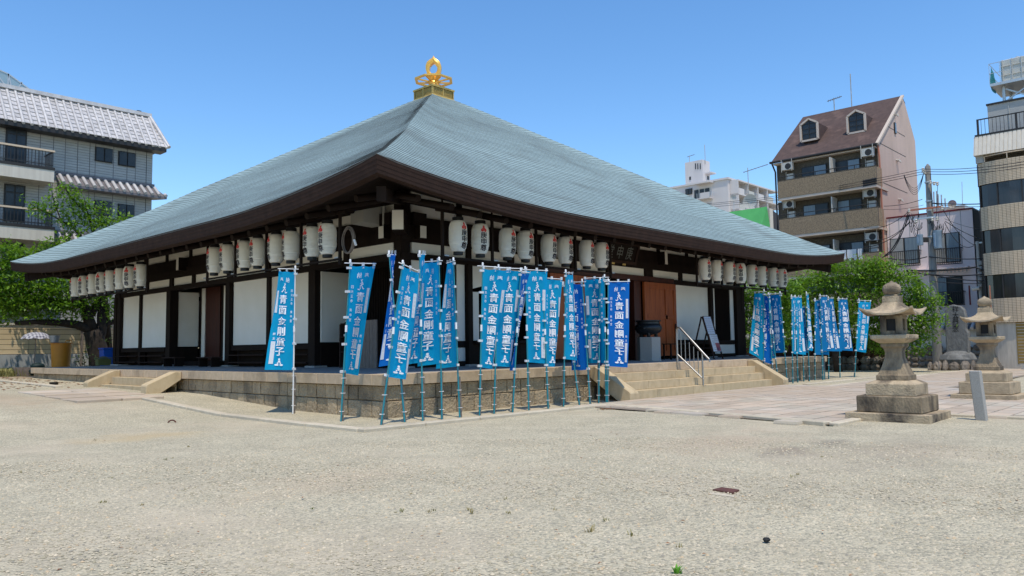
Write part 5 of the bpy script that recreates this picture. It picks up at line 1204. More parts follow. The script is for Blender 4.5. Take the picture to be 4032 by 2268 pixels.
MB().box(XB+1.2, xbk, y0+.05, y1, 0, zev-.1).build('core', BM['mortar'], bh)
brf = MB().add([(XB-.5,y0-.1,zev-.35),(XB-.5,y1+.1,zev-.35),(xrg,y1+.1,zrg),(xrg,y0-.1,zrg),(xbk+.1,y0-.1,zbk),(xbk+.1,y1+.1,zbk),(XB-.5,y0-.1,zev-.5),(XB-.5,y1+.1,zev-.5),(xrg,y1+.1,zrg-.2),(xrg,y0-.1,zrg-.2)], [(0,1,2,3),(3,2,5,4),(0,6,7,1),(1,7,8,2),(3,9,6,0)]).build('roof', BM['broof'], bh)
MB().beam((XB-.52, y0-.15, zev-.43), (xrg, y0-.15, zrg-.02), .14, .20, up=(0,1,0)).build('verge_board', BM['trim'], brf)
MB().tube([(XB-.6, y0-.15, zev-.45), (XB-.6, y1+.2, zev-.45)], .09, 8).build('gutter', BM['frame'], brf)
MB().box(XB-.45, XB+1.3, y0+.02, y1, zev-.62, zev-.52).build('eave_soffit', BM['trim'], brf)
sl_ = (zrg-zev+.35)/(xrg-XB+.5)
for tl, br in (((262,372),(378,505)), ((575,315),(697,452))):
    a = at(*zb(*br), 0, XB); 
    # dormer face a little up the slope
    Xd = XB+1.4 if tl[0] > 400 else XB+1.0
    p = at(*zb(tl[0], tl[1]+45), 0, Xd); q = at(*zb(*br), 0, Xd); ym = (p[1]+q[1])/2; ztop = at(*zb((tl[0]+br[0])/2, tl[1]), 0, Xd)[2]
    xb_ = Xd+2.6
    dm = MB().add([(Xd,q[1],q[2]),(Xd,p[1],q[2]),(Xd,p[1],p[2]),(Xd,ym,ztop),(Xd,q[1],p[2]),(xb_,q[1],q[2]),(xb_,p[1],q[2]),(xb_,p[1],p[2]),(xb_,ym,ztop),(xb_,q[1],p[2])], [(0,1,2,3,4),(4,3,8,9),(3,2,7,8),(0,4,9,5),(1,6,7,2)]).build('dormer', BM['broof'], brf)
    w = abs(p[1]-q[1])*.13
    for a_, b_ in (((q[1],q[2]),(q[1],p[2])), ((p[1],q[2]),(p[1],p[2])), ((q[1],q[2]),(p[1],q[2])), ((q[1],p[2]),(ym,ztop)), ((p[1],p[2]),(ym,ztop))):
        MB().beam((Xd-.06, a_[0], a_[1]), (Xd-.06, b_[0], b_[1]), .13, .16, up=(1,0,0)).build('dormer_trim', BM['trim'], dm)
    lo, hi = sorted((p[1], q[1])); e = .12
    MB().add([(Xd-.04,lo+e,q[2]+e),(Xd-.04,hi-e,q[2]+e),(Xd-.04,hi-e,p[2]-.02),(Xd-.04,ym,ztop-e*1.2),(Xd-.04,lo+e,p[2]-.02)], [(0,1,2,3,4)]).build('pane', BM['glass'], dm)
    for zz in np.linspace(q[2]+e, p[2], 4): MB().box(Xd-.07, Xd-.045, lo+e, hi-e, zz-.02, zz+.02).build('glazing_bar', BM['frame'], dm)
    MB().box(Xd-.075, Xd-.046, ym-.025, ym+.025, q[2]+e, ztop-e*1.3).build('glazing_bar', BM['frame'], dm)
def bricks(name, root, m, X, ya, yb, z0, z1, bw=.235, bh_=.075, g=.014, out=.015, soldier=False):
    mb = MB(); z = z0; r = 0
    while z < z1-.03:
        h = min(bh_, z1-z); y = ya-(bw/2 if r % 2 else 0)
        while y < yb:
            a, b = max(y+g/2, ya), min(y+bw-g/2, yb)
            o = out+random.uniform(-.003, .003)
            if b-a > .03: mb.add([(X-o,a,z+g/2),(X-o,b,z+g/2),(X-o,b,z+h-g/2),(X-o,a,z+h-g/2),(X,a,z+g/2),(X,b,z+g/2),(X,b,z+h-g/2),(X,a,z+h-g/2)], [(3,2,1,0),(0,1,5,4),(2,3,7,6),(1,2,6,5),(3,0,4,7)])
            y += bw
        z += bh_; r += 1
    return tagp(mb.build(name, m, root), kind='stuff')
Xp = XB-1.15
levels = []
for k, (tl, br, bl_) in enumerate((((105,790),(762,805),(110,885)), ((112,1045),(780,1090),(115,1142)), ((118,1300),(792,1340),(118,1400)))):
    zt5 = at(*zb(105+8*k, 792+255*k), 0, Xp)[2]
    if k == 2: zt5 = at(*zb(790, 1262), 0, Xp)[2]
    levels.append(zt5)
levels.append(levels[2]-2.6); levels.append(levels[3]-2.6)
yl, yr = at(*zb(105, 790), 0, Xp)[1], at(*zb(765, 700), 0, Xp)[1]
for k, zt5 in enumerate(levels):
    bal = MB().box(Xp+.01, XB+1.2, yr+.01, yl-.01, zt5-1.42, zt5-1.25).build('balcony', BM['trim'], bh)
    MB().box(Xp, Xp+.12, yr, yl, zt5-1.24, zt5-.02).build('parapet', BM['mortar'], bal)
    MB().box(Xp+.122, XB, yr, yr+.12, zt5-1.24, zt5-.02).build('parapet_side', BM['brick'], bal)
    if k < 4: bricks('parapet_bricks', bal, BM['brick'], Xp, yr, yl, zt5-1.24, zt5-.03)
    MB().box(Xp-.02, Xp+.14, yr-.02, yl+.02, zt5-.018, zt5+.03).build('coping', BM['brickd'], bal)
    MB().tube([(Xp+.05, yr+.05, zt5+.28), (Xp+.05, yl-.05, zt5+.28)], .03, 6).build('rail', BM['frame'], bal)
    for y_ in np.linspace(yr+.05, yl-.05, 6): MB().box(Xp+.03, Xp+.07, y_-.02, y_+.02, zt5+.03, zt5+.27).build('rail_post', BM['frame'], bal)
    if k < 4: bricks('wall_bricks', bh, BM['brickd'], XB+.0, y0, y1-.05, zt5+.0, zt5+1.45 if k else zev-.62)
    MB().box(XB+.0005, XB+.3, y0, y1-.05, zt5-1.2, zt5+1.45 if k else zev-.62).build('back_wall', BM['mortar'], bh)
    # windows and fittings, same stack of rooms on every floor
    for (ya_, yb_) in ((yl-1.35, yl-3.15), (yr+3.0, yr+1.35)):
        fr = MB().box(XB-.10, XB-.03, min(ya_, yb_), max(ya_, yb_), zt5-.75, zt5+.95).build('window', BM['frame'], bh)
        mid = (ya_+yb_)/2
        for j, (a, b) in enumerate(((ya_-.06, mid+.03), (mid-.03, yb_+.06))):
            MB().box(XB-.13, XB-.102, min(a, b), max(a, b), zt5-.70, zt5+.88).build('pane', BM['curtain'] if (j+k) % 2 else BM['glass'], fr)
    MB().box(XB-1.0, XB-.02, yl-3.75, yl-3.68, zt5-1.2, zt5+1.15).build('partition', BM['ac'], bal)
    for yy, s_ in ((yl-.55, 1), (yr+.65, 1)):
        ac = MB().box(XB-.75, XB-.35, yy-.36, yy+.36, zt5+.84, zt5+1.36).build('air_conditioner', BM['ac'], bh)
        MB().lathe([(.235,0),(.235,.02),(.20,.03)], 18, c=(0,0,0)).build('t', None, None) if False else None
        fan = MB(); fan.add([(XB-.755, yy-.08+.22*math.cos(a), zt5+1.08+.22*math.sin(a)) for a in np.linspace(0, 2*math.pi, 17)[:-1]], [tuple(range(16))]); fan.build('fan_grille', BM['frame'], ac)
        for e in (-.38, .38): MB().box(XB-.80, XB-.76, yy+e-.015, yy+e+.015, zt5+.7, zt5+1.6).build('hanger', BM['ac'], ac)
        MB().box(XB-.26, XB-.02, yy-.22, yy+.22, zt5+.0, zt5+.62).build('water_heater', BM['ac'], bh)
        MB().tube([(XB-.2, yy+.3, zt5+.8), (XB-.2, yy+.32, zt5-.6)], .025, 6).build('pipe', BM['ac'], bh)
lc = thing('laundry', 'white sheets hung out on the lowest visible balcony of the brick house', 'laundry', (Xp, 5, levels[2]))
pa, pb = at(*zb(500, 1250), 0, Xp-.1), at(*zb(672, 1237), 0, Xp-.1); zl = levels[2]+.30
for a, b, d_ in ((0, .38, .75), (.42, .78, .85), (.84, 1.0, .9)):
    ya_, yb_ = pa[1]+(pb[1]-pa[1])*a, pa[1]+(pb[1]-pa[1])*b
    MB().grid([[(Xp-.12-.05*math.sin(i*2+j), ya_+(yb_-ya_)*i/6, zl-d_*j/4*(1-.35*abs(math.cos(i*.9)))) for i in range(7)] for j in range(5)]).build('sheet', MT['tag'], lc, smooth=True)
MB().tube([(XB-.15, y0-.10, zev-.5), (XB-.2, y0-.16, zev-1.2), (XB-.2, y0-.16, 3)], .06, 8).build('downpipe', BM['rust'], bh)
MB().tube([(XB-.45, y1+.1, zev-.5), (XB-.1, y1+.02, zev-1.1), (XB-.1, y1+.02, 3)], .06, 8).build('downpipe', BM['frame'], bh)
for a, b in (((815,800),(978,902)), ((838,418),(960,525)), ((785,530),(966,655))):
    p = at(*zb(*a), 1, y0-.1); q = at(*zb(*b), 1, y0-.1)
    MB().box(p[0], q[0], y0-.112, y0-.102, p[2]-.02, p[2]+.02).build('joint_line', BM['mortar'], bh)
p, q = at(*zb(883, 395), 1, y0-.1), at(*zb(898, 475), 1, y0-.1); swf = MB().box(p[0], q[0], y0-.17, y0-.101, q[2], p[2]).build('side_window', BM['frame'], bh); MB().box(p[0]+.05, q[0]-.05, y0-.19, y0-.172, q[2]+.05, p[2]-.05).build('pane', BM['curtain'], swf)
for a in ((890,345), (900,648), (908,655), (916,912), (924,918)):
    p = at(*zb(*a), 1, y0-.1); MB().tube([(p[0], y0-.1, p[2]), (p[0], y0-.3, p[2]-.02), (p[0], y0-.32, p[2]-.15)], .06, 6).build('vent_hood', BM['ac'], bh)
# aerial and mast
def aerial(name, label, base, h, X=None, rich=True):
    t = thing(name, label, 'antenna', tuple(base))
    b = np.array(base, float); MB().tube([b-(0,0,.3), b+(0,0,h)], .015+.00032*np.linalg.norm(b-CAM), 6).build('mast', BM['conc'], t)
    if rich:
        d = np.array([.35, -1, .25]); d = d/np.linalg.norm(d); c0 = b+(0,0,h*.92)
        MB().tube([c0-d*.5, c0+d*min(h*.55, 2.2)], .012+.00028*np.linalg.norm(b-CAM), 5).build('boom', BM['tiled'], t)
        for k in range(7):
            q = c0-d*.4+d*min(h*.13, .4)*k; MB().tube([q-(.3,.1,0), q+(.3,.1,0)], .012, 4).build('element', BM['tiled'], t)
    return t
pt = at(*zb(486, 308), 0, xrg); aerial('tv_aerial', 'thin television aerial on the brown ridge, left of the lightning rod', (xrg, pt[1], zrg-.1), at(*zb(486, 222), 0, xrg)[2]-zrg)
pt = at(*zb(603, 285), 0, xrg); aerial('lightning_rod', 'tall thin lightning rod on the ridge of the brown roof', (xrg, pt[1], zrg-.1), at(*zb(597, 60), 0, xrg)[2]-zrg, rich=False)
# ------------------------------------------------------------------ lilac building
zc = zoomf(3400, 600, .4832); XC = 44.6
lc_ = thing('lilac_building', 'pale lilac rendered building with railed windows behind the utility pole', 'building', (XC, 0, 0))
pl, prr = at(*zc(130, 545), 0, XC), at(*zc(885, 467), 0, XC); zc_ = (pl[2]+prr[2])/2
MB().box(XC, XC+9, prr[1], y0-.15, 0, zc_).build('wall', BM['lilac'], lc_)
MB().box(XC-.05, XC+9.05, prr[1]-.05, y0-.16, zc_+.003, zc_+.10).build('roof_edge', BM['maroon'], lc_)
MB().box(XC+.05, XC+9, prr[1]-.06, prr[1]-.004, 0, zc_-.02).build('side_wall', BM['darkwall'], lc_)  # end wall coloured near-black grey, unlike the pale front
for u in (210, 287, 372, 455, 615, 705, 793): p = at(*zc(u, 560), 0, XC); MB().box(XC-.012, XC-.002, p[1]-.015, p[1]+.015, zc_-2.6, zc_-.02).build('joint_line', BM['conc'], lc_)
for tl, br, tr_, brr in (((218,708),(460,905),(212,812),(466,920)), ((555,670),(797,890),(545,792),(808,905)), ((565,1022),(820,1235),(558,1140),(828,1243)), ((400,1035),(475,1240),None,None)):
    windowf(rx, XC, zc(*tl), zc(*br), lc_, 2, glass='conc' if tl[1] < 900 else 'curtain', second='curtain' if tl[1] < 900 else 'glass', d=.12)
    if tr_:
        p = at(*zc(*tr_), 0, XC-.35); q = at(*zc(*brr), 0, XC-.35); ra = MB().box(XC-.38, XC-.32, q[1], p[1], p[2]-.05, p[2]).build('window_rail', BM['frame'], lc_)
        MB().box(XC-.38, XC-.32, q[1], p[1], q[2], q[2]+.05).build('bottom_bar', BM['frame'], ra)
        for y_ in np.linspace(q[1]+.02, p[1]-.02, 15): MB().box(XC-.36, XC-.34, y_-.014, y_+.014, q[2]+.052, p[2]-.052).build('baluster', BM['frame'], ra)
        for y_ in (q[1]+.02, p[1]-.02): MB().box(XC-.32, XC-.02, y_-.02, y_+.02, p[2]-.05, p[2]-.01).build('bracket', BM['frame'], ra)
p = at(*zc(340, 960), 0, XC-.3); q = at(*zc(860, 975), 0, XC-.3); aw = MB().box(XC-.5, XC-.01, q[1], p[1], p[2]-.1, p[2]-.04).build('slatted_awning', BM['lilac'], lc_)
for y_ in np.arange(q[1]+.05, p[1], .22): MB().box(XC-.52, XC-.48, y_, y_+.05, p[2]-.38, p[2]-.102).build('awning_slat', BM['conc'], aw)
# rooftop parts behind
p = at(*zc(560, 490), 0, 50); q = at(*zc(825, 425), 0, 50)
rt = thing('rooftop_shed', 'pale corrugated rooftop enclosure above the lilac building', 'shed', (50, p[1], zc_)); MB().box(50, 53, q[1], p[1], zc_-2, q[2]).build('shed_wall', BM['galv'], rt)
for k in range(6): MB().box(49.95, 49.998, q[1], p[1], q[2]-.25-.3*k, q[2]-.15-.3*k).build('louvre', BM['ac'], rt)
for j, (u, vt, vb) in enumerate(((572,320,440), (596,315,440), (608,340,440), (634,345,440), (664,375,430), (802,240,420))):
    b = at(*zc(u, vb), 0, 49.5); t_ = at(*zc(u, vt), 0, 49.5)
    mm = tagp(MB().tube([b-(0,0,1.5), t_], .045 if u < 700 else .02, 6).build('radio_mast', BM['galv']), ['leftmost slim mast on the roof behind the utility pole', 'second slim mast on the roof behind the utility pole', 'third slim mast on the roof behind the utility pole', 'short mast right of the cluster on the lilac roof', 'small pole mast carrying a fitting above the lilac roof', 'thin whip antenna alone in the sky gap between buildings'][j], 'mast', 'masts on the lilac roof')
b = at(*zc(722, 420), 0, 49.6); ds = thing('satellite_dish', 'small white satellite dish on the rooftop left of the whip antenna', 'dish', tuple(b))
def dish(t, c0, r, m='ac'):
    G = [[(c0[0]-.3*r*(k/4)**2*0-.25*r*(1-(k/4)**2)*-1, c0[1]+r*k/4*math.cos(a), c0[2]+r*k/4*math.sin(a)) for a in np.linspace(0, 2*math.pi, 17)] for k in range(5)]
    MB().grid(G).build('reflector', BM[m], t, smooth=True); MB().tube([(c0[0]+.1, c0[1], c0[2]-r*1.8), (c0[0]+.25*r, c0[1], c0[2])], .03, 6).build('stand', BM['galv'], t); MB().tube([(c0[0]+.1, c0[1], c0[2]-r), (c0[0]-r*.8, c0[1], c0[2])], .015, 5).build('feed_arm', BM['galv'], t)
dish(ds, b, .28)
# ------------------------------------------------------------------ curved tile tower at the right edge
XD = 39.6
td = thing('tiled_tower', 'tan tiled apartment tower with curved dark window bands at the right edge', 'building', (XD+4, -9, 0))
plan = [(XD+.75,-3.42),(XD+.42,-3.55),(XD+.18,-3.95),(XD+.02,-4.5),(XD-.06,-5.1),(XD-.06,-5.7),(XD+.02,-6.3),(XD+.10,-6.75),(XD+.10,-7.3),(XD+.10,-14)]
zv = lambda v: at(3862, v, 0, XD+.1)[2]
def band(name, z0, z1, m, off=0.0, th=.2, mb=None):
    mb = mb or MB()
    P0 = [(x-off, y+off*.3 if i < 3 else y) for i, (x, y) in enumerate(plan)]
    P = P0+[(XD+9, -14), (XD+9, -3.42)]
    n = len(P); mb.add([(x, y, z0) for x, y in P]+[(x, y, z1) for x, y in P], [(i, (i+1) % n, (i+1) % n+n, i+n) for i in range(n)]+[tuple(range(n-1, -1, -1)), tuple(range(n, 2*n))])
    return mb.build(name, BM[m], td, recalc=True)
def tile_band(z0, z1, root):
    mb = MB(); th, tw, g = .09, .20, .014
    for (xa, ya), (xb_, yb_) in zip(plan[1:-1], plan[2:]):
        L = math.hypot(xb_-xa, yb_-ya); 
        if ya < -7.2: L = min(L, 2.2); f = L/math.hypot(xb_-xa, yb_-ya); xb_, yb_ = xa+(xb_-xa)*f, ya+(yb_-ya)*f
        n = max(1, round(L/tw)); nx, ny = -(ya-yb_)/L*-1, 0
        nrm_ = np.array([-(ya-yb_), (xa-xb_)*1.0])/L; nrm_ = -np.abs(nrm_)*np.array([1, 0])+np.array([0, nrm_[1] if False else 0])
        z = z0
        while z < z1-.05:
            for i in range(n):
                t0, t1 = (i+.04)/n, (i+.96)/n; a = (xa+(xb_-xa)*t0-.014, ya+(yb_-ya)*t0); b = (xa+(xb_-xa)*t1-.014, ya+(yb_-ya)*t1)
                mb.add([(a[0],a[1],z+g/2),(b[0],b[1],z+g/2),(b[0],b[1],min(z+th,z1)-g/2),(a[0],a[1],min(z+th,z1)-g/2),(a[0]+.014,a[1],z+g/2),(b[0]+.014,b[1],z+g/2),(b[0]+.014,b[1],min(z+th,z1)-g/2),(a[0]+.014,a[1],min(z+th,z1)-g/2)], [(0,1,2,3),(0,4,5,1),(3,2,6,7),(0,3,7,4),(1,5,6,2)])
            z += th
    tagp(mb.build('wall_tiles', BM['tbrick'], root), kind='stuff')
edges = [640, 727, 815, 908, 998, 1085, 1178, 1272]
zz_ = [zv(v) for v in edges]
band('ground_floor', 0, zz_[-1]-.002, 'creamlow', -.15)
for i in range(0, 7):
    hi, lo = zz_[i], zz_[i+1]
    if i % 2 == 0:
        bd = band('tile_band', lo, hi, 'mortar'); tile_band(lo, hi, bd)
    else:
        bd = band('window_band', lo+.003, hi-.003, 'dglass', -.10)
        for j in (1, 3, 5, 7): MB().box(plan[j][0]+.02, plan[j][0]+.09, plan[j][1]-.03, plan[j][1]+.03, lo, hi).build('window_mullion', BM['frame'], bd)
# top open storey, cream slatted parapet and rooftop
zt6 = zv(612); zt7 = zv(532)
band('top_wall', zz_[0]+.003, zt6, 'brickd', -.9)
MB().box(XD+.2, XD+.5, -3.9, -3.5, zz_[0], zt6).build('pillar', BM['conc'], td)
MB().tube([(x-.0, y, zz_[0]+.32) for x, y in plan[1:9]], .03, 6).build('curved_rail', BM['railb'], td, smooth=True)
for j in (2, 4, 6, 8): MB().box(plan[j][0]-.02, plan[j][0]+.02, plan[j][1]-.02, plan[j][1]+.02, zz_[0], zz_[0]+.30).build('rail_post', BM['railb'], td)
sp_ = MB().add([(XD-.05,-3.45,zt6),(XD-.05,-14,zt6),(XD+.35,-14,zt7),(XD+.35,-3.45,zt7),(XD+8,-3.45,zt6),(XD+8,-3.45,zt7),(XD+8,-14,zt6)], [(0,1,2,3),(4,0,3,5),(0,4,6,1)]).build('slatted_parapet', BM['cream'], td)
for k in range(34):
    y_ = -3.5-k*.21
    MB().add([(XD-.08+dx*0-(.0),y,z) for dx in (0,) for y, z in ((y_,zt6),(y_-.17,zt6))]+[(XD+.32,y_-.17,zt7),(XD+.32,y_,zt7)]+[(XD-.045,y_,zt6),(XD-.045,y_-.17,zt6),(XD+.355,y_-.17,zt7),(XD+.355,y_,zt7)], [(0,1,2,3),(0,3,7,4),(1,5,6,2)]).build('cream_slat', BM['cream'], sp_)
MB().box(XD+.3, XD+8, -14, -3.5, zt7+.002, zt7+.10).build('deck', BM['frame'], td)
zrl = zv(463)+.0
rl = MB().box(XD+.38, XD+.44, -14, -3.62, zrl-.06, zrl).build('roof_railing', BM['frame'], td)
for k in range(48): MB().box(XD+.40, XD+.42, -3.66-k*.19, -3.64-k*.19, zt7+.1, zrl-.06).build('baluster', BM['frame'], rl)
for k in range(5): MB().box(XD+.36, XD+.46, -3.72-k*1.9, -3.62-k*1.9, zt7+.1, zrl-.002).build('rail_post', BM['frame'], rl)
zd = zoomf(3400, 150, .4142)
ph = at(*zd(1175, 632), 0, XD+2.2); MB().box(XD+2.2, XD+8, -14, ph[1], zt7+.1, ph[2]-.08).build('penthouse', BM['siding'], td); MB().box(XD+2.12, XD+8.1, -14, ph[1]+.05, ph[2]-.077, ph[2]+.02).build('penthouse_cap', BM['frame'], td)
for k in range(5): MB().box(XD+2.17, XD+2.198, ph[1]-1.1-k*1.15, ph[1]-1.07-k*1.15, zt7+.12, ph[2]-.1).build('joint_line', BM['ac'], td)
# water tank on its stand
XT = XD+3.2
tkd = thing('water_tank', 'pale panelled water tank on a steel stand on the tower roof', 'tank', (XT+1, -5, ph[2]))
p, q = at(*zd(1297, 215), 0, XT), at(*zd(1470, 400), 0, XT); r_ = at(*zd(1526, 400), 0, XT)
MB().box(XT, XT+2.2, q[1]-.9, p[1], q[2], p[2]).build('tank_body', BM['tank'], tkd, bev=.06)
for k in range(4): MB().box(XT-.05, XT-.003, p[1]-.1-.48*k-.04, p[1]-.1-.48*k, q[2], p[2]).build('tank_rib', BM['ac'], tkd)
for k in range(2): MB().box(XT-.04, XT-.004, q[1]-.9, p[1], q[2]+.55*(k+.8), q[2]+.55*(k+.8)+.03).build('tank_rib', BM['ac'], tkd)
MB().lathe([(.3,0),(.3,.12),(.1,.14),(.1,.3)], 12, c=(XT+1, (p[1]+q[1])/2-.3, p[2]+.01)).build('tank_hatch', BM['ac'], tkd)
MB().box(XT-.5, XT+2.5, q[1]-1.2, p[1]+.5, q[2]-.18, q[2]-.02).build('stand_deck', BM['galv'], tkd)
for y_ in (p[1]-.1, q[1]-.7):
    for x_ in (XT+.0, XT+2): MB().tube([(x_, y_, ph[2]), (x_, y_, q[2]-.18)], .09, 8).build('stand_leg', BM['galv'], tkd)
MB().beam((XT, p[1]-.1, ph[2]+.2), (XT, q[1]-.7, q[2]-.3), .08, .05, up=(1,0,0)).build('brace', BM['galv'], tkd); MB().beam((XT+.06, q[1]-.7, ph[2]+.2), (XT+.06, p[1]-.1, q[2]-.3), .08, .05, up=(1,0,0)).build('brace', BM['galv'], tkd)
for z_ in (q[2]+.6, q[2]+1.2): MB().tube([(XT-.5, q[1]-1.2, z_), (XT-.5, p[1]+.5, z_), (XT+2.4, p[1]+.5, z_)], .02, 5).build('guard_rail', BM['galv'], tkd)
for k in range(6): MB().tube([(XT-.5, p[1]+.5-.55*k, q[2]-.1), (XT-.5, p[1]+.5-.55*k, q[2]+1.2)], .015, 5).build('guard_post', BM['galv'], tkd)
MB().grid([[(XT-.3+.4*i, p[1]+.48+.05*math.sin(i+j), q[2]-.3+.27*j) for i in range(4)] for j in range(6)]).build('green_net', BM['net'], tkd)
# ground floor details seen between the lanterns
p, q = at(4000, 1287, 0, XD+.1), at(4032, 1425, 0, XD+.1)
gs = MB().box(XD+.10, XD+.2, q[1]-1.5, p[1], .3, p[2]).build('garage_shutter', BM['shutter'], td)
for k in range(18): MB().box(XD+.08, XD+.098, q[1]-1.5, p[1], .35+k*.17, .35+k*.17+.13).build('shutter_slat', BM['shutter'], gs)
# ------------------------------------------------------------------ far white apartment block
ze_ = zoomf(2600, 550, .2761)
o_ = CAM+ray(2865, 700)*165; XA, YA = o_[0], o_[1]; zA = o_[2]
ap = thing('white_apartments', 'distant white apartment block with a stair tower and stacked balconies', 'building', (XA, YA, 0))
yl_ = at(*ze_(310, 640), 0, XA)[1]; xr_ = at(*ze_(1545, 770), 1, YA)[0]
MB().box(XA, xr_, YA, YA+14, 0, zA-.3).build('right_wing', BM['apart'], ap)
MB().box(XA+.02, XA+16, YA+14.001, yl_, 0, zA-.3).build('left_wing', BM['apart'], ap) if yl_ > YA+14 else None
MB().box(XA-.3, xr_+.3, YA-.3, max(yl_, YA+14)+.3, zA-.298, zA+.1).build('roof_slab', BM['apart'], ap)
p, q = at(*ze_(350, 330), 0, XA+6), at(*ze_(610, 590), 0, XA+6); r_ = at(*ze_(703, 300), 1, q[1])
MB().box(XA+6, max(r_[0], XA+9), q[1], p[1], zA, p[2]).build('stair_tower', BM['apart'], ap)
for x_ in (497, 530, 565):
    a, b = at(*ze_(x_, 340), 0, XA+6), at(*ze_(x_+14, 420), 0, XA+6); MB().box(XA+5.9, XA+5.99, b[1], a[1], b[2], a[2]).build('slit_window', BM['glass'], ap)
a, b = at(*ze_(415, 530), 0, XA+6), at(*ze_(438, 572), 0, XA+6); MB().box(XA+5.9, XA+5.99, b[1], a[1], b[2], a[2]).build('window', BM['glass'], ap)
tw_ = q[1]
a = at(*ze_(690, 478), 1, tw_-.6); MB().box(XA+7, a[0]+1.5, tw_-1.6, tw_-.003, a[2]-.15, a[2]+.15).build('canopy_slab', BM['apart'], ap)
a, b = at(*ze_(668, 515), 1, tw_), at(*ze_(690, 575), 1, tw_); MB().box(a[0], b[0], tw_-.1, tw_-.01, b[2], a[2]).build('stair_door', BM['glass'], ap)
st_h = (at(*ze_(985, 765), 0, XA)[2]-at(*ze_(985, 945), 0, XA)[2])
windowf(rx, XA-.02, ze_(362, 708), ze_(458, 775), ap, 2, d=.3)
for k in range(3):
    a, b = at(*ze_(515, 655+k*165), 0, XA-1.2), at(*ze_(712, 805+k*158), 0, XA-1.2)
    zb6 = zA-3.55*(k+1)-.2; zt6_ = zb6+1.1
    sb_ = MB().box(XA-1.6, XA-.02, b[1], a[1], zb6-.2, zb6).build('balcony', BM['apart'], ap)
    MB().box(XA-1.6, XA-1.5, b[1], b[1]+2.2, zb6, zt6_).build('balcony_front', BM['apart'], sb_)
    for j in range(9): MB().box(XA-1.58, XA-1.52, a[1]-.3-j*.5, a[1]-.22-j*.5, zb6, zt6_).build('baluster', BM['galv'], sb_)
    fr = MB().box(XA-.08, XA-.022, b[1]+.6, b[1]+4.6, zb6, zb6+2.4).build('window', BM['ac'], ap)
    for j in range(3): MB().box(XA-.14, XA-.085, b[1]+.75+j*1.3, b[1]+1.8+j*1.3, zb6+.1, zb6+2.25).build('pane', BM['glass'], fr)
    if k == 0: MB().box(XA-1.8, XA-.02, b[1]-.3, a[1]+.3, zA-.6, zA-.32).build('canopy_slab', BM['apart'], ap)
for k in range(5):
    zf = zA-3.3*(k+1)-.1
    MB().box(XA+1, xr_+(.0 if k else 1.5), YA-1.9, YA-.02, zf-.25, zf).build('walkway_slab', BM['apart'], ap)
    if k == 0: MB().box(XA+1, xr_+.8, YA-1.9, YA-.02, zA-.75, zA-.45).build('canopy_slab', BM['apart'], ap)
    W_ = xr_-XA-1; n_ = 4
    for j in range(n_):
        xa_ = XA+1+W_*j/n_; xb2 = XA+1+W_*(j+1)/n_
        MB().box(xa_-.12, xa_+.12, YA-1.85, YA-.02, zf+.003, zf+2.9).build('party_wall', BM['apart'], ap)
        MB().box(xa_+.2, xa_+W_/n_*.55, YA-1.9, YA-1.8, zf+.003, zf+1.15).build('balcony_front', BM['apart'] if (j+k) % 2 == 0 else BM['ac'], ap)
        for i in range(8): MB().box(xa_+W_/n_*.58+i*.5, xa_+W_/n_*.58+i*.5+.08, YA-1.88, YA-1.82, zf+.003, zf+1.1).build('baluster', BM['galv'], ap)
        fr = MB().box(xa_+1.0, xb2-1.0, YA-.08, YA-.021, zf+.1, zf+2.2).build('window', BM['ac'], ap); MB().box(xa_+1.15, (xa_+xb2)/2-.1, YA-.13, YA-.082, zf+.2, zf+2.1).build('pane', BM['glass'], fr); MB().box((xa_+xb2)/2+.1, xb2-1.15, YA-.13, YA-.082, zf+.2, zf+2.1).build('pane', BM['glass'], fr)
MB().box(xr_-.0, xr_+1.6, YA-1.9, YA+6, zA-4.5, zA-3.4).build('end_balcony', BM['apart'], ap)
p = at(*ze_(384, 320), 0, XA+6); aerial('apartment_aerial', 'small aerial on the left corner of the white stair tower', (XA+7, p[1], p[2]-.5), at(*ze_(384, 215), 0, XA+6)[2]-p[2]+.5)
p = at(*ze_(608, 285), 0, XA+6); aerial('apartment_rod', 'thin rod standing on the right corner of the white stair tower', (XA+7, p[1], p[2]-.5), at(*ze_(603, 60), 0, XA+6)[2]-p[2]+.5, rich=False)
# grey-blue block peeping out left of it
p = at(*ze_(200, 740), 0, XA+25); q = at(*ze_(310, 650), 0, XA+25); bb2 = thing('blue_grey_block', 'blue grey block just left of the distant white apartments', 'building', (XA+30, p[1], 0))
MB().prism([(XA+25, p[1]+3, 0), (XA+25, q[1]-2, 0), (XA+25, q[1]-2, q[2]), (XA+25, q[1], q[2]), (XA+25, p[1], p[2]), (XA+25, p[1]+3, p[2]-1)], (8, 0, 0)).build('wall', BM['siding'], bb2)
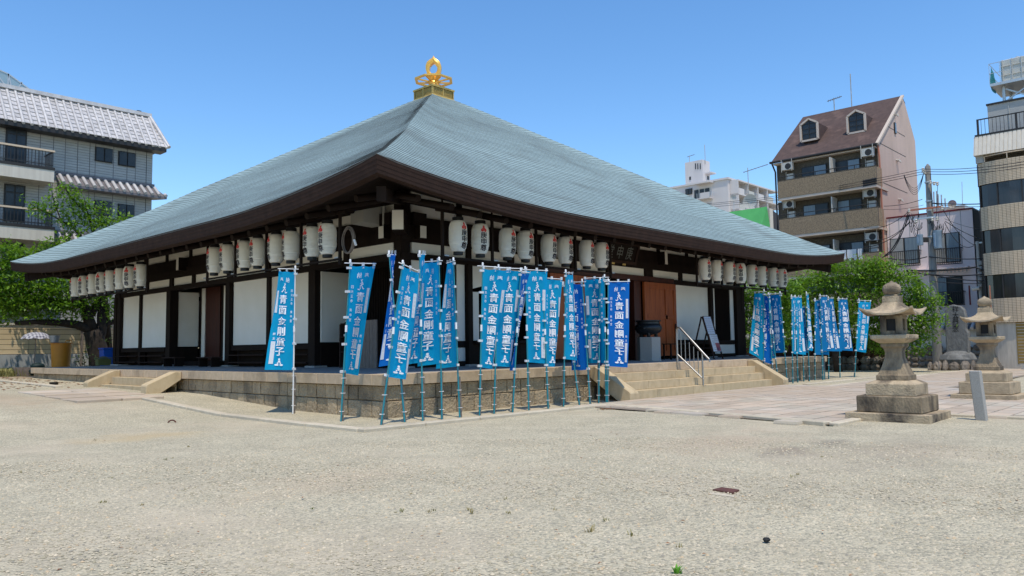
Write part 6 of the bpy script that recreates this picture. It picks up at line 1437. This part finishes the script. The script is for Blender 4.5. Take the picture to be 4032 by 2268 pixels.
# green roofed building
Xg = 66.0
gb = thing('green_building', 'building with bright green slanted parapet below the white apartments', 'building', (Xg, 20, 0))
a, b, c_ = at(*ze_(945, 1030), 0, Xg+.6), at(*ze_(1520, 960), 0, Xg+.6), at(*ze_(1475, 1228), 0, Xg)
zg1 = (a[2]+b[2])/2; ylft = a[1]+8; yrt = b[1]; zg0 = c_[2]
MB().add([(Xg,ylft,zg0),(Xg,yrt+.4,zg0),(Xg+.6,yrt,zg1),(Xg+.6,ylft,zg1),(Xg+1.2,yrt-.0,zg0),], [(0,1,2,3),(1,4,2)]).build('green_parapet', BM['green'], gb)
a = at(*ze_(1605, 1030), 1, yrt); b = at(*ze_(1700, 1090), 1, yrt)
MB().box(Xg+1.2, a[0], yrt-.0, yrt+10, 0, a[2]+.3).build('beige_wall', BM['cream'], gb); MB().prism([(a[0]+.01, yrt, 0), (b[0], yrt, 0), (b[0], yrt, b[2]), (a[0]+.01, yrt, a[2]+.2)], (0, 8, 0)).build('dark_wall', BM['darkwall'], gb)
MB().box(Xg+.3, Xg+1.19, yrt+.5, ylft, 0, zg0).build('lower_wall', BM['creamlow'], gb)
p = at(*ze_(1268, 980), 0, Xg+2); t_ = aerial('yagi_aerial', 'tall aerial mast with a long boom above the green parapet', (Xg+2, p[1], p[2]), at(*ze_(1243, 400), 0, Xg+2)[2]-p[2])
p = at(*ze_(1275, 882), 0, Xg+1.5); ds = thing('satellite_dish', 'large white satellite dish on the mast above the green parapet', 'dish', tuple(p)); dish(ds, p, .82)
p = at(*ze_(1040, 832), 0, Xg+1.5); ds = thing('satellite_dish', 'smaller white dish left of the mast, before the white apartments', 'dish', tuple(p)); dish(ds, p, .38)
MB().tube([(p[0]+.1, p[1], p[2]-.6), (p[0]+.1, p[1], zg1-1)], .04, 6).build('stand_pole', BM['galv'], ds)
# ------------------------------------------------------------------ utility pole, transformers, wires
XU = 40.5
pt = at(3652, 645, 0, XU); pb_ = at(3648, 1180, 0, XU)
up = thing('utility_pole', 'concrete utility pole with transformers and many wires behind the green tree', 'utility pole', (XU, pt[1], 0))
PY = pt[1]; PZ = pt[2]
MB().tube([(XU, PY+.05, 0), (XU, PY, PZ-.18), (XU, PY, PZ)], [.27, .155, .03], 16).build('shaft', BM['pole'], up, smooth=True, angle=60)
U = lambda x, y: zc(x, y)
def zU(y): return at(*zc(520, y), 0, XU)[2]
for y_ in (245, 400, 475, 545, 690, 780, 850, 870, 935, 1010): MB().lathe([(.2,-.04),(.2,.04)], 14, c=(XU, PY+.02, zU(y_))).build('steel_band', BM['galv'] if y_ != 870 else BM['railb'], up)
for (xa, xb2, y_, w_) in ((380, 650, 462, .10), (405, 590, 540, .10), (530, 610, 250, .06), (470, 525, 160, .06)):
    a = at(*zc(xa, y_), 0, XU-.25); b = at(*zc(xb2, y_-(xb2-xa)*.045), 0, XU-.25); z_ = (a[2]+b[2])/2
    MB().beam((XU-.25, a[1], z_), (XU-.25, b[1], z_), w_, w_, up=(1,0,0)).build('cross_arm', BM['galv'] if y_ != 462 else BM['rust'], up)
for x_, y_ in ((484,140),(492,152),(500,165),(545,245),(575,252),(602,256),(560,545),(600,540),(430,560),(640,455),(372,475)):
    a = at(*zc(x_, y_), 0, XU-.3); MB().lathe([(.03,-.12),(.09,-.06),(.05,0),(.09,.06),(.03,.12)], 8, c=tuple(a)).build('insulator', BM['ac'], up)
for (xa, ya_, xb2, yb_) in ((435,672,488,755), (568,640,645,780)):
    a, b = at(*zc(xa, ya_), 0, XU-.4), at(*zc(xb2, yb_), 0, XU-.4); r_ = abs(a[1]-b[1])/2
    tf_ = MB().lathe([(r_*.9,0),(r_,.05),(r_,a[2]-b[2]-.1),(r_*1.06,a[2]-b[2]-.08),(r_*1.06,a[2]-b[2])], 16, c=(XU-.4, (a[1]+b[1])/2, b[2])).build('transformer', BM['trans'], up, smooth=True, angle=40)
    for k in range(9 if r_ > .3 else 4):
        an = math.pi*.6+k*.2+.3; MB().box(XU-.4+r_*math.cos(an)-.03, XU-.4+r_*math.cos(an)+.03, (a[1]+b[1])/2+r_*math.sin(an)-.02, (a[1]+b[1])/2+r_*math.sin(an)+.02, b[2]+.1, a[2]-.15).build('cooling_fin', BM['trans'], tf_)
    MB().beam((XU, PY, (a[2]+b[2])/2), (XU-.4, (a[1]+b[1])/2, (a[2]+b[2])/2), .12, .3).build('bracket', BM['frame'], up)
def wire(pts, sag, r, root, name='wire', m='wire'):
    a, b = np.array(pts[0], float), np.array(pts[-1], float)
    P_ = [a+(b-a)*t-(0,0,sag*4*t*(1-t)) for t in np.linspace(0, 1, 13)]
    return MB().tube(P_, r, 5, cap=False).build(name, BM[m], root, smooth=True)
wr = thing('overhead_wires', 'bundle of dark overhead wires strung from the utility pole along the street', 'wires', (XU, PY, 8))
def Wp(x, y, X=XU-.3): return at(*zc(x, y), 0, X)
for y_, yr_, yl2 in ((135,75,205),(155,98,228),(175,120,250)):
    a = Wp(490, y_); b = at(*zc(1308, yr_), 0, 33); c2_ = at(*ze_(1000, {135:780,155:800,175:830}[y_]), 0, 52)
    wire([a, b], .15, .016, wr); wire([a, (c2_[0], c2_[1]+8, c2_[2])], .5, .016, wr)
    s_ = a+(np.array([c2_[0], c2_[1]+8, c2_[2]])-a)*.12; s2 = a+(np.array([c2_[0], c2_[1]+8, c2_[2]])-a)*.155
    MB().tube([s_-(0,0,.2), s2-(0,0,.26)], .07, 8).build('wire_sleeve', BM['wire'], wr)
for a, b, s_, r_ in (((555,412),(1308,388),.15,.03), ((555,415),(1308,402),.25,.018), ((530,850),(1308,830),.2,.03), ((200,862),(520,850),.15,.03), ((320,965),(1308,945),.35,.04), ((350,960),(920,935),.1,.05), ((530,990),(1308,1015),.3,.03), ((540,1048),(1308,1050),.15,.02), ((150,1010),(520,1000),.1,.02), ((650,470),(905,755),.35,.02), ((665,560),(1308,770),.4,.02), ((660,540),(1308,610),.4,.012), ((660,570),(900,760),.6,.02), ((360,500),(150,860),.5,.025), ((365,510),(160,850),.6,.025), ((372,515),(170,840),.4,.025), ((380,560),(0,705),.5,.02), ((380,565),(0,770),.4,.025), ((370,480),(0,610),.4,.02), ((480,382),(165,438),.1,.018), ((490,428),(165,465),.1,.012), ((920,940),(1308,975),.2,.05)):
    wire([Wp(*a), Wp(*b)], s_, r_, wr)
rr_ = random.Random(5)
for k in range(26):
    cx_, cy_ = rr_.choice(((420,575),(400,490),(600,585),(560,560),(620,600),(430,590))); p0 = Wp(cx_+rr_.uniform(-35,35), cy_+rr_.uniform(-20,25)); p1 = Wp(cx_+rr_.uniform(-60,60), cy_+rr_.uniform(-20,25))
    wire([p0, p1], rr_.uniform(.2, .7), .014, wr, 'jumper_wire')
for k in range(4): wire([Wp(490, 165+4*k), Wp(330, 180+5*k)], .9+.1*k, .012, wr, 'jumper_wire')
wire([Wp(545,170), Wp(560,430)], -.2, .014, wr); wire([Wp(604,262), Wp(590,560)], .1, .014, wr)
p2 = thing('service_pole', 'slim steel service pole with a short arm right of the lilac building', 'pole', (41, at(*zc(928,760),0,41)[1], 0))
a = at(*zc(928, 738), 0, 41); MB().tube([(41, a[1], 0), (41, a[1], a[2]+.1)], .09, 10).build('shaft', BM['conc'], p2, smooth=True, angle=60)
b = at(*zc(1022, 748), 0, 41); MB().beam((41, a[1]+.1, a[2]), (41, b[1], a[2]), .08, .06, up=(1,0,0)).build('arm', BM['galv'], p2)
c2_ = at(*zc(885, 1115), 0, 40.8); d2_ = at(*zc(945, 1105), 0, 40.8); MB().tube([c2_, d2_], .11, 10).build('camera_housing', BM['ac'], p2); MB().tube([d2_, (41, a[1], d2_[2]-.1)], .03, 6).build('camera_arm', BM['ac'], p2)
for k in range(5): p = at(*zc(948, 900+45*k), 0, 40.85); MB().box(40.8, 40.92, p[1]-.1, p[1]+.1, p[2]-.12, p[2]+.12).build('junction_box', BM['conc'], p2)
MB().tube([at(*zc(1037,1010),0,40.5), (40.5, at(*zc(1042,1200),0,40.5)[1], 1.0)], .035, 6).build('lamp_stem', BM['ac'], p2)
ms = thing('red_sign', 'narrow dark red sign board fixed beside the lilac building window', 'sign', (43.5, at(*zc(865,1160),0,43.5)[1], 5)); rx(43.6, zc(857,1085), zc(878,1243), 0, .1).build('sign_board', BM['maroon'], ms)
rp = thing('red_post', 'rust red square post at the left side of the tiled tower', 'post', (39.0, at(*zc(1037,1100),0,39.0)[1], 3)); rx(39.0, zc(1026,1085), zc(1045,1280), 0, .1).build('post_shaft', BM['rust'], rp)
# ------------------------------------------------------------------ memorial stele, rocks, white wall
zs2 = zoomf(3440, 1100, .4884); XS = 38.5
ste = thing('memorial_stele', 'tall dark slate memorial stone with carved vertical characters', 'stele', (XS, -1.2, 0))
Sp = lambda x, y, X=XS: at(*zs2(x, y), 0, X)
outl = [(585,612),(570,250),(600,212),(640,203),(700,215),(730,245),(745,300),(742,400),(765,430),(768,612)]
pl_ = [Sp(*q) for q in outl]
stm = MB().prism(pl_, (.42, 0, 0)).build('stone_slab', MT['slate'], ste, recalc=True, bev=.05)
for ch, y_ in (('祥',240),('大',290),('典',325),('記',360),('念',400)):
    c_ = Sp(660, y_); text_to(MB(), ch, 0, 0, .34, lambda a, b: (XS-.012, c_[1]-a, c_[2]+b), .95, bold=False).build('carved_character', MT['rubber'], stm)
def rock(name, root, c, sx, sy, sz, m='rock', seed=0, label=None, group=None, cat=None):
    r2 = random.Random(seed); G = []
    for i in range(7):
        ph_ = math.pi*i/6; G.append([(c[0]+sx*math.sin(ph_)*math.cos(t)*(1+.25*(r2.random()-.5)), c[1]+sy*math.sin(ph_)*math.sin(t)*(1+.25*(r2.random()-.5)), c[2]+sz*math.cos(ph_)*(1+.2*(r2.random()-.5))) for t in np.linspace(0, 2*math.pi, 10)])
    for g_ in G: g_[-1] = g_[0]
    o = MB().grid(G).build(name, MT[m], root, smooth=False)
    return o
a, b = Sp(520, 670), Sp(825, 670); rock('base_rock', ste, (XS+.25, (a[1]+b[1])/2, (Sp(660,645)[2])), .9, abs(a[1]-b[1])/2, .52, 'slate', 3)
k = 0
xx = 438
lbl = ['leftmost small grey rock in the ring before the stele', 'second rock of the ring, dark and angular', 'third rock of the ring, small and brown', 'broad pale rock in the middle of the ring', 'flat tan rock right of the broad pale one', 'small rock tucked under the dark stele base', 'rightmost reddish rock beside the far stone lantern']
for w_ in (40, 75, 50, 95, 85, 45, 60):
    a = at(*zs2(xx, 712), 2, 0.0); b = at(*zs2(xx+w_, 716), 2, 0.0); cy_ = (a[1]+b[1])/2; cx2 = 37.4
    A1, B1 = at(*zs2(xx, 705), 0, cx2), at(*zs2(xx+w_, 705), 0, cx2)
    o = rock('rock', None, (cx2, (A1[1]+B1[1])/2, .12), .35, abs(A1[1]-B1[1])/2*1.02, .36+.05*(k % 3), 'rock', 20+k); tagp(o, lbl[k], 'rock', 'rocks around the memorial stone'); xx += w_; k += 1
XW = 42.5
ww = thing('boundary_wall', 'white plastered boundary wall with grey tile coping and rubble foot', 'wall', (XW, -3, 0))
Wv = lambda x, y: at(*zs2(x, y), 0, XW)
yA, yB_ = Wv(480, 400)[1]+12, Wv(1085, 400)[1]; zT, zB, zS = Wv(800, 375)[2], Wv(800, 400)[2], Wv(800, 548)[2]
MB().box(XW, XW+.3, yB_, yA, zS, zB+.1).build('plaster', BM['whitew'], ww); MB().box(XW-.06, XW+.36, yB_, yA, -.1, zS-.002).build('foot', BM['conc'], ww)
y_ = yB_; 
cpt = MB().prism([(XW-.35, yB_, zB), (XW+.65, yB_, zB), (XW+.15, yB_, zT+.15)], (0, yA-yB_, 0)).build('tile_coping', BM['tiled'], ww)
k = 0
while y_ < yB_+8: MB().tube([(XW-.40, y_+.15, zB+.03), (XW+.13, y_+.15, zT+.16)], .10, 8).build('coping_tile', BM['tile'], cpt, smooth=True, angle=50); y_ += .33
MB().tube([(XW+.15, yB_-.05, zT+.22), (XW+.15, yA, zT+.22)], .10, 8).build('ridge_tile', BM['tile'], cpt)
rr_ = random.Random(8); y_ = yB_+.1
while y_ < yB_+9:
    w_ = rr_.uniform(.3, .55)
    zc2 = .05
    while zc2 < zS-.15:
        h_ = rr_.uniform(.28, .42); rock('rubble_stone', ww, (XW-.12, y_+w_/2, zc2+h_/2), .14, w_/2, h_/2, 'rock', rr_.randrange(999)); zc2 += h_
    y_ += w_
gp = thing('gate_post', 'white painted square gate post with flat cap behind the far lantern', 'post', (40.3, -4.2, 0))
a, b = at(3945, 1305, 0, 40.3), at(3968, 1452, 0, 40.3)
MB().box(40.2, 40.7, b[1], a[1], 0, a[2]).build('post_shaft', BM['whitew'], gp); MB().box(40.1, 40.8, b[1]-.06, a[1]+.06, a[2]+.002, a[2]+.14).build('post_cap', BM['ac'], gp)
c2_ = at(3954, 1387, 0, 40.19); MB().box(40.17, 40.197, c2_[1]-.09, c2_[1]+.09, c2_[2]-.16, c2_[2]+.16).build('name_plate', BM['frame'], gp)
sp2 = thing('stone_gate_pillar', 'rough pale stone pillar just right of the white gate post', 'pillar', (39.9, -4.9, 0))
a, b = at(3969, 1376, 0, 39.9), at(3986, 1453, 0, 39.9)
for k in range(5): MB().box(39.9, 40.3, b[1], a[1], a[2]*k/5+.005, a[2]*(k+1)/5-.005).build('pillar_stone', MT['kerb'], sp2, bev=.02)
for nm, x0, x1, z_ in (('entrance_step', 38.6, 39.5, .12), ('entrance_slab', 39.0, 39.6, .26)):
    MB().box(x0, x1, -12, -5.3, -.05, z_).build(nm, BM['conc'], td)
# low dark hedge bank and shaded wall under the right trees
hd = thing('rubble_bank', 'low dark rubble bank in the shade below the right trees', 'bank', (37.5, 4, 0)); rr_ = random.Random(3)
for k in range(34):
    y_ = .3+k*.62
    for zc2 in (.18, .55): rock('rubble_stone', hd, (36.6+rr_.uniform(0, .3), y_+rr_.uniform(-.1, .1), zc2), .35, .36, .26, 'rock', rr_.randrange(9999))
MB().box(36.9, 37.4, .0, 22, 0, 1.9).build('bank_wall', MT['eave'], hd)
st2 = tagp(MB().box(31.5, 32.0, 8.0, 8.3, 0, 1.3).build('stone_marker', MT['granite'], bev=.03), 'small grey stone marker in the shade under the right tree', 'marker')
# ------------------------------------------------------------------ foliage
def leaf_mat(name, c1, c2):
    m = bpy.data.materials.new(name); m.use_nodes = True; nt = m.node_tree; b = nt.nodes['Principled BSDF']; L = nt.links.new
    vc = _n(nt, 'ShaderNodeVertexColor'); vc.layer_name = 'leaf'; sp = _n(nt, 'ShaderNodeSeparateColor'); L(vc.outputs[0], sp.inputs[0])
    mx = _n(nt, 'ShaderNodeMix', data_type='RGBA'); mx.inputs[6].default_value = (*c1, 1); mx.inputs[7].default_value = (*c2, 1); L(sp.outputs[0], mx.inputs[0]); L(mx.outputs[2], b.inputs['Base Color'])
    b.inputs['Roughness'].default_value = .45; b.inputs['Specular IOR Level'].default_value = .4
    tr = _n(nt, 'ShaderNodeBsdfTranslucent'); ms = _n(nt, 'ShaderNodeMixShader'); ms.inputs[0].default_value = .35
    mt2 = _n(nt, 'ShaderNodeMix', data_type='RGBA', blend_type='MULTIPLY'); mt2.inputs[0].default_value = 1; mt2.inputs[7].default_value = (1.3, 1.35, .5, 1); L(mx.outputs[2], mt2.inputs[6]); L(mt2.outputs[2], tr.inputs[0])
    L(b.outputs[0], ms.inputs[1]); L(tr.outputs[0], ms.inputs[2]); L(ms.outputs[0], nt.nodes['Material Output'].inputs[0]); return m
LEAF = leaf_mat('leaf', (.045,.12,.010), (.23,.40,.032)); LEAFD = leaf_mat('dark_leaf', (.02,.045,.01), (.05,.09,.02))
def leaves(name, centers, n_per, spread, size, root, m, seed=1, droop=.35, flat=.55):
    r2 = np.random.default_rng(seed); C_ = np.repeat(np.asarray(centers, float), n_per, 0); N = len(C_)
    P_ = C_+r2.normal(0, 1, (N, 3))*np.array([spread, spread, spread*flat]); s = size*r2.uniform(.6, 1.25, N)
    th = r2.uniform(0, 6.283, N); pit = r2.normal(-droop, .45, N)
    d = np.stack([np.cos(th)*np.cos(pit), np.sin(th)*np.cos(pit), np.sin(pit)], -1)
    side = np.stack([-np.sin(th), np.cos(th), r2.normal(0, .35, N)], -1); side /= np.linalg.norm(side, axis=1)[:, None]
    mid = P_+d*(s*.5)[:, None]; up = np.cross(side, d)
    tip = P_+d*s[:, None]; w = (s*.24)[:, None]
    V = np.stack([P_, mid+side*w+up*(s*.04)[:, None], tip, mid-side*w+up*(s*.04)[:, None]], 1).reshape(-1, 3)
    me = bpy.data.meshes.new(name); me.vertices.add(4*N); me.vertices.foreach_set('co', V.ravel().astype('f'))
    F_ = np.array([[0,1,2],[0,2,3]])[None]+4*np.arange(N)[:, None, None]; F_ = F_.reshape(-1)
    me.loops.add(len(F_)); me.polygons.add(len(F_)//3); me.loops.foreach_set('vertex_index', F_); me.polygons.foreach_set('loop_start', np.arange(0, len(F_), 3)); me.update(calc_edges=True)
    at_ = me.color_attributes.new('leaf', 'FLOAT_COLOR', 'POINT'); k = np.clip(np.repeat(r2.beta(1.6, 2.2, len(C_)//n_per), n_per)*.6+r2.random(N)*.45, 0, 1); C4 = np.ones((4*N, 4)); C4[:, 0] = np.repeat(k, 4); at_.data.foreach_set('color', C4.ravel())
    me.materials.append(m); return tagp(link(name, me, root), kind='stuff')
def blob_centers(blobs, ax, val, dens, seed=0, depth=1.0):
    """blobs: (u, v, ru, rv) in the photograph, standing at the depth plane; returns cluster centres, weighted to the shell"""
    r2 = np.random.default_rng(seed); out = []
    for (u, v, ru, rv) in blobs:
        c = at(u, v, ax, val); e = at(u+ru, v, ax, val); R = np.linalg.norm(e-c)*.72; Rz = abs(at(u, v-rv, ax, val)[2]-c[2])
        n = int(dens*R*Rz*3)
        d = r2.normal(0, 1, (n, 3)); d /= np.linalg.norm(d, axis=1)[:, None]; rad = r2.uniform(.35, 1.12, n)**.6
        d *= (rad*(1+.26*np.sin(d[:, 0]*6+d[:, 2]*5+u)*np.cos(d[:, 1]*4+v)))[:, None]
        out.append(c+d*np.array([R, R*depth, Rz]))
    return np.concatenate(out)
BARK = mat('bark', (.045,.035,.028), (.02,.016,.013), .95, 6, bump=.6, bscale=12, bdist=.03)
def limb(root, pts, r0, r1, name='limb', ax=None):
    n = len(pts); rs = [r0+(r1-r0)*i/(n-1) for i in range(n)]; return MB().tube(pts, rs, 9).build(name, BARK, root, smooth=True)
# left tree behind the end of the hall
YT = 30.0
lt = thing('spreading_tree', 'spreading green tree with dark forked trunk behind the left end of the hall', 'tree', (5, YT, .5))
T_ = lambda u, v, y=YT: at(u, v, 1, y)
tr0 = T_(395, 1440); tr0[2] = .3
limb(lt, [tr0, T_(392, 1400), T_(380, 1360), T_(372, 1325), T_(362, 1300)], .55, .42, 'trunk')
limb(lt, [T_(378,1345), T_(395,1310), T_(402,1280), T_(398, 1240), T_(405,1190)], .34, .16); limb(lt, [T_(365,1305), T_(345,1292), T_(300,1278), T_(230,1270), T_(150,1268), T_(60,1272)], .30, .10)
limb(lt, [T_(364,1308), T_(350,1260), T_(335,1210), T_(322,1170), T_(300,1110)], .33, .12); limb(lt, [T_(400,1290), T_(430,1272), T_(470,1262)], .2, .1)
limb(lt, [T_(335,1210), T_(290,1195), T_(220,1180), T_(150,1190), T_(60, 1185)], .16, .05); limb(lt, [T_(360,1240), T_(385,1190), T_(400,1150)], .2, .08)
limb(lt, [T_(300,1110), T_(240,1060), T_(150,1020), T_(60,1000)], .12, .04)
bl = [(40,1100,110,80),(150,1120,110,70),(260,1130,100,60),(350,1150,90,60),(430,1180,60,70),(30,1000,70,50),(20,1200,100,70),(110,1215,90,45),(220,1215,80,45),(120,1030,90,35),(60,1170,110,60),(-60,1120,120,120),(420,1100,60,50),(300,1230,60,30),(200,1175,120,40)]
leaves('crown', blob_centers(bl, 1, YT, 26, 3), 20, .26, .22, lt, LEAF, 5)
# the same tree's upper sprays reaching over the roof edge
sp3 = thing('slender_tree', 'slender light green tree whose sprays rise above the left roof edge', 'tree', (6.5, 31.5, .5))
q_ = lambda u, v: at(u, v, 1, 31.5)
b0_ = q_(372, 1000)
limb(sp3, [(b0_[0]+1, 31.5, .4), (b0_[0]+.6, 31.5, 4.5), b0_], .22, .11, 'trunk')
cl_ = []
for path, r_ in (([(372,1000),(366,912),(352,862),(325,825),(290,790),(262,750),(255,735)], .08), ([(372,1000),(320,930),(280,890),(240,868),(215,800),(205,762)], .07), ([(366,912),(395,880),(440,868),(505,852)], .05), ([(240,868),(190,840),(150,822),(118,800)], .04), ([(352,862),(340,820),(330,775)], .04), ([(325,825),(380,820),(430,835)], .04),
    ([(372,1000),(300,985),(220,975),(130,1000),(40,1010)], .06), ([(330,960),(300,955),(250,945),(200,960)], .04)):
    P_ = [q_(*p__) for p__ in path]; limb(sp3, P_, r_, .015)
    for (a, b) in zip(P_[1:], P_[2:]):
        for t in np.linspace(0, 1, 6): cl_.append(a+(b-a)*t+np.random.default_rng(int(a[0]*100)+int(t*10)).normal(0, .16, 3))
leaves('crown', cl_+list(blob_centers([(400,880,70,32),(300,820,50,30),(160,815,45,18),(215,955,90,22),(90,985,90,24),(300,775,40,22),(470,860,45,18),(360,850,60,40),(300,880,60,35),(430,900,60,30),(250,830,45,25),(180,800,40,14)], 1, 31.5, 12, 8)), 15, .22, .24, sp3, LEAF, 9)
# shrub by the trunk
sh = thing('young_shrub', 'loose dark leaved shrub beside the tree trunk', 'shrub', (3.6, 28.2, .6)); y_ = 28.2
for path in ([(340,1440),(330,1410),(322,1385),(318,1350)], [(335,1440),(310,1425),(295,1400)], [(350,1440),(352,1405),(360,1370)], [(420,1400),(430,1370),(440,1345)], [(330,1440),(300,1432),(285,1425)]):
    P_ = [at(u, v, 1, y_) for u, v in path]; P_[0][2] = .5; limb(sh, P_, .02, .006, 'stem')
leaves('foliage', blob_centers([(325,1400,25,40),(345,1420,35,28),(305,1425,26,15),(335,1370,18,26),(425,1360,22,22)], 1, y_, 9, 2), 9, .16, .20, sh, LEAFD, 4)
# right trees
rtm = []
XR = 33.5
R_t = lambda u, v, x=XR: at(u, v, 0, x)
def rtree(label, X, base_u, blobs, seed, dens=32, size=.20, lim=()):
    t = thing('leafy_tree', label, 'tree', (X, R_t(base_u, 1440, X)[1], 0), 0, 'green trees right of the hall')
    b = R_t(base_u, 1440, X); b[2] = -.1
    limb(t, [b, b+(0,.1,1.2), b+(.1,.2,2.4)], .24, .17, 'trunk')
    for u, v in lim: limb(t, [b+(.05,.15,1.6), (b+(.1,.2,2.2)+R_t(u, v, X))/2+(0,0,.2), R_t(u, v, X)], .13, .03)
    leaves('crown', blob_centers(blobs, 0, X, dens, seed), 20, .28, size, t, LEAF, seed+1); return t
rtree('nearest dense green tree just beyond the platform, seen under the eave', 31.0, 3020, [(2960,1150,70,60),(3040,1170,80,60),(2990,1240,70,55),(3080,1240,70,60),(3000,1310,60,45),(3070,1320,60,45),(2890,1150,60,40),(2900,1260,50,60),(2940,1320,50,50),(3120,1160,60,50),(2930,1220,60,70)], 21, lim=((2960,1200),(3050,1200),(3090,1260)))
rtree('broad bright green tree behind the right row of banners', 33.5, 3300, [(3180,1130,90,60),(3280,1090,100,70),(3380,1070,90,60),(3450,1060,70,50),(3220,1210,100,50),(3350,1180,110,60),(3460,1150,80,50),(3150,1270,60,60)], 31, lim=((3200,1180),(3300,1150),(3400,1130),(3250,1230)))
rtree('green tree leaning right behind the larger stone lantern', 34.5, 3560, [(3480,1090,80,60),(3560,1110,80,50),(3620,1160,70,45),(3560,1210,90,50),(3640,1250,60,45),(3580,1310,80,50),(3500,1280,80,60),(3600,1365,55,30),(3660,1200,45,40),(3640,1310,50,45),(3690,1260,30,30),(3480,1360,60,35),(3420,1250,60,60)], 41, lim=((3500,1180),(3580,1200),(3620,1260),(3520,1300)))
rtree('dark green tree standing farther back, right of the hall corner', 36.0, 3180, [(3100,1290,90,50),(3220,1300,90,45),(3340,1290,90,50),(3420,1340,80,35),(3290,1240,100,50),(3130,1200,80,60)], 51, dens=26, lim=((3150,1250),(3280,1260)))
# weeds and grass
def tufts(name, pts, label, m, kind=None, blades=14, h=.08, spread=.05, w=.008, seed=0):
    r2 = random.Random(seed); mb = MB()
    for (x, y, z, sc) in pts:
        for k in range(blades):
            a = r2.uniform(0, 6.28); rr2 = r2.uniform(0, spread)*sc; bx_, by_ = x+rr2*math.cos(a), y+rr2*math.sin(a); hh2 = h*sc*r2.uniform(.5, 1.1); ln = hh2*r2.uniform(.3, .9); an = a+r2.uniform(-.6, .6)
            dx, dy = math.cos(an), math.sin(an); ww_ = w*sc
            mb.add([(bx_-dy*ww_, by_+dx*ww_, z), (bx_+dy*ww_, by_-dx*ww_, z), (bx_+dx*ln*.4+dy*ww_*.7, by_+dy*ln*.4-dx*ww_*.7, z+hh2*.7), (bx_+dx*ln*.4-dy*ww_*.7, by_+dy*ln*.4+dx*ww_*.7, z+hh2*.7), (bx_+dx*ln, by_+dy*ln, z+hh2)], [(0,1,2,3),(3,2,4)])
    return mb.build(name, m)
WEED = mat('weed', (.11,.16,.03), (.24,.20,.08), .8, 9); DRY = mat('dry_grass', (.34,.26,.12), (.20,.19,.06), .9, 6)
r2 = random.Random(6); mg = [(r2.uniform(-11, 3.4), r2.uniform(28.6, 32.6), .53, 1) for _ in range(3600)]
tagp(tufts('meadow_grass', mg, '', mat('meadow_grass', (.20,.24,.05), (.38,.33,.14), .9, .8), blades=7, h=.42, spread=.25, w=.016), 'rough sunlit grass and weeds before the beige fence', kind='stuff')
spots = [(1587,1690,1),(1600,1685,.6),(1845,2010,.9),(1580,2015,.8),(1560,2020,.5),(1688,2018,.8),(1707,2012,.7),(1860,2022,1.2),(2003,2022,.8),(1992,1968,.7),(2182,2010,.8),(2328,2095,1.4),(2386,2052,1.1),(2490,2110,1.3),(2678,2155,.9),(2550,1872,.5),(2585,1755,.6),(2520,1762,.6),(2605,1870,.5),(2897,1900,.7),(2950,1922,.8),(3120,1880,1.0),(3142,1870,.8),(3238,1800,.6),(3275,1800,.5),(375,1735,1.1),(740,1760,.8),(650,1812,1.0),(680,1805,.5),(85,1862,.9),(440,1885,.8),(770,1923,.6),(728,1930,.6),(400,1980,.7),(420,1978,.7),(560,1990,.6),(1055,1865,.6),(980,1825,.4),(1620,1945,.5),(1230,2005,.6),(820,1865,.5)]
names_ = []
for j, (u, v, sc) in enumerate(spots):
    p = at(u, v, 2, 0); dd_ = np.linalg.norm(p-CAM)
    o = tufts('weed_tuft', [(0, 0, 0, 1)], '', WEED if j % 3 == 0 else DRY, blades=9+j % 6, h=.038*sc, spread=.04*sc, w=.003*sc+.001, seed=j); o.location = (p[0], p[1], .0)
    tagp(o, 'small weed tuft growing in the gravel court', 'weed', 'weed tufts in the gravel')
p = at(2664, 2262, 2, 0); o = tufts('leafy_weed', [(0,0,0,1)], '', mat('fresh_weed', (.10,.28,.02), None, .6), blades=22, h=.055, spread=.03, w=.012, seed=99); o.location = (p[0], p[1], 0); tagp(o, 'fresh bright green weed at the bottom edge of the gravel', 'weed')
# dry leaves in the corner of the kerb and scattered litter
def litter(pts, name, label, seed):
    r2 = random.Random(seed); mb = MB()
    for x, y, z, s in pts:
        a = r2.uniform(0, 6.28); c_, s_ = math.cos(a)*s, math.sin(a)*s
        mb.add([(x-c_, y-s_, z), (x+s_*.5, y-c_*.5, z+s*.35), (x+c_, y+s_, z+.004), (x-s_*.5, y+c_*.5, z+s*.25)], [(0,1,2,3)])
    return tagp(mb.build(name, DRYL), label, kind='stuff')
DRYL = mat('dry_leaf', (.30,.13,.06), (.20,.10,.05), .9, 20)
r2 = random.Random(12); c_ = at(2395, 1612, 2, 0)
litter([(c_[0]+r2.gauss(0,.16), c_[1]+r2.gauss(0,.08), .01, .035) for _ in range(60)], 'dry_leaves', 'dry brown leaves gathered in the kerb corner by the steps', 1)
litter([(r2.uniform(-3.8, -.6), r2.uniform(15.5, 27), 0.0, .06) for _ in range(1)]+[(x, y, gz(x, y)+.01, .07) for x, y in ((r2.uniform(-5, -.3), r2.uniform(15, 27)) for _ in range(380))], 'leaf_litter', 'brown leaf litter scattered along the left platform wall', 2)
litter([(CAM[0]+d*math.cos(a), CAM[1]+d*math.sin(a), .012, r2.uniform(.012,.028)) for d, a in ((r2.uniform(5.5, 16), YAW+r2.uniform(-.6,.6)) for _ in range(130))], 'scattered_litter', 'tiny dry leaf scraps scattered over the gravel', 3)
